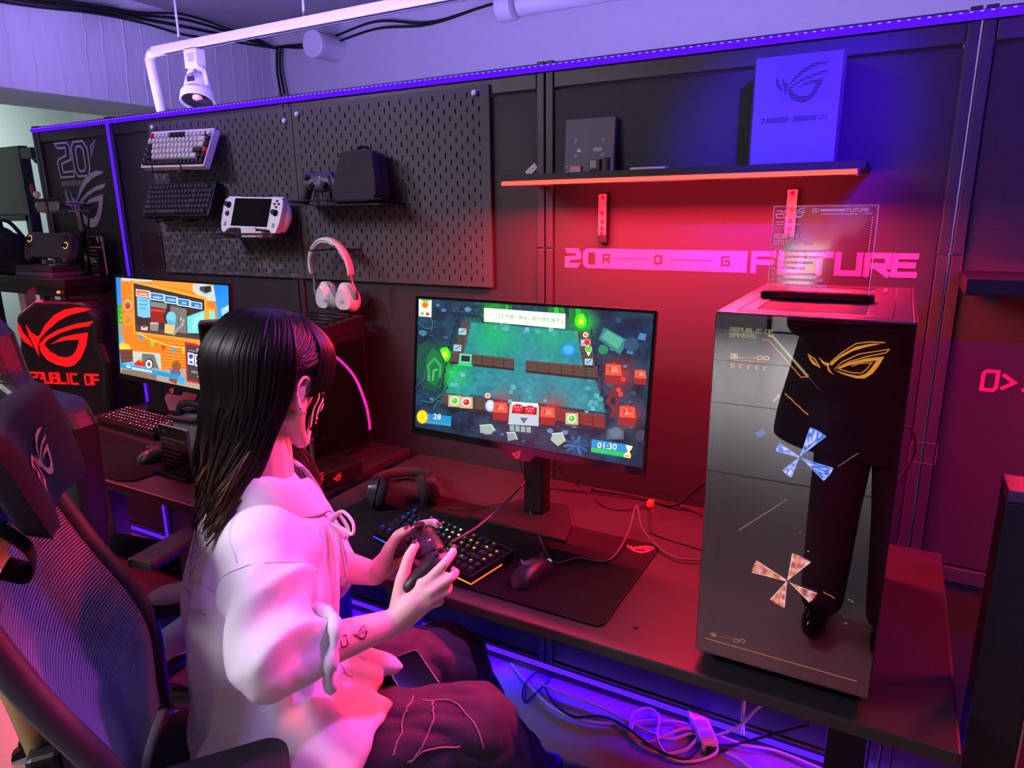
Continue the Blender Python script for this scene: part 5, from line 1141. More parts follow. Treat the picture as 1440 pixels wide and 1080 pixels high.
t = thing('dust_speck', 'small dark leaf-like scrap on the bare red lit desk edge', 'scrap', (.69, -.667, .7105)); a = MB(); a.prism([(-.006, .003), (.007, .004), (.001, -.006)], (0, 0, 0), X, Y, (0, 0, .0015)); a.build('scrap', M_rub, t)
headset('dark over ear headset lying on the desk behind the rainbow keyboard', frame4((-.11, -.345, .7485), (.80, .60, .0), (.072, -.096, -.986)), mat('dark headset shell', (42, 36, 46), .3, var=.05), mat('black cushion', (26, 24, 28), .8), s=.98, swivel=15)

# ================================================================ floor cables
M_wc = mat('white cable sheath', (205, 200, 205), .45, var=.04)
zf = .008
def fl(P, z_=zf): return [(x_, min(y_, -.03), z_) for x_, y_ in P]
cable('floor_cable', 'white cable sweeping along the floor under the desk to the power strip', fl([(.06, -.04), (.19, -.122), (.273, -.163), (.364, -.172), (.471, -.137), (.553, -.077), (.645, -.04), (.72, -.06)])+[(.80, -.04, .06), (.85, -.035, .14), (.92, -.03, .2)], .0045, M_wc)
cable('floor_cable', 'white cable crossing over the coil under the tower desk', fl([(.166, -.083), (.276, -.101), (.395, -.098), (.492, -.115), (.569, -.128), (.632, -.126), (.68, -.074), (.744, -.05), (.819, -.05), (.906, -.03), (1.028, -.041)], .013), .0045, M_wc)
cable('floor_cable', 'white cable coil lying on the floor beside the power strip', fl([(.70, -.09), (.68, -.151), (.631, -.192), (.563, -.193), (.518, -.145), (.504, -.086), (.534, -.04), (.575, -.06), (.60, -.15), (.656, -.20), (.718, -.175), (.758, -.119), (.74, -.085), (.66, -.07), (.58, -.17), (.53, -.17), (.515, -.11)], .017), .0045, M_wc)
cable('floor_cable', 'white cable leading from the power strip to the frame edge', fl([(.752, -.09), (.806, -.103), (.848, -.123), (.92, -.17), (1.0, -.26)], .009), .0045, M_wc)
cable('floor_cable', 'black cable curving across the floor to the power strip', fl([(.22, -.106), (.279, -.16), (.354, -.183), (.428, -.143), (.506, -.151), (.604, -.191), (.685, -.192), (.709, -.15), (.712, -.10)], .022), .004, M_rub)
cable('floor_cable', 'black cable loop on the floor near the white cable start', fl([(.212, -.045), (.167, -.035), (.149, -.066), (.157, -.139), (.189, -.184), (.196, -.156), (.212, -.06)], .01), .0035, M_rub)
cable('floor_cable', 'black cable rising from the strip towards the wall', fl([(.732, -.09), (.79, -.06)])+[(.838, -.04, .03), (.926, -.03, .09), (.98, -.03, .13)], .0045, M_rub)
cable('floor_cable', 'white cable hanging down behind the tower desk', [(.812, -.03, .03), (.808, -.03, .09), (.809, -.03, .18), (.815, -.03, .5)], .005, M_wc)
cable('floor_cable', 'black cable hanging beside the white one below the tower', [(1.05, -.03, .6), (1.045, -.03, .2), (1.04, -.05, .01), (1.0, -.12, .008)], .004, M_rub)
t = thing('power_strip', 'short white power strip on the floor under the tower desk', 'power strip', (.70, -.045, .002), math.radians(-58))
a = MB(); a.b2(-.075, .075, -.024, .024, 0, .032); a.build('body', M_wht, t, bevel=.004)
for k in (-1, 0, 1): a = MB(); a.b2(k*.045-.015, k*.045+.015, -.016, .016, .032, .0335); a.build('socket', mat('socket grey', (170, 168, 175), .5), t)
t = thing('power_plug', 'red plug lying beside the power strip', 'plug', (.655, -.066, .012), math.radians(20)); a = MB(); a.cyl((-.028, 0, 0), (.02, 0, 0), .009, 12); a.b2(.02, .034, -.012, .012, -.009, .009); a.build('plug', mat('red plug', (196, 40, 36), .4), t, bevel=.001)
t = thing('power_plug', 'black plug pushed into the far end of the power strip', 'plug', (.748, -.108, .012), math.radians(30)); a = MB(); a.cyl((-.005, 0, 0), (.04, 0, 0), .008, 12); a.b2(-.02, -.003, -.013, .013, -.009, .010); a.build('plug', M_blk, t, bevel=.001)
cable('floor_cable', 'thin black cable hanging under the food truck desk to the floor', [(-.86, -.36, .68), (-.865, -.34, .4), (-.87, -.33, .1), (-.90, -.35, .012), (-.98, -.38, .008), (-.93, -.44, .008), (-.85, -.46, .008)], .0035, M_rub)
# ================================================================ things at the food truck desk
M_red = mat('dark red laminate', (120, 22, 30), .5)
# storage cup shaped headset box (silver pouch) beside the keyboard
t = thing('pouch', 'silver quilted pouch with a black zipped rim behind the smoked sign', 'pouch', (-.985, -.375, .711), math.radians(8))
a = MB(); a.prism([(-.045, .0), (.05, .0), (.062, .115), (-.058, .115)], (0, -.03, 0), X, Z, (0, .07, 0)); a.build('body', mat('silver foil cloth', (150, 150, 152), .32, metal=.5, bump=.9, bscale=60, stretch=(1, 1, .4)), t, bevel=.008, seg=3)
a = MB(); a.tube(catmull([(-.06, -.035, .118), (.064, -.035, .118), (.064, .045, .118), (-.06, .045, .118), (-.06, -.035, .118)], 4), .010, 8); a.build('rim', M_rub, t, smooth=True)
a = MB(); a.tube(catmull([(-.05, 0, .12), (-.04, 0, .15), (0, .0, .162), (.05, .01, .15), (.06, .01, .12)], 5), .007, 8, flat=1.8); a.build('strap', M_rub, t, smooth=True)
for zz in (.07, .09): a = MB(); a.b2(-.064, -.054, -.037, -.027, zz, zz+.012); a.build('gold_buckle', mat('brass', (220, 180, 110), .3, metal=.9), t, bevel=.001)
t = thing('acrylic_visor', 'angular grey panel leaning behind the pale red lit keyboard', 'panel', (-1.345, -.215, .711), math.radians(-4)); 
a = MB(); a.prism([(-.12, .0), (.17, .0), (.17, .035), (.12, .08), (.15, .15), (-.03, .16), (-.06, .10)], (0, 0, 0), X, Z*.95+Y*.35, (0, .012, 0)); a.build('panel', mat('grey visor', (108, 108, 110), .35), t, bevel=.002)
a = MB(); a.prism([(-.16, 0), (.17, 0), (.15, .03), (.06, .055), (-.02, .045), (-.07, .09), (-.10, .16), (-.155, .155)], (0, -.006, 0), X, Z*.95+Y*.35, (0, .005, 0)); a.build('dark_frame', M_gloss, t)
# second display on an arm beside the player's head: dark slim device seen edge on
t = thing('game_device', 'upright black device with a glassy face beside the food truck monitor', 'device', (-.70, -.465, .711), math.radians(48))
a = MB(); a.b2(-.03, .03, -.035, .035, .0, .012); a.build('foot', M_blk, t, bevel=.002)
a = MB(); a.b2(-.012, .012, -.012, .012, .012, .36); a.build('post', M_blk, t)
a = MB(); a.b2(-.035, .035, -.03, .03, .355, .475); a.build('body', M_blk, t, bevel=.006)
a = MB(); a.b2(-.028, .028, -.033, -.029, .362, .468); a.build('face', M_gloss, t, bevel=.001)
# large dark tower at that desk, lying partly behind the player's head
t = thing('computer_tower', 'black computer tower with a slanted lid behind the head of the player', 'computer', (-.56, -.30, .711), math.radians(0))
a = MB(); a.b2(-.11, .11, -.22, .22, .012, .40); a.build('case', M_blk, t, bevel=.006)
a = MB(); a.prism([(-.22, .40), (.22, .40), (.22, .455), (-.14, .425)], (-.11, 0, 0), Y, Z, (.22, 0, 0)); a.build('lid', M_blkm, t, bevel=.004)
for k in range(9): a = MB(); a.b2(-.09, .09, -.12+k*.036, -.102+k*.036, .425+k*.0033, .434+k*.0033); a.build('lid_slat', M_blk, t)
a = MB(); a.b2(.1105, .114, -.2, .2, .03, .38); a.build('side_glass', M_gloss, t, bevel=.001)
for sy in (-1, 1): a = MB(); a.b2(-.1, .1, sy*.18-.02, sy*.18+.02, 0, .012); a.build('foot', M_rub, t)
cable('lit_tube', 'magenta tube bowing out beside the cheek of the player', [(-.42, -.33, 1.09), (-.38, -.30, 1.075), (-.32, -.29, 1.02), (-.275, -.30, .95), (-.255, -.31, .90), (-.25, -.315, .87)], .0045, mat('magenta tube', (190, 40, 190), .35, emit=(170, 20, 170), estr=.35), cat='tube', n=7)
t = thing('gift_box', 'black box with small red eye marks on the desk behind the chin', 'box', (-.38, -.42, .711), math.radians(-8))
a = MB(); a.b2(-.06, .06, -.13, .13, 0, .05); a.build('carton', M_blk, t, bevel=.002)
a = MB(); eye(a, (.0605, -.06, .022), Y, Z, .05); eye(a, (.0605, .02, .015), Y, Z, .03); a.build('red_mark', mat('red print', (255, 90, 110), .6), t, fix=False)
for k in range(3):
    t = thing('steel_tube', ['tallest shiny steel tube standing on the black marked box', 'middle shiny steel tube of three on the black marked box', 'shortest shiny steel tube of three on the black marked box'][k], 'tube', (-.41+k*.022, -.46+k*.012, .7615), group='steel tubes'); a = MB(); a.lathe([(0, 0), (.006, 0), (.006, .11-.01*k), (.0075, .112-.01*k), (.0075, .12-.01*k), (0, .12-.01*k)], (0, 0, 0), 14); a.build('tube', M_steel, t, smooth=True, auto=40)

# ================================================================ wall counter with exhibits
t = thing('display_counter', 'dark display counter on the end wall carrying the grey handheld', 'counter', (-2.45, -.11, 0))
a = MB(); a.b2(-.75, .55, -.11, .095, 1.205, 1.24); a.build('top', M_blkm, t, bevel=.003)
a = MB(); a.b2(-.75, .50, -.09, .09, 1.165, 1.203); a.build('apron', M_blkm, t)
for xx in (-.68, .03): a = MB(); a.b2(xx-.025, xx+.025, -.03, .02, 0, 1.165); a.build('leg', mat('pale leg', (205, 195, 200), .5), t, bevel=.002)
a = MB(); a.ell((.47, -.097, 1.185), (.008, .006, .006)); a.build('lamp_point', emat('red point glow', (1, .12, .06), 3), t, smooth=True)
t = thing('display_plinth', 'dark low plinth under the grey handheld on the counter', 'plinth', (-2.17, -.12, 1.2405)); a = MB(); a.b2(-.155, .135, -.07, .07, 0, .018); a.build('lower_slab', mat('mauve slab', (110, 90, 130), .5), t, bevel=.001); a = MB(); a.b2(-.16, .12, -.062, .07, .0185, .045); a.build('upper_slab', mat('dark plum slab', (60, 40, 52), .5), t, bevel=.001)
handheld('grey black handheld console with glowing yellow stick rings on the plinth', frame4((-2.165, -.115, 1.365), (1, .12, -.02), (.0, .30, .95)), mat('graphite shell', (78, 76, 82), .4, var=.05), mat('grey screen', (92, 92, 94), .25, var=.1, bscale=8), ring=emat('yellow ring glow', (1, .62, .12), 1.1), s=1.02)
t = thing('console_stand', 'clear stand holding the grey handheld on the plinth', 'stand', (-2.165, -.115, 1.2855)); a = MB(); a.b2(-.05, .05, -.03, .03, 0, .004); a.build('base', M_acr, t); a = MB(); a.b2(-.045, .045, -.02, -.016, .004, .024); a.b2(-.045, .045, .02, .024, .004, .06); a.build('lip', M_acr, t)
t = thing('carry_bag', 'dark soft bag slumped on the counter left of the handheld', 'bag', (-2.52, -.10, 1.2405))
a = MB(); a.ell((0, 0, .085), (.16, .075, .10), None, 20, 12); a.ell((-.06, 0, .13), (.09, .06, .08), None, 16, 10); a.b2(-.14, .14, -.06, .06, 0, .05)
o = a.build('body', mat('dark cloth', (24, 22, 34), .9, bump=.5, bscale=30), t); md = o.modifiers.new('r', 'REMESH'); md.mode = 'VOXEL'; md.voxel_size = .008; md.use_smooth_shade = True; md = o.modifiers.new('s', 'SMOOTH'); md.iterations = 10
a = MB(); a.tube(catmull([(-.04, 0, .2), (0, -.02, .235), (.08, -.02, .225), (.13, 0, .16)], 5), .009, 8); a.build('handle', M_rub, t, smooth=True)
t = thing('smart_glasses', 'black framed viewing glasses with mirrored lenses on a clear stand', 'glasses', (-2.09, -.13, 1.53), math.radians(6))
for s_ in (-1, 1):
    a = MB(); a.prism([(s_*.008, -.02), (s_*.008, .02), (s_*.07, .022), (s_*.074, .0), (s_*.062, -.022), (s_*.03, -.026)], (0, 0, 0), X, Z, (0, -.006, 0)); a.build('lens', mat('mirror lens', (190, 190, 180), .08, metal=.9), t, bevel=.002)
    a = MB(); a.tube([(s_*.076, .0, .012), (s_*.08, .07, .012), (s_*.078, .14, .0), (s_*.075, .165, -.02)], .006, 8, flat=.6); a.build('temple_arm', M_blk, t, smooth=True)
a = MB(); a.b2(-.078, .078, -.006, .004, .02, .034); a.build('brow_bar', M_blk, t, bevel=.003)
a = MB(); a.b2(.0815, .0825, .02, .10, .004, .02); a.build('side_print', M_wht, t)
t = thing('glasses_stand', 'clear bent acrylic stand lifting the viewing glasses', 'stand', (-2.06, -.05, 1.2405)); a = MB(); a.b2(-.04, .04, -.05, .05, 0, .004); a.build('base', M_acr, t)
a = MB(); a.prism([(-.025, .004), (.025, .004), (.005, .27), (-.035, .27)], (0, .03, 0), X, Z, (0, .004, 0)); a.build('stem', M_acr, t)
a = MB(); a.b2(-.10, .06, -.10, .034, .268, .272); a.build('tray', M_acr, t)
cable('glasses_cable', 'black cable hanging from the viewing glasses to the counter', [(-2.0, -.0, 1.51), (-1.93, -.06, 1.49), (-1.92, -.08, 1.42), (-1.93, -.09, 1.33), (-1.955, -.10, 1.244)], .0035, M_rub)
t = thing('equipment_rack', 'tall dark rack with hanging leads at the far end of the wall', 'rack', (-3.05, .16, 0))
a = MB(); a.b2(-.30, .28, -.02, .02, 1.50, 1.83); a.build('screen_panel', M_blk, t, bevel=.004)
for xx in (-.28, .255): a = MB(); a.b2(xx-.022, xx+.022, -.025, .025, 0, 1.82); a.build('post', M_blkm, t)
a = MB(); a.b2(-.28, .26, -.025, .025, 1.47, 1.50); a.build('cross_bar', M_blkm, t)
a = MB(); a.b2(.30, .40, -.03, .0, 1.765, 1.815); o = a.build('camera_block', M_blk, t, bevel=.003)
a = MB(); a.cyl((.38, -.02, 1.77), (.43, -.03, 1.745), .008, 8); a.build('lead_end', M_blk, t)
for k in range(3): cable('lead', None, [(.27+k*.008, -.02, 1.82), (.31+k*.015, -.03, 1.72-.02*k), (.29+k*.03, -.03, 1.62), (.36+k*.01, -.03, 1.56+.03*k)], .004, M_rub, parent=t)
a = MB(); a.ell((.35, -.03, 1.62), (.012, .008, .03)); a.build('red_tag', mat('red tag', (200, 40, 40), .5), t); a = MB(); a.ell((.385, -.03, 1.595), (.03, .01, .018)); a.build('white_tag', M_wht, t)
t = thing('lanyard', 'magenta strap hanging from the counter underside', 'strap', (-2.05, -.2, 1.16)); a = MB(); a.b2(-.006, .006, -.002, .002, -.16, 0); a.build('strap', mat('magenta strap', (220, 40, 120), .6), t); a = MB(); a.b2(-.009, .009, -.004, .004, -.2, -.16); a.build('clip', M_steel, t)
# red emblem chair by the counter
def skinmesh(name, mb, m, parent, vox, it=8, fac=.5):
    o = mb.build(name, m, parent); md = o.modifiers.new('r', 'REMESH'); md.mode = 'VOXEL'; md.voxel_size = vox; md.use_smooth_shade = True
    md = o.modifiers.new('s', 'SMOOTH'); md.iterations = it; md.factor = fac; return o
M_lea = mat('black chair leather', (26, 22, 30), .45, bump=.2, bscale=120, var=.06)
def office_base(t, oy=.0):
    a = MB(); a.cyl((0, oy, .08), (0, oy, .42), .025, 14); a.build('gas_column', M_blkm, t)
    for k in range(5):
        an = 2*PI*k/5+.3; e = Vector((.30*math.cos(an), oy+.30*math.sin(an), 0))
        a = MB(); a.tube([(0, oy, .11), (e.x*.5, (e.y+oy)*.5, .10), (e.x, e.y, .075)], [.032, .026, .018], 8); a.build('base_arm', M_blk, t, smooth=True)
        a = MB(); a.cyl((e.x-.012*math.sin(an), e.y+.012*math.cos(an), .03), (e.x+.012*math.sin(an), e.y-.012*math.cos(an), .03), .029, 16); a.cyl((e.x, e.y, .03), (e.x, e.y, .075), .008, 8); a.build('caster', M_rub, t)
t = thing('gaming_chair', 'black gaming chair with a glowing red eye emblem beside the food truck screen', 'chair', (-1.70, -.14-.56, 0), math.radians(0))
t.location = (-1.975, -.245, 0); t.rotation_euler = (0, 0, math.radians(18))
a = MB(); a.prism([(-.19, .50), (.19, .50), (.21, .78), (.225, .90), (.20, .98), (.215, 1.09), (.15, 1.15), (-.10, 1.15), (-.20, 1.09), (-.20, .98), (-.225, .9), (-.21, .75)], (0, 0, 0), X, Z, (0, .09, 0)); a.build('backrest', M_lea, t, bevel=.03, seg=4)
a = MB(); a.b2(-.22, .20, -.40, .04, .42, .52); a.build('seat', M_lea, t, bevel=.03, seg=4)
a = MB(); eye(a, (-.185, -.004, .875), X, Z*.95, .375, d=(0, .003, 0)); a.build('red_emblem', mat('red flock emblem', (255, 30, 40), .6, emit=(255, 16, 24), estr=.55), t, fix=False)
for w0, x0 in (('REPUBLIC', -.205), ('OF', .105)): a = MB(); put_letters(a, w0, (x0, -.004, .805), X, Z*.98, .042, .028, .008, .0085, d=(0, .003, 0)); a.build('lettering', MATS['red flock emblem'], t, fix=False)
office_base(t, -.18)
# dark chair with its back to us at the food truck desk
t = thing('gaming_chair', 'dark violet high-backed chair turned away at the food truck desk', 'chair', (-.80, -.99, -.03), math.radians(10))
a = MB(); a.prism([(-.22, .55), (.20, .55), (.25, .8), (.265, 1.05), (.235, 1.105), (.12, 1.12), (.07, 1.15), (.045, 1.25), (-.02, 1.31), (-.18, 1.32), (-.24, 1.25), (-.27, 1.1), (-.26, .8)], (0, -.05, 0), X, Z, (0, .09, 0)); a.build('backrest', M_lea, t, bevel=.028, seg=4)
a = MB(); a.b2(-.25, .25, .0, .44, .42, .51); a.build('seat', M_lea, t, bevel=.03, seg=4)
for s_ in (-1, 1):
    a = MB(); a.b2(s_*.30-.04, s_*.30+.04, .04, .27, .66, .69); a.build('armrest', M_blk, t, bevel=.01); a = MB(); a.tube([(s_*.29, .2, .66), (s_*.29, .2, .46), (s_*.2, .2, .43)], .018, 8); a.build('arm_post', M_blk, t)
office_base(t, .22)

# ================================================================ beyond the tower desk
t = thing('wall_shelf', 'dark violet shelf on the panel wall past the computer tower', 'shelf', (1.55, -.1, 1.335)); a = MB(); a.b2(-.375, .9, -.10, .1, -.016, .016); a.build('board', M_blkm, t, bevel=.002); a = MB(); a.b2(-.34, -.32, -.08, .09, -.03, -.016); a.build('bracket', M_post, t)
t = thing('glass_table', 'tall black frame with a red top at the frame edge past the tower desk', 'frame', (1.272, -.44, 0), math.radians(0))
a = MB(); a.b2(-.035, .035, -.16, -.09, .0, 1.055); a.build('leg', M_blkm, t, bevel=.002)
a = MB(); a.b2(.0355, .0385, -.161, -.156, 0, 1.055); a.build('bright_edge', M_steel, t)
a = MB(); a.b2(-.035, .75, -.16, -.085, 1.056, 1.075); a.build('top', mat('dark top', (70, 52, 60), .4), t, bevel=.002)
for xx, yy in ((.7, -.125),): a = MB(); a.b2(xx-.035, xx+.035, yy-.035, yy+.035, 0, 1.055); a.build('leg', M_blkm, t, bevel=.002)
a = MB(); a.b2(.04, .66, -.15, .10, .48, .50); a.build('lower_tray', M_blkm, t)

# hall beyond the photographer
for k, xx in enumerate((-2.2, 0, 2.0)):
    t = thing('ceiling_light', ['flat white ceiling light panel over the hall', 'flat white ceiling light panel behind the photographer', 'flat white ceiling light panel by the hall side wall'][k], 'ceiling light', (xx, -5.2, 2.63))
    a = MB(); a.b2(-.6, .6, -.3, .3, -.02, 0); a.build('frame', M_wht, t); a = MB(); a.b2(-.58, .58, -.28, .28, -.024, -.0205); a.build('diffuser', emat('white panel glow', (1, .98, .92), 3), t)

# ================================================================ the player's mesh chair
AZ = math.radians(53); fdir = Vector((math.cos(AZ), math.sin(AZ), 0)); 
t = thing('mesh_chair', 'black mesh gaming chair with an emblem headrest, the player sits on it', 'chair', (-.036, -1.224, 0), AZ-PI/2)
CH = t   # local: y = facing, x = chair's own right
M_fr = mat('graphite frame', (70, 66, 78), .42, metal=.2, var=.05); M_mesh = mat('woven mesh strand', (132, 124, 160), .45, var=.1, bscale=200)
def back(u, v):     # backrest surface: u -1..1 across, v 0..1 up
    hwid = .215+.02*math.sin(PI*v); x_ = u*hwid; z_ = .50+.64*v; y_ = .015-.10*v-.08*v*v+.045*(u*u-1)*1.0*(.6+.4*v)+.035*math.exp(-((v-.3)/.22)**2)
    return Vector((x_, y_, z_))
for s_ in (-1, 1):
    a = MB(); a.tube([back(s_*1.0, v)+Vector((s_*.014, 0, 0)) for v in np.linspace(-.05, 1.0, 22)], .021, 10, flat=.8); a.build('side_frame', M_fr, t, smooth=True)
a = MB(); a.tube([back(u, 1.0)+Vector((0, 0, .008)) for u in np.linspace(-1.05, 1.05, 18)], .017, 8); a.build('top_frame', M_fr, t, smooth=True)
a = MB(); a.tube([back(u, -.05) for u in np.linspace(-1.05, 1.05, 18)], .018, 8); a.build('bottom_frame', M_fr, t, smooth=True)
a = MB(); N_ = 118
for k in range(N_):
    v0 = k/N_; v1 = v0+.58/N_; V = []; n = 20
    for i in range(n+1):
        u = -1+2*i/n; w_ = .010*math.sin(u*2.2+v0*5)*(.3+v0)
        V += [back(u, v0+w_), back(u, v1+w_)]
    a.add(V, [(2*i, 2*i+2, 2*i+3, 2*i+1) for i in range(n)])
o = stuff(a.build('mesh_weave', M_mesh, t, smooth=True, fix=False)); md = o.modifiers.new('s', 'SOLIDIFY'); md.thickness = .0012
a = MB(); a.add([back(u, v)+Vector((0, -.002, 0)) for v in np.linspace(0, 1, 12) for u in np.linspace(-1, 1, 12)], [(j*12+i, j*12+i+1, j*12+i+13, j*12+i+12) for j in range(11) for i in range(11)])
mb_ = mat('mesh backing', (26, 20, 44), .8, alpha=.86); a.build('mesh_backing', mb_, t, smooth=True, fix=False)
# seat
a = MB(); 
for v in np.linspace(0, 1, 9): a.ell((0, .06+.42*v, .455), (.235, .075, .045), None, 18, 8)
a.b2(-.23, .23, .03, .50, .435, .47); skinmesh('seat', a, mat('black seat cloth', (22, 20, 34), .85, bump=.4, bscale=300, var=.1), t, .011, 12)
a = MB(); a.b2(-.20, .20, .05, .44, .40, .43); a.build('seat_pan', M_blk, t, bevel=.01)
# headrest with emblem
hc = Vector((0, -.09, 1.122)); HR = Matrix.Rotation(math.radians(14), 3, 'X')
a = MB()
V = []; F = []; nu, nv = 22, 12
for side in (0, 1):
    for j in range(nv+1):
        for i in range(nu+1):
            u = -1+2*i/nu; v = -1+2*j/nv
            ed = (1-abs(u)**6)*(1-abs(v)**5); ed = max(0, ed)**.35
            x_ = u*(.155-.022*v*(-1)); z_ = v*.092; y_ = .035*(u*u)*1.0+(.030*ed if side == 0 else -.030*ed)
            V.append(hc+HR @ Vector((x_, y_, z_)))
m_ = (nu+1)*(nv+1)
for side in (0, 1):
    for j in range(nv):
        for i in range(nu): q = side*m_+j*(nu+1)+i; F.append((q, q+1, q+nu+2, q+nu+1))
a.add(V, F); hr = a.build('headrest', mat('headrest cloth', (30, 27, 36), .8, bump=.3, bscale=400, var=.08), t, smooth=True)
def onhead(u, v): x_ = u*(.155+.022*v); return hc+HR @ Vector((x_, .035*u*u+.0315*(max(0, (1-abs(u)**6)*(1-abs(v)**5)))**.35+.001, v*.092))
a = MB()
for p in EYE:
    tr = tessellate_polygon([[Vector((x_, y_, 0)) for x_, y_ in p]]); a.add([onhead(.28-x_*.62, -.38+y_*1.05) for x_, y_ in p], [tuple(q) for q in tr])
q, L_ = letters('20', 1, .8, .16, .3)
for k in q: a.add([onhead(.74-x_*.22, -.25+y_*.42) for x_, y_ in k], [(0, 1, 2, 3)])
a.build('embroidered_emblem', mat('peach thread', (226, 180, 150), .6, bump=.3, bscale=500), hr, fix=False)
a = MB(); a.tube([(0, -.14, 1.03), (0, -.155, 1.1), (0, -.12, 1.16)], .028, 10, flat=1.6); a.build('headrest_stem', M_blk, t, smooth=True)
a = MB(); a.prism(rcorner(-.10, .10, -.075, .075, .03), hc+Vector((0, -.075, 0)), X, Z, (0, .03, 0)); a.build('headrest_shell', M_blk, t, bevel=.008)
a = MB(); a.tube(catmull([(.11, -.105, 1.07), (.115, -.07, 1.03), (.10, -.075, .985), (.09, -.11, .995)], 5), .017, 8, flat=.16); tg = a.build('strap_tag', M_rub, t, smooth=True)
# spine, lever, arms, base
M_gold = mat('champagne metal', (206, 186, 120), .35, metal=.6, var=.05)
a = MB(); a.tube([(0, -.15, 1.02), (0, -.155, .8), (0, -.12, .55), (0, -.02, .40), (0, .12, .39)], .026, 8, flat=1.5); a.build('spine', M_gold, t, smooth=True)
a = MB(); a.box((0, -.12, .62), (.14, .05, .06)); a.build('lumbar_mount', M_blk, t, bevel=.01)
for s_ in (-1, 1):
    a = MB(); a.cyl((s_*.05, -.14, .6), (s_*.09, -.15, .6), .03, 16); a.build('adjust_knob', M_rub, t, bevel=.003)
    a = MB(); a.prism(rcorner(-.045, .045, -.13, .09, .035), (s_*.285, .15, .675), X, Y, (0, 0, .030)); a.build('armrest', mat('soft arm pad', (40, 36, 44), .55, bump=.1, bscale=300), t, bevel=.010, seg=3)
    a = MB(); a.tube([(s_*.285, .15, .685), (s_*.285, .14, .52), (s_*.26, .15, .44), (s_*.15, .16, .42)], .024, 8, flat=1.3); a.build('arm_post', M_blk, t, smooth=True)
a = MB(); a.cyl((.10, .1, .41), (.31, .05, .405), .008, 8); a.ell((.31, .05, .405), (.03, .02, .008)); a.build('tilt_lever', M_rub, t)
office_base(t, .24)
# ================================================================ people
from mathutils.bvhtree import BVHTree
M_skin = mat('skin', (240, 202, 186), .48, bump=.06, bscale=350, var=.04, subsurf=.12, spec=.4)
M_shirt = mat('white shirt cloth', (236, 231, 236), .62, bump=.55, bscale=17, var=.02, spec=.3, sheen=.15, stretch=(1.3, 1.3, .6), detail=2.5)
M_jean = mat('washed black denim', (70, 67, 78), .85, bump=.5, bscale=420, var=.28, spec=.2, stretch=(1, 1, 2.2))
M_seam = mat('denim seam', (150, 138, 142), .9, bump=.3, bscale=600)
def V3(*a): return Vector(a)
def realize(o):       # modifiers into the mesh, so that later pieces can be laid on the surface
    dg = bpy.context.evaluated_depsgraph_get(); me = bpy.data.meshes.new_from_object(o.evaluated_get(dg)); o.modifiers.clear(); o.data = me
    me.polygons.foreach_set('use_smooth', [True]*len(me.polygons)); return o
def capsule(mb, a, b, ra, rb, n=14, k=6):
    a, b = Vector(a), Vector(b); P = []; R = []; d = (b-a).normalized()
    for i in range(4): t = (1-math.cos(i/4*PI/2)); P.append(a-d*ra*(1-t)*1.0 if i == 0 else a-d*ra*math.cos(i/4*PI/2)); R.append(max(.0008, ra*math.sin(i/4*PI/2)))
    for i in range(k+1): P.append(a.lerp(b, i/k)); R.append(ra+(rb-ra)*i/k)
    for i in range(1, 5): P.append(b+d*rb*math.sin(i/4*PI/2)); R.append(max(.0008, rb*math.cos(i/4*PI/2)))
    mb.tube(P, R, n)
def chain(mb, pts, rad, n=12, sub=4):
    P = catmull(pts, sub); m = len(pts)-1; R = []
    for i in range(len(P)):
        t = i/sub; k = min(int(t), m-1); R.append(rad[k]+(rad[k+1]-rad[k])*(t-k))
    for i in range(len(P)-1): capsule(mb, P[i], P[i+1], R[i], R[i+1], n, 1)
def frame3(x, z):
    x = Vector(x).normalized(); z = Vector(z); z = (z-x*z.dot(x)).normalized(); y = z.cross(x); return Matrix((x, y, z)).transposed()
def head_mesh(mb, o, M, s=1.):
    def P(x, y, z): return o+M @ Vector((x*s, y*s, z*s))
    def el(c, r, rot=None): mb.ell(P(*c), tuple(q*s for q in r), M if rot is None else M @ rot, 18, 12)
    el((-.012, 0, .030), (.096, .076, .086)); el((.018, 0, .018), (.074, .068, .080)); el((.030, 0, -.030), (.060, .056, .080))
    for sd in (-1, 1):
        capsule(mb, P(-.002, sd*.052, -.045), P(.058, sd*.018, -.100), .021*s, .017*s); el((.056, sd*.032, -.026), (.026, .026, .028)); el((.072, sd*.028, .020), (.014, .024, .008))
        el((.02, sd*.046, -.03), (.045, .02, .05))
        el((-.006, sd*.0765, -.008), (.015, .006, .029), Matrix.Rotation(sd*.35, 3, 'Z') @ Matrix.Rotation(-.2, 3, 'Y'))
        ear = [P(.006, sd*.076, .002), P(.004, sd*.083, .022), P(-.012, sd*.088, .028), P(-.024, sd*.089, .014), P(-.022, sd*.087, -.006), P(-.010, sd*.081, -.026), P(.003, sd*.077, -.034)]
        chain(mb, ear, [.0035*s, .004*s, .0042*s, .0042*s, .004*s, .0048*s, .0062*s], 8, 3)
        el((.094, sd*.009, -.030), (.010, .008, .007)); el((.077, sd*.030, .002), (.010, .017, .012))
    chain(mb, [P(.084, 0, .012), P(.097, 0, -.010), P(.106, 0, -.028)], [.009*s, .009*s, .0095*s], 10, 3)
    el((.086, 0, -.060), (.012, .021, .0065)); el((.084, 0, -.070), (.012, .018, .0075)); el((.074, 0, -.098), (.020, .022, .018)); el((.066, 0, .045), (.030, .050, .034)); el((.070, 0, -.05), (.022, .034, .03))
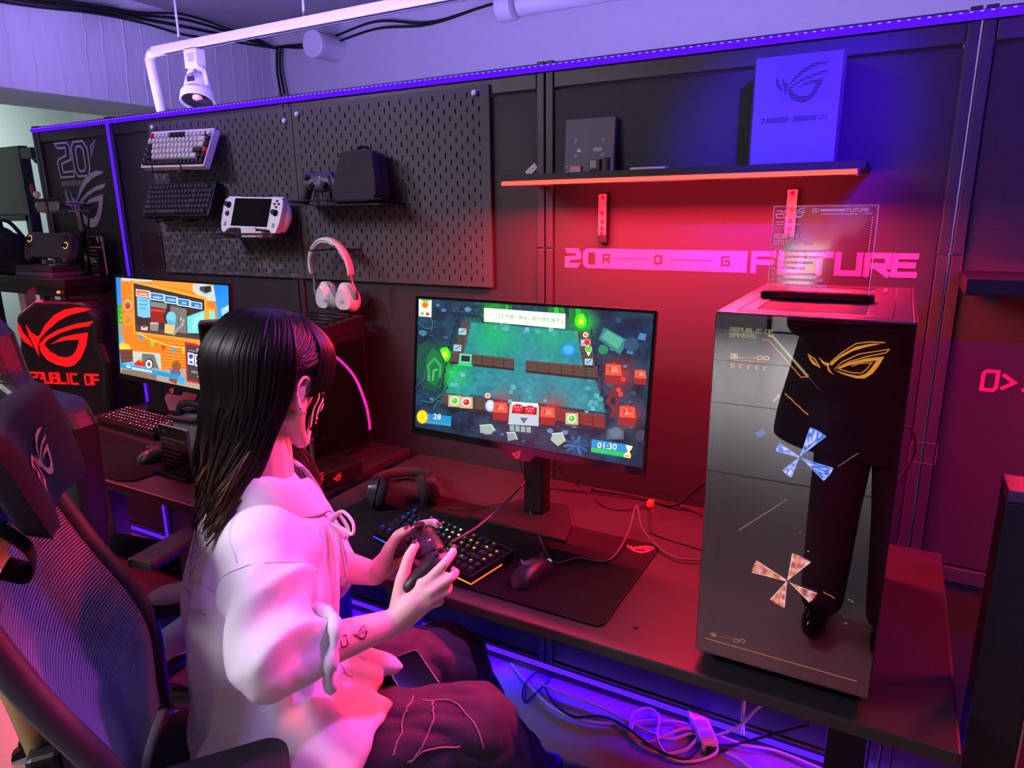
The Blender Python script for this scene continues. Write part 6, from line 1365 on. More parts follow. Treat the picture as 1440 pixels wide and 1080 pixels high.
def hand(mb, Lf, sd, nails):
    Q = lambda a, b, c: Lf(sd*a, b, c)
    kn = [(.085, -.014, -.006), (.098, -.014, -.018), (.099, -.022, -.032), (.092, -.034, -.045)]
    wr = Q(.087, -.092, -.050)
    capsule(mb, wr, Q(.09, -.05, -.032), .0225, .021)
    for i, q in enumerate(kn): capsule(mb, Q(.085+.002*i, -.078, -.040-.006*i), Q(*q), .0145, .0112)
    for a, b in zip(kn[:-1], kn[1:]): capsule(mb, Q(a[0]-.004, a[1]-.012, a[2]), Q(b[0]-.004, b[1]-.012, b[2]), .0105, .0105)
    fs = [[kn[0], (.083, .022, .010), (.066, .044, .013), (.052, .048, .010)], [kn[1], (.096, .022, -.012), (.078, .036, -.018), (.062, .034, -.020)],
          [kn[2], (.097, .008, -.032), (.078, .018, -.038), (.062, .012, -.037)], [kn[3], (.091, -.008, -.050), (.075, -.002, -.053), (.062, -.008, -.050)]]
    for f_, r in zip(fs, (.0088, .0090, .0086, .0076)):
        pts = [Q(*q) for q in f_]
        for k in range(3): capsule(mb, pts[k], pts[k+1], r*(1.12-.13*k), r*(1.0-.13*k), 12, 3)
        d = (pts[3]-pts[2]).normalized(); nails.append((pts[3]+d*r*.35, d, Q(f_[3][0], f_[3][1]+.02, f_[3][2]+.05)-pts[3], r))
    th = [Q(.074, -.074, -.036), Q(.058, -.050, .004), Q(.045, -.028, .029), Q(.033, -.010, .0375)]
    for k, (ra, rb) in enumerate(((.0165, .0125), (.0115, .0098), (.0098, .0080))): capsule(mb, th[k], th[k+1], ra, rb, 12, 3)
    capsule(mb, th[0], Q(.080, -.04, -.02), .0145, .012); capsule(mb, Q(.066, -.06, -.014), Q(.08, -.026, -.010), .0105, .0095)
    d = (th[3]-th[2]).normalized(); nails.append((th[3]+d*.003, d, Q(.03, -.02, .09)-th[3], .0085))
    return wr
# ---- the player
pl = thing('person', 'seated person in a white shirt with long dark hair, holding a game controller', 'person', (.10, -1.075, .50))
O = pl.location.copy()
def under(o, par=pl):      # built in world coordinates, hung under the person
    o.parent = par; o.matrix_parent_inverse = Matrix.Translation(-O) if par is pl else par.matrix_parent_inverse; return o
AZB = math.radians(55); bf = V3(math.cos(AZB), math.sin(AZB), 0); br = V3(math.sin(AZB), -math.cos(AZB), 0)
MBd = Matrix((br, bf, Z)).transposed()      # body frame: x right, y forward
CC = V3(.357, -.882, .888); caz = math.radians(50); cf0 = V3(math.cos(caz), math.sin(caz), 0); cr = V3(math.sin(caz), -math.cos(caz), 0); tl = math.radians(15)
cf2 = cf0*math.cos(tl)+Z*math.sin(tl); cu2 = -cf0*math.sin(tl)+Z*math.cos(tl)
Lc = lambda a, b, c: CC+cr*a+cf2*b+cu2*c
HC = V3(.083, -.938, 1.183); haz = math.radians(85); pit = math.radians(-13)
hf = V3(math.cos(haz)*math.cos(pit), math.sin(haz)*math.cos(pit), math.sin(pit)); HM = frame3(hf, Z+br*.03)     # head frame x forward, y left, z up
NB = V3(.085, -.985, 1.015)
SR, SL = V3(.180, -1.092, .950), V3(-.035, -.885, .960); ER, EL = V3(.302, -1.160, .826), V3(.055, -.83, .765)
HPR, HPL = V3(.185, -1.150, .565), V3(.015, -1.02, .565); KR, KL = V3(.455, -.885, .548), V3(.315, -.765, .56); AR, AL = V3(.47, -.60, .10), V3(.30, -.52, .10)
mb = MB(); nails = []
head_mesh(mb, HC, HM)
capsule(mb, HC+HM @ V3(-.022, 0, -.055), NB, .047, .052); capsule(mb, HC+HM @ V3(-.03, 0, -.03), NB-bf*.012, .045, .052)
capsule(mb, NB-Z*.01, SR-br*.03, .045, .045); capsule(mb, NB-Z*.01, SL+br*.03, .045, .045)
for zz, w_, d_ in ((.93, .13, .085), (.85, .125, .085), (.76, .115, .085), (.67, .125, .095), (.59, .14, .105)):
    t_ = (.95-zz)/.38; c = NB.lerp((HPR+HPL)/2, t_)+bf*.025*max(0, t_); c.z = zz; mb.ell(c, (w_, d_, .08), MBd, 18, 10)
wrR = hand(mb, Lc, 1, nails); wrL = hand(mb, Lc, -1, nails)
for S_, E2, W2 in ((SR, ER, wrR), (SL, EL, wrL)):
    capsule(mb, S_, E2, .043, .036); capsule(mb, E2, E2.lerp(W2, .35), .035, .0345); capsule(mb, E2.lerp(W2, .35), W2, .0345, .0225)
for H_, K_, A_ in ((HPR, KR, AR), (HPL, KL, AL)): capsule(mb, H_+bf*.02, K_, .065, .05); capsule(mb, K_, A_, .048, .034)
body = mb.build('body', M_skin, None); md = body.modifiers.new('r', 'REMESH'); md.mode = 'VOXEL'; md.voxel_size = .0032
md = body.modifiers.new('s', 'SMOOTH'); md.iterations = 5; md.factor = .5
realize(body); under(body)
def bvh(o): return BVHTree.FromPolygons([v.co.copy() for v in o.data.vertices], [tuple(p.vertices) for p in o.data.polygons])
BV = bvh(body)
def lay(mb, poly2, o, u, v, n, tree, off=.0007, col=None):   # flat mark laid on a curved surface, seen along n
    tr = tessellate_polygon([[Vector((a, b, 0)) for a, b in poly2]]); P = []
    for a, b in poly2:
        q = o+u*a+v*b; h = tree.ray_cast(q+n*.12, -n, .3)
        P.append(h[0]+h[1]*off if h[0] else q)
    mb.add(P, [tuple(t) for t in tr], 0, col)
CAMP = camo.location
ink = mat('faded ink', (96, 60, 84), .7, var=.1)
a = MB(); c0 = ER.lerp(wrR, .52); ax = (wrR-ER).normalized(); nv = (V3(1.02, -1.75, 1.45)-c0); nv = (nv-ax*nv.dot(ax)).normalized(); up_ = nv.cross(ax); up_ = up_ if up_.z > 0 else -up_
for p in EYE: lay(a, [(x_*.028+.004, y_*.028-.010) for x_, y_ in p], c0, ax, up_, nv, BV)
for q in letters('20', .016, .011, .0022)[0]: lay(a, [(x_-.034, y_-.011) for x_, y_ in q], c0, ax, up_, nv, BV)
under(a.build('forearm_tattoo', ink, None, fix=False))
a = MB(); c0 = EL.lerp(wrL, .42); ax = (wrL-EL).normalized(); nv = (CAMP-c0); nv = (nv-ax*nv.dot(ax)).normalized(); up_ = nv.cross(ax); up_ = up_ if up_.z > 0 else -up_
for k in range(7): lay(a, circ(.004*math.cos(k*2.4)*k*.33, .004*math.sin(k*2.4)*k*.33, .0042, 7), c0, ax, up_, nv, BV, .0007+k*.00005)
lay(a, [(-.012, -.006), (-.02, -.012), (-.028, -.006), (-.018, -.001)], c0, ax, up_, nv, BV); lay(a, [(.004, .008), (.012, .012), (.012, .004)], c0, ax, up_, nv, BV)
under(a.build('rose_tattoo', mat('dark ink', (50, 30, 60), .7), None, fix=False))
for c, d, upv, r in nails:
    y_ = d.cross(upv).normalized(); z_ = y_.cross(d)
    a = MB(); a.ell(c+z_*r*.62, (r*.85, r*.62, r*.28), Matrix((d, y_, z_)).transposed(), 12, 8); under(a.build('nail', mat('dark varnish', (96, 44, 66), .2), None, smooth=True))
for sd in (-1, 1):
    a = MB(); a.ell(HC+HM @ V3(.080, sd*.030, .0035), (.0105, .0115, .0075), HM, 14, 10); under(a.build('eye', mat('eye white', (230, 225, 225), .2), None, smooth=True))
    a = MB(); a.ell(HC+HM @ V3(.0895, sd*.030, .0035), (.0018, .0052, .0052), HM, 14, 8); under(a.build('iris', mat('dark iris', (30, 18, 16), .15), None, smooth=True))
    a = MB(); a.tube([HC+HM @ V3(.088, sd*.014, .022), HC+HM @ V3(.087, sd*.03, .026), HC+HM @ V3(.074, sd*.048, .022)], .0022, 6); under(a.build('eyebrow', mat('brow hair', (40, 26, 26), .8), None))
a = MB(); a.ell(HC+HM @ V3(.093, 0, -.061), (.0055, .018, .0045), HM, 14, 8); a.ell(HC+HM @ V3(.0915, 0, -.070), (.006, .016, .0055), HM, 14, 8); under(a.build('lips', mat('lip pink', (205, 110, 112), .4), None, smooth=True))
for k in (0, 1): a = MB(); a.ell(HC+HM @ V3(.004-k*.012, -.0835-.001*k, -.036+k*.008), (.0022, .0022, .0022), None, 10, 6); under(a.build('ear_stud', M_steel, None, smooth=True))

# ---- jeans
mb = MB()
for H_, K_, A_ in ((HPR, KR, AR), (HPL, KL, AL)):
    capsule(mb, H_+bf*.035, H_.lerp(K_, .5), .078, .099, 18); capsule(mb, H_.lerp(K_, .5), K_, .099, .088, 18); capsule(mb, K_, K_.lerp(A_, .5), .084, .086, 18); capsule(mb, K_.lerp(A_, .5), A_, .086, .088, 18)
mb.ell((HPR+HPL)/2+bf*.035, (.15, .085, .085), MBd); mb.ell((HPR+HPL)/2+bf*.035+Z*.05, (.13, .075, .085), MBd)
mb.v = [(x_, y_, max(.503 if (V3(x_, y_, 0)-V3(.10, -1.075, 0)).length < .17 else .0, z_)) for x_, y_, z_ in mb.v]
jean = mb.build('jeans', M_jean, None); md = jean.modifiers.new('r', 'REMESH'); md.mode = 'VOXEL'; md.voxel_size = .007; md = jean.modifiers.new('s', 'SMOOTH'); md.iterations = 8
realize(jean)
jn = [v.normal.copy() for v in jean.data.vertices]
for v, vn in zip(jean.data.vertices, jn):
    n_ = noise.noise(Vector((v.co.x*9+v.co.y*9, v.co.y*22-v.co.x*16, v.co.z*16))); n2 = noise.noise(v.co*34)
    v.co += vn*(abs(n_)**.8*.013-.004+n2*.002)
under(jean); JB = bvh(jean)
def seam(name, pts, m, tree, r=.0022, n=6, flat=1., parent=pl, up=.02):
    P = []
    for q in catmull(pts, n):
        h = tree.find_nearest(Vector(q)); P.append(h[0]+h[1]*r*.35)
    a = MB(); a.tube(P, r, 6, flat=flat); return under(a.build(name, m, None, smooth=True))
for pts in ([(.383, -.957, .66), (.399, -.999, .66), (.419, -1.054, .65), (.431, -1.082, .64)], [(.399, -.955, .66), (.444, -.931, .65), (.493, -.935, .62), (.535, -.955, .58)], [(.418, -.945, .66), (.44, -.977, .65), (.459, -1.029, .62), (.469, -1.061, .6)], [(.50, -.99, .6), (.475, -1.02, .61), (.45, -1.06, .6)]):
    seam('pocket_seam', pts, M_seam, JB, .0015)
# shoes
for A_ in (AR, AL):
    a = MB(); fw = bf; a.ell((A_.x+fw.x*.06, A_.y+fw.y*.06, .045), (.042, .125, .045), MBd); a.ell((A_.x, A_.y, .08), (.045, .055, .07), MBd)
    a.v = [(x_, y_, max(.006, z_)) for x_, y_, z_ in a.v]
    o = a.build('shoe', M_blk, None); md = o.modifiers.new('r', 'REMESH'); md.mode = 'VOXEL'; md.voxel_size = .007; realize(o); under(o)

# ---- shirt
mb = MB(); axc = lambda t_: NB.lerp((HPR+HPL)/2+V3(-.015, -.01, .0), t_)
def loft(mb, rings, M, n=40, sub=4):
    C_ = catmull([r[0] for r in rings], sub); W_ = catmull([(r[1], r[2], 0) for r in rings], sub); V = []; F = []
    for c, w_ in zip(C_, W_):
        for j in range(n): an = 2*PI*j/n; V.append(c+M @ Vector((w_.x*math.cos(an), w_.y*math.sin(an), 0)))
    k = len(C_)
    for i in range(k-1):
        for j in range(n): a, b = i*n+j, i*n+(j+1) % n; F.append((a, b, b+n, a+n))
    F += [tuple(range(n-1, -1, -1)), tuple(range((k-1)*n, k*n))]; mb.add(V, F)
RG = []
for zz, w_, d_, of in ((1.03, .060, .058, -.012), (1.005, .085, .072, -.008), (.97, .135, .098, -.002), (.93, .158, .118, .004), (.87, .166, .128, .010), (.80, .168, .132, .012), (.73, .170, .124, .022), (.66, .180, .122, .032), (.60, .192, .124, .038), (.545, .200, .122, .040)):
    c = axc((1.015-zz)/.45); c.z = zz; RG.append((c+bf*of, w_, d_))
loft(mb, RG[::-1], MBd)
capsule(mb, NB+V3(0, 0, -.055)+br*.03, SR-Z*.008, .058, .070, 16); capsule(mb, NB+V3(0, 0, -.055)-br*.03, SL-Z*.01, .058, .068, 16)
ERs = SR+(ER-SR)*1.0
chain(mb, [SR-Z*.015, SR.lerp(ERs, .45)+br*.006-Z*.012, ERs-V3(.006, .008, .0), ERs+V3(.008, .022, .002)], [.070, .075, .070, .060], 16, 3)
chain(mb, [SL, SL.lerp(EL, .5), EL+V3(0, 0, -.01)], [.075, .078, .07], 14, 3)
# tails lying on the lap
capsule(mb, V3(.16, -1.02, .66), V3(.30, -.975, .665), .045, .018, 12)
hem_ = (((.18, -1.05, .655), (.355, -1.005, .652)), ((.19, -1.08, .655), (.365, -1.04, .650)), ((.20, -1.12, .65), (.372, -1.08, .638)), ((.21, -1.15, .63), (.375, -1.115, .612)), ((.20, -1.18, .61), (.370, -1.15, .58)), ((.18, -1.20, .59), (.35, -1.18, .55)))
for q0_, q1_ in zip(catmull([h_[0] for h_ in hem_], 6), catmull([h_[1] for h_ in hem_], 6)): capsule(mb, q0_, q1_, .055, .018, 12)
capsule(mb, V3(.22, -.96, .67), V3(.325, -.935, .672), .024, .009, 12)
shirt = mb.build('shirt', M_shirt, None); md = shirt.modifiers.new('r', 'REMESH'); md.mode = 'VOXEL'; md.voxel_size = .0068; md = shirt.modifiers.new('s', 'SMOOTH'); md.iterations = 14; md.factor = .5
realize(shirt)
slv = (ERs-SR).normalized()
def sleeve_w(p):      # how much a point belongs to the near sleeve
    t_ = max(0, min(1.15, (p-SR).dot(ERs-SR)/(ERs-SR).length_squared)); q = SR+(ERs-SR)*t_; d_ = (p-q).length
    return max(0, min(1, (t_-.12)/.25))*max(0, min(1, (.125-d_)/.03)), t_
co = [v.co.copy() for v in shirt.data.vertices]; no = [v.normal.copy() for v in shirt.data.vertices]
for v, p, n_ in zip(shirt.data.vertices, co, no):
    q = p-axc(max(0, (1.015-p.z)/.45)); a_ = math.atan2(q.dot(br), q.dot(bf)); sw, t_ = sleeve_w(p)
    drop = max(0, min(1, (.98-p.z)/.25))
    w1 = noise.noise(Vector((a_*2.6+p.z*1.6, p.z*2.4, 1.3))); w2 = noise.noise(Vector((a_*5.2-p.z*5, p.z*4.5, 7.7))); w3 = noise.noise(Vector((a_*3-p.z*14, p.z*6+a_*2, 4.2)))
    d1 = ((1-abs(w1)*2.4)*.021+(1-abs(w2)*2)*.008-.011)*drop+w3*.005*max(0, min(1, (.72-p.z)/.1))
    s1 = noise.noise(Vector(((p-SR).dot(bf)*11+t_*1.5, t_*2.2, (p-SR).dot(br)*8))); s2 = noise.noise(Vector((p.x*34, p.y*34+t_*4, p.z*20)))
    d2 = (1-abs(s1)*2.6)*.0145-.005+s2*.003
    v.co = p+n_*(d1*(1-sw)+d2*sw)
me = shirt.data; me.update()
import bmesh
bm = bmesh.new(); bm.from_mesh(me)
for _ in range(3): bmesh.ops.smooth_vert(bm, verts=bm.verts, factor=.4, use_axis_x=True, use_axis_y=True, use_axis_z=True)
bm.to_mesh(me); bm.free(); under(shirt); SB = bvh(shirt)
for pts in ([(.04, -1.19, .90), (.13, -1.2, .91), (.207, -1.16, .945), (.262, -1.10, .93), (.28, -1.04, .915)], [(.10, -1.06, 1.02), (.16, -1.12, .99), (.21, -1.15, .955)], [(-.02, -1.11, .86), (.05, -1.17, .85), (.12, -1.20, .86)], [(.33, -1.0, .64), (.30, -.97, .65), (.27, -.99, .66), (.25, -1.0, .70)]):
    seam('shirt_seam', pts, mat('shirt seam', (214, 206, 216), .7), SB, .0012)
# collar: a folded band round the neck
a = MB(); n = 44; V = []
NC = NB+bf*.006+Z*.012
for i in range(n+1):
    t_ = i/n; an = math.radians(24)+t_*math.radians(312); c_, s_ = math.cos(an), math.sin(an)
    d = bf*c_+br*s_; fr = max(0, c_); w_ = 1+.16*abs(s_)
    up0 = NC+d*.070*w_-bf*.010+Z*(.022-.036*fr); mid = NC+d*.079*w_-bf*.010+Z*(.036-.040*fr); lo = NC+d*(.098+.016*fr)*w_-bf*.008+Z*(-.022-.045*fr-.016*abs(s_))
    if i in (0, n): lo = lo+bf*.012-Z*.026
    V += [up0, mid, mid.lerp(lo, .5)+d*.003, lo]
a.add(V, [(4*i+k, 4*i+k+1, 4*i+k+5, 4*i+k+4) for i in range(n) for k in range(3)])
o = a.build('collar', M_shirt, None, smooth=True); md = o.modifiers.new('t', 'SOLIDIFY'); md.thickness = .003; md = o.modifiers.new('s', 'SUBSURF'); md.levels = 1; md.render_levels = 1; realize(o); under(o)
# rolled cuff of the near sleeve
cd = (wrR-ER).normalized(); cu_ = Z-cd*Z.dot(cd); cu_.normalize(); cw_ = cd.cross(cu_); c0 = ERs+V3(.008, .014, .0)+cd*.042
a = MB(); P = [c0+(cu_*math.cos(t_)*(.053+.004*math.sin(3*t_))+cw_*math.sin(t_)*(.050+.004*math.cos(2*t_)))+cd*(.010*math.sin(2*t_+1)) for t_ in np.linspace(0, 2*PI, 36)]
a.tube(P, [.010+.003*math.sin(5*k) for k in range(36)], 8, flat=1.6); o = a.build('sleeve_cuff', M_shirt, None, smooth=True); under(o)
# drawstring bow
tb = V3(.218, -.965, .952)
for k, pts in enumerate(([(0, 0, 0), (.018, .012, .020), (.046, .008, .008), (.050, .002, -.012), (.03, .0, -.006), (0, 0, 0)], [(0, 0, 0), (.006, .012, .014), (.026, .016, -.012), (.024, .01, -.03), (.008, .004, -.012), (0, 0, 0)], [(0, 0, 0), (.014, .004, -.03), (.022, .01, -.075), (.018, .0, -.12)], [(0, 0, 0), (.02, -.004, -.02), (.030, -.006, -.06), (.032, -.004, -.10)])):
    a = MB(); a.tube(catmull([tb+V3(*q) for q in pts], 6), .0028, 6, flat=1.5); under(a.build('drawstring', mat('pale drawstring', (235, 215, 225), .6), None, smooth=True))

# ---- hair: scalp shell, locks, fringe, side strands
M_hair = attrmat('hair strands', lit=True); M_hair.node_tree.nodes['Principled BSDF'].inputs['Roughness'].default_value = .42
M_hair.node_tree.nodes['Principled BSDF'].inputs['Specular IOR Level'].default_value = .22
hr_ = random.Random(11)
HP = lambda x, y, z: HC+HM @ Vector((x, y, z))
mb = MB(); hc0 = (.034, .024, .026)
def addcol(P, R, n, root, tip, flat=1., up=None):
    b = len(mb.v); mb.tube(P, R, n, flat=flat, up=up, cap=True); k = len(P)
    for i in range(k):
        t_ = max(0, (i/(k-1)-.72)/.28); c = mixc(root, tip, t_); mb.c += [lin(c)]*n
def cap_pt(phi, th, r=1.0):     # on the hair cap: phi from front (0) round the side, th 0 equator .. 90 crown
    c = math.cos(th); return Vector((-.016+.115*r*c*math.cos(phi), .0935*r*c*math.sin(phi), .034+.101*r*math.sin(th)))
b0 = len(mb.v)
sh = MB(); sh.ell(HP(-.020, 0, .036), (.100, .082, .090), HM, 28, 18)
F2 = []
for q in sh.f:
    c = sum((Vector(sh.v[i]) for i in q), Vector())/len(q); l = HM.transposed() @ (c-HC)
    if (l.z > .012+max(0, l.x+.03)*.75 and l.x < .082) or (l.x < -.03 and l.z > -.055): F2.append(q)
mb.add(sh.v, F2); mb.c += [lin((26, 18, 20))]*len(sh.v)
TIP, DK = (120, 78, 54), (14, 10, 12)
def lock(P, r, n=4, fl=1.6, root=(13, 9, 11), tip=(18, 12, 14), tp=.3, nn=6):
    P = catmull(P, n); k = len(P); addcol(P, [r*min(1.15, .75+2.2*j/k)*(1 if j < k*(1-tp) else max(.08, 1-(j-k*(1-tp))/(k*tp))) for j in range(k)], nn, root, tip, fl)
def on_cap(dphi, dth, r=1.0): return HC+HM @ cap_pt(math.radians(dphi), math.radians(dth), r)
N_L = 460
for i in range(N_L):
    s_ = (i+hr_.random())/N_L; dphi = -101-s_*158          # from behind the near ear round the back to behind the far one
    lat = math.sin(math.radians(dphi)); rr_ = hr_.uniform(.99, 1.025)
    x0 = hr_.uniform(-.06, .03) if abs(lat) > .5 else hr_.uniform(-.07, -.02)
    sd = -1 if lat < 0 else 1
    P = [HP(x0, sd*.006, .1335-abs(x0+.01)**2*4.2), on_cap(dphi+(40*sd if x0 > 0 else 0)*-1*0, 60, rr_), on_cap(dphi, 34+hr_.uniform(-3, 3), rr_), on_cap(dphi, 8, rr_)]
    l4 = cap_pt(math.radians(dphi), math.radians(-24), rr_); p4 = HC+HM @ l4; P.append(p4)
    L_ = hr_.uniform(.15, .25)
    base = V3(NB.x, NB.y, 0)
    for t_ in (.3, .62, 1.0):
        near = max(0, -lat); cback = base-bf*(.098-.02*near+.018*hr_.random())-br*lat*(.066+.034*near)          # where it ends on the back
        c = Vector((p4.x, p4.y, 0)).lerp(cback, t_**1.25)+V3(hr_.uniform(-.005, .005), hr_.uniform(-.005, .005), 0)
        q = Vector((c.x, c.y, p4.z-L_*t_))
        h = SB.find_nearest(q)
        if h[0] is not None and (q-h[0]).dot(h[1]) < .009: q = h[0]+h[1]*(.009+.006*hr_.random())
        P.append(q)
    lock(P, hr_.uniform(.0036, .0062), 4, 1.7, mixc((8, 6, 8), (17, 12, 14), hr_.random()), mixc(DK, TIP, .15+.85*hr_.random()) if s_ < .55 or s_ > .8 else DK, .3)
for i in range(90):      # side hair in front of the far shoulder
    u = hr_.random(); P = [HP(hr_.uniform(-.03, .03), .008, .132), on_cap(96-u*20, 50), on_cap(100-u*10, 20), on_cap(103-u*8, -8), HC+HM @ V3(-.01+.03*u, .082, -.075), V3(NB.x, NB.y, 0)+bf*(.05+.03*u)-br*(.062+.02*hr_.random())+Z*(1.045+.0*u), V3(NB.x, NB.y, 0)+bf*(.085+.03*u)-br*(.070+.03*hr_.random())+Z*(.985-.04*hr_.random())]
    lock(P, .0042, 4, 1.5, (18, 13, 15), mixc(DK, TIP, .4+.6*hr_.random()), .35)
for i in range(150):      # fringe swept forward over the brow
    dphi = hr_.uniform(-72, 72); a_ = abs(dphi)/72; e = hr_.uniform(-5, 5); x0 = .015+.04*(1-a_)*hr_.random()
    end = 4-a_*16+e
    P = [HP(x0, (dphi/62)*.012, .131-abs(x0)**2*4), on_cap(dphi*.9, 62), on_cap(dphi, 38, 1.02), on_cap(dphi*1.03, 20, 1.04), on_cap(dphi*1.10, end, 1.035), on_cap(dphi*1.18, end-9, 1.02)]
    lock(P, .0048, 4, 1.6, (11, 8, 10), (16, 11, 13), .45)
for sd in (-1, 1):       # hair drawn over the temple and back above the ear
    for i in range(320):
        u = hr_.random(); v_ = hr_.random(); f0 = sd*(50+54*u)
        P = [HP(.04-.09*u, sd*.006, .131), on_cap(f0-sd*6, 60), on_cap(f0+sd*2, 38, 1.0), on_cap(sd*min(104, abs(f0)+16), 24-10*v_, 1.0), on_cap(sd*(97+6*u), 16-14*v_, 1.0), on_cap(sd*(118), 2-12*v_, 1.01), on_cap(sd*134, -18, 1.0)]
        P = [q+V3(hr_.uniform(-.0025, .0025), hr_.uniform(-.0025, .0025), hr_.uniform(-.003, .003)) for q in P]
        k_ = hr_.uniform(.5, 1.7); lock(P, hr_.uniform(.0020, .0036), 4, 1.3, (11*k_, 8*k_, 10*k_), (15*k_, 10*k_, 12*k_), .25)
    for i in range(20 if sd < 0 else 0):  # fine strands hanging before the ear
        u = hr_.random(); w_ = hr_.uniform(-.004, .004)
        P = [on_cap(sd*(72+10*u), 34), on_cap(sd*(78+8*u), 16, .99), HP(.018+.024*u+w_, sd*.0815, .0), HP(.008+.028*u+w_, sd*.080, -.032), HP(.012+.026*u+w_, sd*.075, -.058-.024*u), HP(.024+.014*u, sd*.068, -.072-.028*u)]
        lock(P, .0010, 4, 1.3, (20, 14, 16), (24, 17, 19), .5, 4)
for i in range(150):     # loose fine ends
    t_ = hr_.random(); lat = hr_.uniform(-1, .4); q0 = V3(NB.x, NB.y, 1.02)-bf*(.070+.022*hr_.random())-br*lat*.07
    P = [q0+Z*.07+bf*.03, q0, q0-bf*.018+V3(hr_.uniform(-.02, .02), hr_.uniform(-.02, .02), -.06), q0-bf*.03+V3(hr_.uniform(-.035, .035), hr_.uniform(-.035, .035), -.10-.04*hr_.random())]
    P = catmull(P, 4); k = len(P); addcol(P, [.0009*(1-j/k*.8) for j in range(k)], 3, DK, TIP)
hair = mb.build('hair', M_hair, None, smooth=True, fix=False); under(hair)
gp = gamepad('black game controller with a cable held in both hands of the player', Matrix.Translation(CC) @ Matrix((cr, cf2, cu2)).transposed().to_4x4(), mat('black controller shell', (30, 27, 33), .4, var=.05))
# phone on the lap
ph_u, ph_v = V3(.858, -.513, .0), V3(.513, .858, -.0); pc_ = V3(.342, -.905, .70); h = JB.ray_cast(pc_, -Z); hz = h[0].z if h[0] else .64
t = thing('phone', 'phone with a dark screen lying face up on the lap of the player', 'phone'); t.matrix_world = frame4((.342, -.905, hz+.008), (.855, -.50, -.07), (.513, .858, .02))
a = MB(); a.prism(rcorner(-.0735, .0735, -.0355, .0355, .010), (0, 0, -.004), X, Y, (0, 0, .0078)); a.build('frame', mat('silver phone frame', (200, 200, 205), .25, metal=.8), t, bevel=.0015)
a = MB(); a.prism(rcorner(-.0715, .0715, -.0337, .0337, .009), (0, 0, .0039), X, Y, (0, 0, .0004)); a.build('screen', M_gloss, t)
a = MB(); a.b2(.0733, .0740, -.005, .005, -.0015, .0012); a.build('charge_port', mat('port pink', (120, 40, 60), .4), t)
for s_ in (-1, 1):
    for k in range(4): a = MB(); a.cyl((.0733, s_*(.012+k*.0035), 0), (.0739, s_*(.012+k*.0035), 0), .0010, 6); a.build('speaker_hole', M_rub, t)

# ---- the photographer, seen mirrored in the glass front of the tower
ph = thing('person', 'standing person in black taking a photograph, mirrored in the glass of the tower', 'person', (1.05, -2.15, 0)); O2 = ph.location.copy()
def under2(o): o.parent = ph; o.matrix_parent_inverse = Matrix.Translation(-O2); return o
mb = MB(); pf = V3(-.12, 1, 0).normalized(); pr_ = V3(pf.y, -pf.x, 0); MP = Matrix((pr_, pf, Z)).transposed(); hc = V3(1.06, -2.07, 1.56)
head_mesh(mb, hc, frame3(pf-Z*.15, Z), 1.0)
PB = O2+Z*1.36; capsule(mb, hc-Z*.06, PB, .05, .055)
for zz, w_, d_ in ((1.30, .16, .1), (1.18, .155, .11), (1.05, .14, .1), (.94, .16, .115)): mb.ell((O2.x, O2.y, zz), (w_, d_, .1), MP)
for sd in (-1, 1):
    sh_ = PB+pr_*sd*.17-Z*.03; el_ = sh_+pf*.12+pr_*sd*.06-Z*.20; wr_ = V3(1.06+sd*.055, -1.93, 1.46)
    capsule(mb, sh_, el_, .05, .04); capsule(mb, el_, wr_, .038, .026); capsule(mb, wr_, wr_+pf*.045+Z*.02, .024, .022)
    for k in range(4): q = wr_+pf*.05+Z*(.035-.014*k)-pr_*sd*.004; capsule(mb, q-pf*.01, q+pf*.035-pr_*sd*.006, .0085, .008); capsule(mb, q+pf*.035-pr_*sd*.006, q+pf*.045-pr_*sd*.03, .008, .007)
    capsule(mb, wr_+pf*.01-pr_*sd*.01, wr_+pf*.03-pr_*sd*.035+Z*.015, .011, .009)
    hp = V3(O2.x, O2.y, .92)+pr_*sd*.085; kn_ = V3(O2.x, O2.y+.03, .48)+pr_*sd*.10; an_ = V3(O2.x, O2.y, .09)+pr_*sd*.11
    capsule(mb, hp, kn_, .08, .055); capsule(mb, kn_, an_, .052, .036)
bd = mb.build('body', M_skin, None); md = bd.modifiers.new('r', 'REMESH'); md.mode = 'VOXEL'; md.voxel_size = .005; md = bd.modifiers.new('s', 'SMOOTH'); md.iterations = 5; realize(bd); under2(bd)
M_coat = mat('black coat cloth', (20, 19, 22), .8, bump=.3, bscale=200); M_tr = mat('charcoal stocking', (44, 36, 42), .7)
mb = MB()
loft(mb, [(V3(O2.x, O2.y, zz), w_, d_) for zz, w_, d_ in ((.70, .33, .22), (.80, .32, .21), (.95, .29, .19), (1.12, .26, .17), (1.26, .245, .15), (1.34, .19, .11), (1.40, .08, .07))], MP)
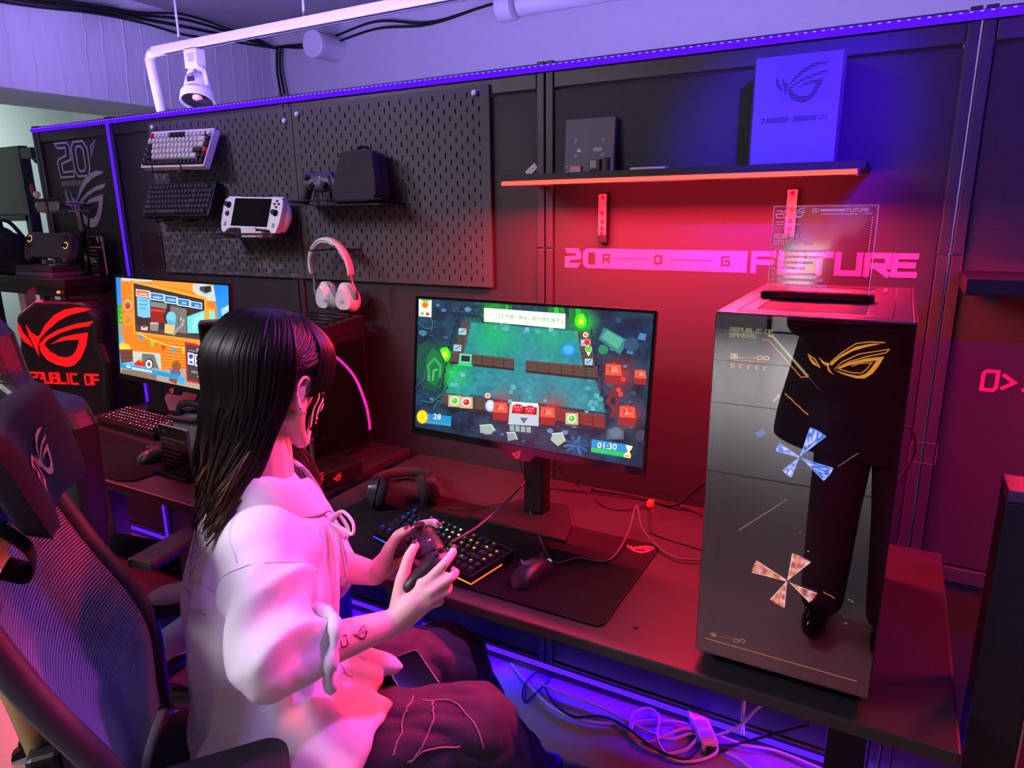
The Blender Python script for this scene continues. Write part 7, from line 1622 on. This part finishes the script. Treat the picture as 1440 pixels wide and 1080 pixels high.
for sd in (-1, 1):
    sh_ = PB+pr_*sd*.17-Z*.03; el_ = sh_+pf*.12+pr_*sd*.06-Z*.20; wr_ = V3(1.06+sd*.055, -1.93, 1.46); capsule(mb, sh_, el_, .066, .06); capsule(mb, el_, el_.lerp(wr_, .85), .058, .045)
o = mb.build('coat', M_coat, None); md = o.modifiers.new('r', 'REMESH'); md.mode = 'VOXEL'; md.voxel_size = .012; md = o.modifiers.new('s', 'SMOOTH'); md.iterations = 8; realize(o); under2(o)
for sd in (-1, 1):
    hp = V3(O2.x, O2.y, .80)+pr_*sd*.085; kn_ = V3(O2.x, O2.y+.03, .48)+pr_*sd*.10; an_ = V3(O2.x, O2.y, .10)+pr_*sd*.11
    mb = MB(); capsule(mb, hp, kn_, .10, .085); capsule(mb, kn_, an_, .085, .075); o = mb.build('trouser_leg', M_tr, None); md = o.modifiers.new('r', 'REMESH'); md.mode = 'VOXEL'; md.voxel_size = .01; realize(o); under2(o)
    mb = MB(); mb.ell((an_.x+pf.x*.06, an_.y+pf.y*.06, .05), (.046, .135, .048), MP); mb.ell((an_.x, an_.y, .08), (.048, .06, .075), MP); mb.v = [(x_, y_, max(.004, z_)) for x_, y_, z_ in mb.v]
    o = mb.build('shoe', M_gloss, None); md = o.modifiers.new('r', 'REMESH'); md.mode = 'VOXEL'; md.voxel_size = .008; realize(o); under2(o)
mb = MB(); mb.ell(hc+V3(0, -.02, .03), (.088, .105, .095), MP, 20, 12); mb.ell(hc+V3(0, -.07, -.06), (.085, .05, .12), MP, 16, 10); under2(mb.build('hair', mat('dark hair', (24, 18, 18), .5), None, smooth=True))
t = thing('phone', 'phone held up by the photographer in black', 'phone'); t.location = (1.075, -1.87, 1.475); t.rotation_euler = (math.radians(-12), 0, 0)
a = MB(); a.b2(-.075, .075, -.004, .004, -.037, .037); a.build('body', M_gloss, t, bevel=.003)
for xx in (-.058, -.036): a = MB(); a.cyl((xx, .004, .02), (xx, .0065, .02), .009, 16); a.build('lens', M_gloss, t)
